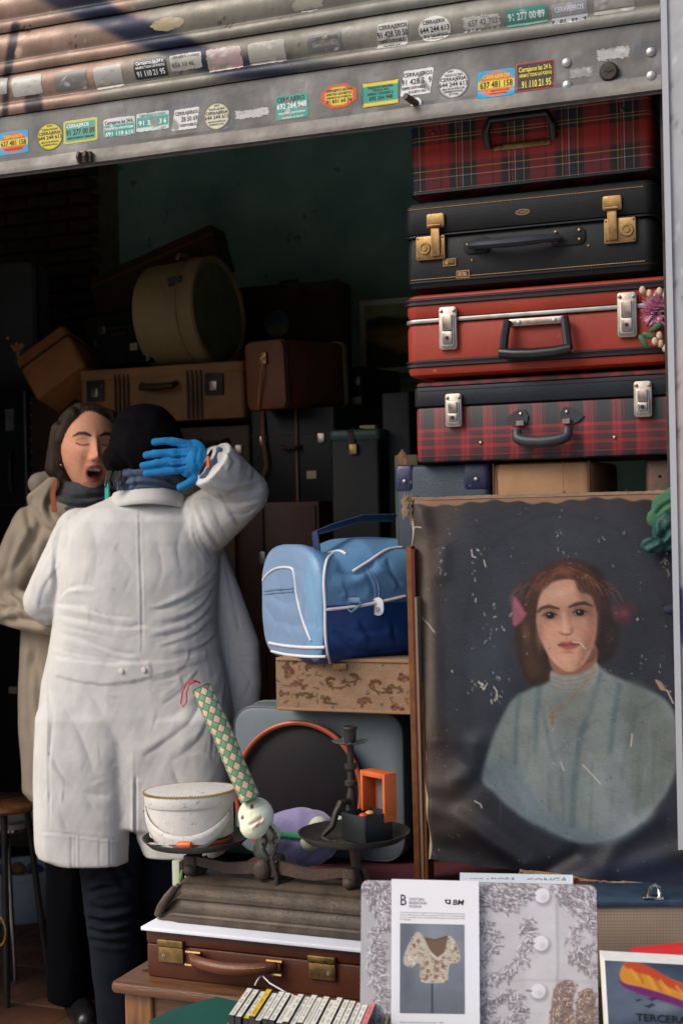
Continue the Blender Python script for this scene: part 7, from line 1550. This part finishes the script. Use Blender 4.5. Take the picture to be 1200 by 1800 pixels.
for bx_, by_ in ((952,1574),(950,1658),(945,1742)):
    p.ell(bx_+3, by_+4, 15, 15, (120,116,122), .7, 0, .5); p.ell(bx_, by_, 13, 13, (226,222,226), 1, 0, .12); p.ell(bx_+4, by_+5, 8, 8, (190,186,192), .7); p.line([(bx_-20,by_-1),(bx_-12,by_)], 3.5, (96,88,94), .8, 1)
p.grain(.03)
bd = thing('display_board', 'rounded board printed with close up of silver bead embroidery and buttons', 'display board', (BLb+BRb)/2)
part('print', MB().grid(G+nb*.0008), M['print'], bd, colors=p.done(.95))
out = np.concatenate([G[0], G[1:, -1], G[-1, ::-1][1:], G[::-1, 0][1:-1]])
part('board_core', MB().rings([out, out-nb*.006], cap=False), M['greywood'], bd)
part('board_back', MB().grid(G[::20, ::20]-nb*.006), M['greywood'], bd)
# leaflet strip
LT = [V(688, 1545, 2.445), V(841, 1549, 2.434), V(687, 1842, 2.405), V(843, 1844, 2.394)]
def lf(x_, y_, off=0): u, v_ = (x_-688)/153., (y_-1547)/296.; return (LT[0]*(1-u)+LT[1]*u)*(1-v_)+(LT[2]*(1-u)+LT[3]*u)*v_+nb*off
l = thing('museum_leaflet', 'white printed leaflet with photo of a jewelled blouse, strapped round the board', 'leaflet', (LT[2]+LT[3])/2)
part('sheet', MB().rings([[lf(688,1547), lf(841,1547), lf(841,1843), lf(688,1843)], [lf(688,1547,.0012), lf(841,1547,.0012), lf(841,1843,.0012), lf(688,1843,.0012)]]), mat('leaflet_paper', (.80,.79,.80), (.77,.76,.78), 3, .6), l)
def ltxt(s, x0, x1, y, h, c=(30,30,34), bold=False, par=l, sh=0):
    mb = MB(); text_on(mb, s, lambda u, v_: lf(x0+(x1-x0)*u, y-h*v_, .0018), 0, 1, 0, 1, bold, sh); part('lettering', mb, ink(c), par, smooth=False)
ltxt('B', 704, 714, 1593, 20); ltxt('CRISTÓBAL', 719, 746, 1584, 5, (90,90,96)); ltxt('BALENCIAGA', 719, 750, 1590.5, 5, (90,90,96)); ltxt('MUSEOA', 719, 741, 1597, 5, (90,90,96)); ltxt('BM', 795, 815, 1590, 9.5, (24,26,40), True, sh=.2)
mb = MB(); mb.add([lf(781,1581,.0018), lf(791.5,1581,.0018), lf(791.5,1589,.0018), lf(788,1589.5,.0018), lf(782.5,1587,.0018)], [(0,1,2,3,4)]); lg = part('logo', mb, ink((24,26,40)), l, smooth=False)
mb = MB(); mb.add([lf(784,1583,.0022), lf(789,1583,.0022), lf(788.5,1587,.0022), lf(785,1585.5,.0022)], [(0,1,2,3)]); part('logo_inner', mb, M['paper'], lg, smooth=False)
for k, s in enumerate(('Con el fin de difundir el legado de uno de los grandes talentos de la moda', 'universal, BM supermercados en colaboración al Museo Cristóbal Balenciaga', 'le acerca un diseño único de Cristóbal Balenciaga a través de esta red de', 'D. Marbella')): ltxt(s, 703, 816 if k < 3 else 722, 1606.5+k*4.3, 2.3, (70,70,76))
ltxt('Blusa en bambula de seda de color beis – 1949', 704, 778, 1799, 2.6, (70,70,76))
nu2, nv2 = 150, 210; X_, Y_ = np.meshgrid(np.linspace(703, 815, nu2), np.linspace(1625, 1782, nv2)); p = Paint(X_.ravel(), Y_.ravel(), (116,122,132))
p.ell(770, 1650, 50, 50, (136,142,152), .8); p.poly([(700,1620),(730,1620),(720,1790),(700,1790)], (92,98,108), 14, .7); p.poly([(700,1750),(820,1745),(820,1790),(700,1790)], (100,106,114), 10, .6); p.noise(.06, 12, 4)
p.poly([(757,1720),(761,1720),(761,1782),(757,1782)], (66,68,74), .8, .95, smooth=False)
p.poly([(745,1650),(765,1652),(785,1646),(784,1668),(770,1684),(755,1676)], (112,88,64), 1.5, .95); p.line([(746,1651),(766,1653),(785,1647)], 2, (66,50,36), .8, 1)
p.poly([(728,1644),(738,1641),(746,1652),(756,1672),(770,1684),(780,1676),(786,1652),(789,1645),(800,1656),(808,1682),(803,1692),(793,1694),(789,1698),(787,1714),(785,1726),(762,1729),(740,1726),(738,1706),(734,1694),(724,1702),(710,1696),(712,1676)], (186,176,160), 1.2, 1)
rs = np.random.RandomState(3)
for _ in range(260):
    a_, b_ = rs.uniform(711, 806), rs.uniform(1644, 1727)
    i_ = int(np.argmin((p.x-a_)**2+(p.y-b_)**2)); c_ = p.c[i_]
    if c_[0] > .38 and c_[0] > c_[2]*1.12: p.ell(a_, b_, rs.uniform(1, 3), rs.uniform(1, 2.4), [(138,96,62), (214,206,192), (118,104,88), (160,128,90)][_ % 4], .8, 0, .4)
for x_, y_ in ((728,1664),(735,1656),(800,1668),(750,1694),(752,1708),(766,1692),(768,1706),(778,1700),(765,1718),(750,1718)): p.ell(x_, y_, 3.4, 4.2, (138,92,56), .85, 0, .4)
p.line([(735,1694),(741,1712),(740,1726)], 1, (120,108,96), .6); p.line([(756,1676),(768,1686),(782,1676)], 3, (206,200,188), .8, 1)
part('photo', MB().grid(np.array([[lf(x_, y_, .0018) for x_ in np.linspace(703, 815, nu2)] for y_ in np.linspace(1625, 1782, nv2)])), M['print'], l, colors=p.done(.95))
# handwritten note
nt = thing('paper_note', 'handwritten slip of white paper propped behind the printed board', 'paper note', V(906, 1570, 2.52))
NQ = [V(808, 1534, 2.53), V(1006, 1538, 2.53), V(806, 1600, 2.50), V(1006, 1600, 2.50)]
part('sheet', MB().poly([NQ[0], NQ[1], NQ[3], NQ[2]], -FW*-.0006), mat('note_paper', (.62,.68,.70), None, 4, .7), nt)
for s, x0, x1 in (('ASPIRADORA', 812, 905), ('CONGA', 924, 996)):
    mb = MB(); text_on(mb, s, lambda u, v_: V(x0+(x1-x0)*u, 1553-9.5*v_-(u*2), 2.527-.0018), 0, 1, 0, 1, False, .1); part('lettering', mb, ink((120,134,140)), nt, smooth=False)

# --- open tan case at the right, book, sprig, flowers, cloth
a = V(1030, 1700, 2.66); H = V(1030, 1590, 2.66)[2]-.60
t = thing('tan_case', 'tan woven case with blue metal edge and chrome latch at the lower right', 'suitcase', (a[0], a[1], .60), TH-R(3))
m_tw = plaid('tan_woven', .006, .006, [(0,(.36,.27,.19)),(.7,(.26,.18,.12))], [(0,(.40,.30,.21)),(.7,(.28,.17,.12))])
part('shell', MB().rbox(0, .34, 0, .12, 0, H, .006, .003), m_tw, t); part('metal_edge', MB().rbox(-.003, .343, -.006, .124, H-.003, H+.008, .004, .002, 2), mat('blue_steel_edge', (.05,.09,.14), (.03,.05,.08), 20, .35, .4), t)
lt_ = part('latch', MB().rbox(.106, .146, -.004, .016, H+.009, H+.014, .003, .001, 3), M['chrome'], t); part('latch_loop', MB().tube([(.118, .006, H+.012), (.122, .004, H+.030), (.131, .004, H+.034), (.138, .004, H+.030), (.140, .006, H+.012)], .004, 8), M['chrome'], lt_)
tag(part('support_crate', MB().rbox(a[0]-.05, a[0]+.32, a[1]-.02, a[1]+.10, 0, .598, .004, .003), m_shelf), 'dark crate under the tan woven case', 'crate')
BQ = [V(1062, 1688, 2.34), V(1275, 1700, 2.34), V(1072, 1860, 2.30), V(1275, 1872, 2.30)]
def bk(x_, y_, off=0): u, v_ = (x_-1062)/213., (y_-1688-(x_-1062)*.05)/172.; return (BQ[0]*(1-u)+BQ[1]*u)*(1-v_)+(BQ[2]*(1-u)+BQ[3]*u)*v_+nb*off
t = thing('book', 'book with a red, yellow and purple flag on its dark blue cover', 'book', (BQ[2]+BQ[3])/2)
bx_ = [BQ[0], BQ[1], BQ[3], BQ[2]]; off_ = FW*.045+UP*.0015
part('pages', MB().poly([q-nb*.0012 for q in bx_], off_-UP*.0), mat('page_edges', (.72,.70,.66), (.64,.62,.58), 60, .8), t)
part('back_cover', MB().poly([q+off_*1.02-nb*.0015 for q in bx_], FW*.001), flat('white_cover', (.7,.7,.7), .4), t)
X_, Y_ = np.meshgrid(np.linspace(0, 1, 240), np.linspace(0, 1, 190)); GG = (BQ[0]*(1-X_[..., None])+BQ[1]*X_[..., None])*(1-Y_[..., None])+(BQ[2]*(1-X_[..., None])+BQ[3]*X_[..., None])*Y_[..., None]
px, py = proj(GG.reshape(-1, 3)); p = Paint(px, py, (70,82,100))
p.poly([(1050,1700),(1120,1690),(1150,1760),(1090,1800),(1050,1780)], (98,110,126), 16, .7); p.poly([(1140,1690),(1280,1690),(1280,1720),(1200,1710)], (46,54,72), 14, .8); p.ell(1160, 1770, 40, 14, (128,136,146), .7); p.noise(.08, 12)
p.poly([(1088,1718),(1095,1695),(1112,1692),(1140,1702),(1180,1722),(1240,1745),(1240,1775),(1180,1752),(1130,1738),(1100,1730)], (214,142,44), 2, 1)
p.poly([(1095,1696),(1112,1691),(1145,1702),(1185,1724),(1240,1742),(1240,1756),(1180,1738),(1140,1716),(1110,1706)], (198,66,36), 2.5, .95); p.poly([(1087,1716),(1096,1728),(1130,1736),(1180,1752),(1240,1775),(1240,1784),(1170,1762),(1120,1746),(1092,1732)], (118,30,104), 2, .95)
for q in (((1108,1704),(1120,1722)),((1138,1716),(1150,1738)),((1160,1724),(1176,1744)),((1188,1734),(1204,1752))): p.line(q, 4, (232,176,70), .6, 2)
for q in (((1120,1706),(1130,1728)),((1150,1722),(1162,1742))): p.line(q, 3, (140,70,30), .6, 2)
for x_, y_, s_ in ((1120,1758,7),(1145,1756,9),(1140,1768,11)): p.poly([(x_-s_,y_-2),(x_-s_*.2,y_-1),(x_+s_*.3,y_-s_*.4),(x_+s_,y_-1),(x_+s_*.3,y_+2),(x_,y_+s_*.4)], (46,50,58), .8, .95)
part('cover', MB().grid(GG+nb*.0002), M['gloss'], t, colors=p.done(.85))
mb = MB(); text_on(mb, 'TERCERA', lambda u, v_: bk(1112+93*u, 1794+5*u-13*v_, .0012), 0, 1, 0, 1, True); part('lettering', mb, ink((22,20,22)), t, smooth=False)
tag(part('red_book', MB().poly([V(1108, 1672, 2.42), V(1280, 1655, 2.42), V(1280, 1690, 2.40), V(1160, 1685, 2.40)], FW*.02), flat('red_cover', (.55,.02,.02), .4)), 'red covered book just behind the flag book', 'book')
tag(part('book_stand', MB().rbox(V(1060, 1800, 2.33)[0], V(1060, 1800, 2.33)[0]+.25, 2.25, 2.33, 0, BQ[2][2]-.001, .004, .003), m_shelf), 'low crate carrying the flag book', 'crate')
tag(part('board_stand', MB().rbox(BLb[0]+.02, BRb[0]-.03, 2.16, 2.185, 0, BLb[2]+.0, .004, .003), m_shelf), 'dark low crate under the printed board', 'crate')
# pink flowers
fc = V(1152, 545, 2.90)
t = thing('pink_flower', 'pink chrysanthemum with cream buds hanging beside the red suitcase', 'flower', V(1165, 615, 2.90)); rs = np.random.RandomState(5); mb = MB()
for _ in range(320):
    d_ = rs.randn(3); d_ /= np.linalg.norm(d_); c_ = fc+np.array([.030, .022, .036])*d_*rs.uniform(.45, 1.0)
    rot_ = Vector(d_).to_track_quat('Z', 'Y').to_matrix(); mb.sphere(c_, (.0034, .0009, .0085), 5, 4, rot_)
part('petals', mb, mat('pink_petal', (.50,.18,.34), (.66,.36,.46), 60, .7), t, kind='stuff')
for x_, y_ in ((1128,510),(1140,516),(1158,512),(1168,518),(1172,570),(1158,590),(1160,604),(1168,612),(1150,600)):
    part('bud', MB().sphere(V(x_, y_, 2.87), (.0065, .0065, .0085), 8, 6), flat('cream_bud', (.50,.36,.24), .7) if 'cream_bud' not in bpy.data.materials else bpy.data.materials['cream_bud'], t)
for c_ in ((1140,590,20),(1152,575,-30),(1130,600,60)): part('leaf', MB().sphere(V(c_[0], c_[1], 2.89), (.016, .003, .007), 10, 6, Matrix.Rotation(R(c_[2]), 3, 'Y')), flat('leaf_green', (.03,.08,.035), .6) if 'leaf_green' not in bpy.data.materials else bpy.data.materials['leaf_green'], t)
part('stem', MB().tube([V(1155, 560, 2.9), V(1162, 590, 2.89), V(1168, 620, 2.9)], .0025, 6), bpy.data.materials['leaf_green'], t)
# green cloth
def cloth(name, label, blobs, m_, seed, fl_):
    mb = MB()
    for x_, y_, d_, rx, rz in blobs: mb.sphere(V(x_, y_, d_), (rx, .011, rz), 18, 12)
    me, v, nn = remesh(mb, .003, 4); px, py = proj(v); v += nn*(folds(px, py, fl_)*face_w(nn)+crumple(v, .0022, 34, seed))[:, None]
    t = thing(name, label, 'cloth', v[np.argmin(v[:, 2])]); rpart('fabric', me, v, m_, t)
cloth('green_cloth', 'crumpled mid green net cloth hanging at the right top of the portrait', [(1165,890,2.84,.026,.030),(1152,910,2.84,.018,.020),(1180,880,2.84,.022,.030)], mat('green_net', (.02,.085,.04), (.035,.12,.055), 60, .8, bump=.8, bs=300), 3, [([(1150,905),(1165,890),(1185,880)], 4, .006)])
cloth('dark_green_cloth', 'dark bottle green cloth drooping below the mid green net', [(1168,930,2.83,.026,.036),(1146,958,2.83,.024,.014),(1180,950,2.83,.03,.022)], mat('bottle_green', (.006,.055,.045), (.003,.03,.026), 30, .6, bump=.3, bs=200), 6, [([(1130,962),(1160,945),(1185,920)], 5, .008), ([(1140,968),(1165,960),(1190,950)], 4, .006), ([(1160,915),(1165,940),(1160,962)], 4, .005)])
tag(part('dark_tassel', MB().sphere(V(1178, 1072, 2.80), (.016, .012, .010), 14, 10), flat('navy_felt', (.012,.016,.035), .9)), 'small dark blue tassel poking out beside the pillar over the portrait', 'tassel')

# --- compact discs in a cardboard box
z_cd = .655; o0 = At(437, 1737, 2.36); 
Z_cd = V(437, 1737, 2.53)[2]; base_cd = V(437, 1737, 2.53); YW = R(-9)
cdL = .142; cdH = .124; ex_ = np.array([1, 0, 0.]); 
m_case = mat('clear_black_case', (.02,.02,.022), (.03,.03,.032), 20, .15, coat=.5)
dirY = np.array([math.sin(YW)*-1*-1, -math.cos(YW), 0]) ; dirY = np.array([.22, -1, 0])/math.hypot(.22, 1)
n_cd = 20
crate = thing('cardboard_box', 'cardboard box holding a row of compact disc cases', 'box', base_cd-[0, 0, cdH+.004]+dirY*.07)
for (p0, p1) in ((base_cd+[-.012, .006, -.045], base_cd+dirY*(cdL+.01)+[-.012, 0, -.045]), (base_cd+[.262, .006, -.045], base_cd+dirY*(cdL+.01)+[.262, 0, -.045])):
    part('side', MB().rings([[p0+[0, 0, -.083], p1+[0, 0, -.083], p1+[0, 0, .018], p0+[0, 0, .030]], [p0+[.003, 0, -.083], p1+[.003, 0, -.083], p1+[.003, 0, .018], p0+[.003, 0, .030]]]), mat('cardboard', (.30,.19,.10), (.24,.15,.08), 12, .85) if 'cardboard' not in bpy.data.materials else bpy.data.materials['cardboard'], crate)
part('bottom', MB().box(base_cd+dirY*.07+[.125, 0, -cdH-.003], (.27, .15, .003)), bpy.data.materials['cardboard'], crate)
tag(part('box_stand', MB().rbox(base_cd[0]-.04, base_cd[0]+.27, 2.17, 2.33, 0, base_cd[2]-cdH-.006, .004, .003), m_shelf), 'dark box under the compact discs', 'crate')
cd_words = ('leftmost of the row, its spine white', 'second from the left, spine white', 'third from the left, beside the yellow one', 'with a yellow spine, near the left end')
for i in range(n_cd):
    o = base_cd+[i*.0122+random.uniform(-.0006, .0006), 0, random.uniform(-.003, .003)-.0*i]+dirY*random.uniform(-.004, .006)
    lab = 'compact disc case '+(cd_words[i] if i < 4 else 'with a pink spine at the right end of the row' if i == n_cd-1 else '')
    if i >= 4 and i < n_cd-1:
        lab = 'white spined compact disc case between the yellow one and the pink one'
    tcd = thing('compact_disc_case', lab, 'compact disc', o+dirY*.07-[0, 0, cdH], None, 'compact discs standing in the cardboard box')
    q = [o, o+[.0102, 0, 0], o+dirY*cdL+[.0102, 0, 0], o+dirY*cdL]; q = [np.array(a_) for a_ in q]
    part('case', MB().rings([[a_-[0, 0, cdH] for a_ in q], [a_ for a_ in q]]), m_case, tcd)
    nx_, ny_ = 6, 90; Gc = np.array([[o+[.0003+.0098*u, 0, .0006]+dirY*(.004+(cdL-.008)*w_) for u in np.linspace(0, 1, nx_)] for w_ in np.linspace(0, 1, ny_)])
    U_, W_ = np.meshgrid(np.linspace(0, 10, nx_), np.linspace(0, 140, ny_)); base_c = (226,184,40) if i == 3 else (214,120,120) if i == n_cd-1 else (226,222,208)
    p = Paint(U_.ravel(), W_.ravel(), base_c); w0 = 6+random.random()*20
    while w0 < 128:
        ln = random.uniform(3, 9); p._mix(((p.y > w0) & (p.y < w0+ln) & (p.x > 3) & (p.x < 7.5)).astype(np.float32)*.55, (60,58,56)); w0 += ln+random.choice([1.6, 2.4, 12])
    if i == 2: p._mix((p.y > 126).astype(np.float32), (206,200,30))
    part('spine', MB().grid(Gc), M['print'], tcd, colors=p.done(.95))
# green folder and paper in front of the table leg
t = thing('green_folder', 'dark green folder lying over white paper in front of the table', 'folder', V(330, 1790, 2.45))
q = [V(262, 1795, 2.50), V(300, 1775, 2.56), V(380, 1752, 2.60), V(420, 1760, 2.58), V(400, 1830, 2.42), V(290, 1835, 2.40)]
part('cover', MB().poly(q, (0, 0, -.004)), mat('green_card', (.008,.085,.062), (.006,.06,.045), 6, .5), t)
part('paper', MB().poly([a_-[.006, .006, .009] for a_ in q], (0, 0, -.002)), M['paper'], t)
tag(part('folder_stand', MB().rbox(q[0][0]-.0, q[3][0], 2.16, 2.36, 0, q[4][2]-.02, .004, .003), m_shelf), 'dark crate under the green folder', 'crate')
# cream post and leaf sprigs behind the scale
p0 = At(314, 1590, 2.74); p1 = At(314, 1512, 2.74)
t = tag(part('cream_post', MB().rbox(p0[0]-.009, p0[0]+.009, 2.73, 2.748, zt+.001, p1[2], .002, .001, 2), flat('cream_paint', (.42,.46,.34), .5)), 'cream painted post standing on the table behind the scale', 'post')
t = thing('artificial_plant', 'sprig of green leaves and orange bead behind the left of the scale', 'plant', At(328, 1560, 2.72)*[1, 1, 0]+[0, 0, zt])
for x_, y_, r_, m_ in ((318,1540,15,'leaf_green'),(330,1550,-25,'leaf_green'),(372,1545,40,'leaf_green')): part('leaf', MB().sphere(At(x_, y_, 2.70), (.004, .003, .015), 8, 6, Matrix.Rotation(R(r_), 3, 'Y')), flat('fresh_leaf', (.12,.26,.05), .5) if 'fresh_leaf' not in bpy.data.materials else bpy.data.materials['fresh_leaf'], t)
part('stem', MB().tube([At(325, 1545, 2.71), At(326, 1575, 2.71), At(327, 1600, 2.71)*[1, 1, 0]+[0, 0, zt]], .0025, 6), bpy.data.materials['leaf_green'], t)
# unseen building across the street, added to block low sky light
m_fac = mat('street_stucco', (.30,.25,.20), (.24,.20,.16), 1, .9); ob = thing('sky_block_building', 'unseen stucco building across the street, added to block low sky light', 'building', (0, -17, 0))
part('wall', MB().box((0, -17.5, 2.9), (40, 1, 5.8)), m_fac, ob)
for i in range(9):
    for j in range(1): part('window', MB().rbox(-10.6+i*2.6, -9.5+i*2.6, -17.02, -16.98, 1.2+j*3.2, 3.1+j*3.2, .02, .005, 2, ax='y'), M['blackplastic'], ob)
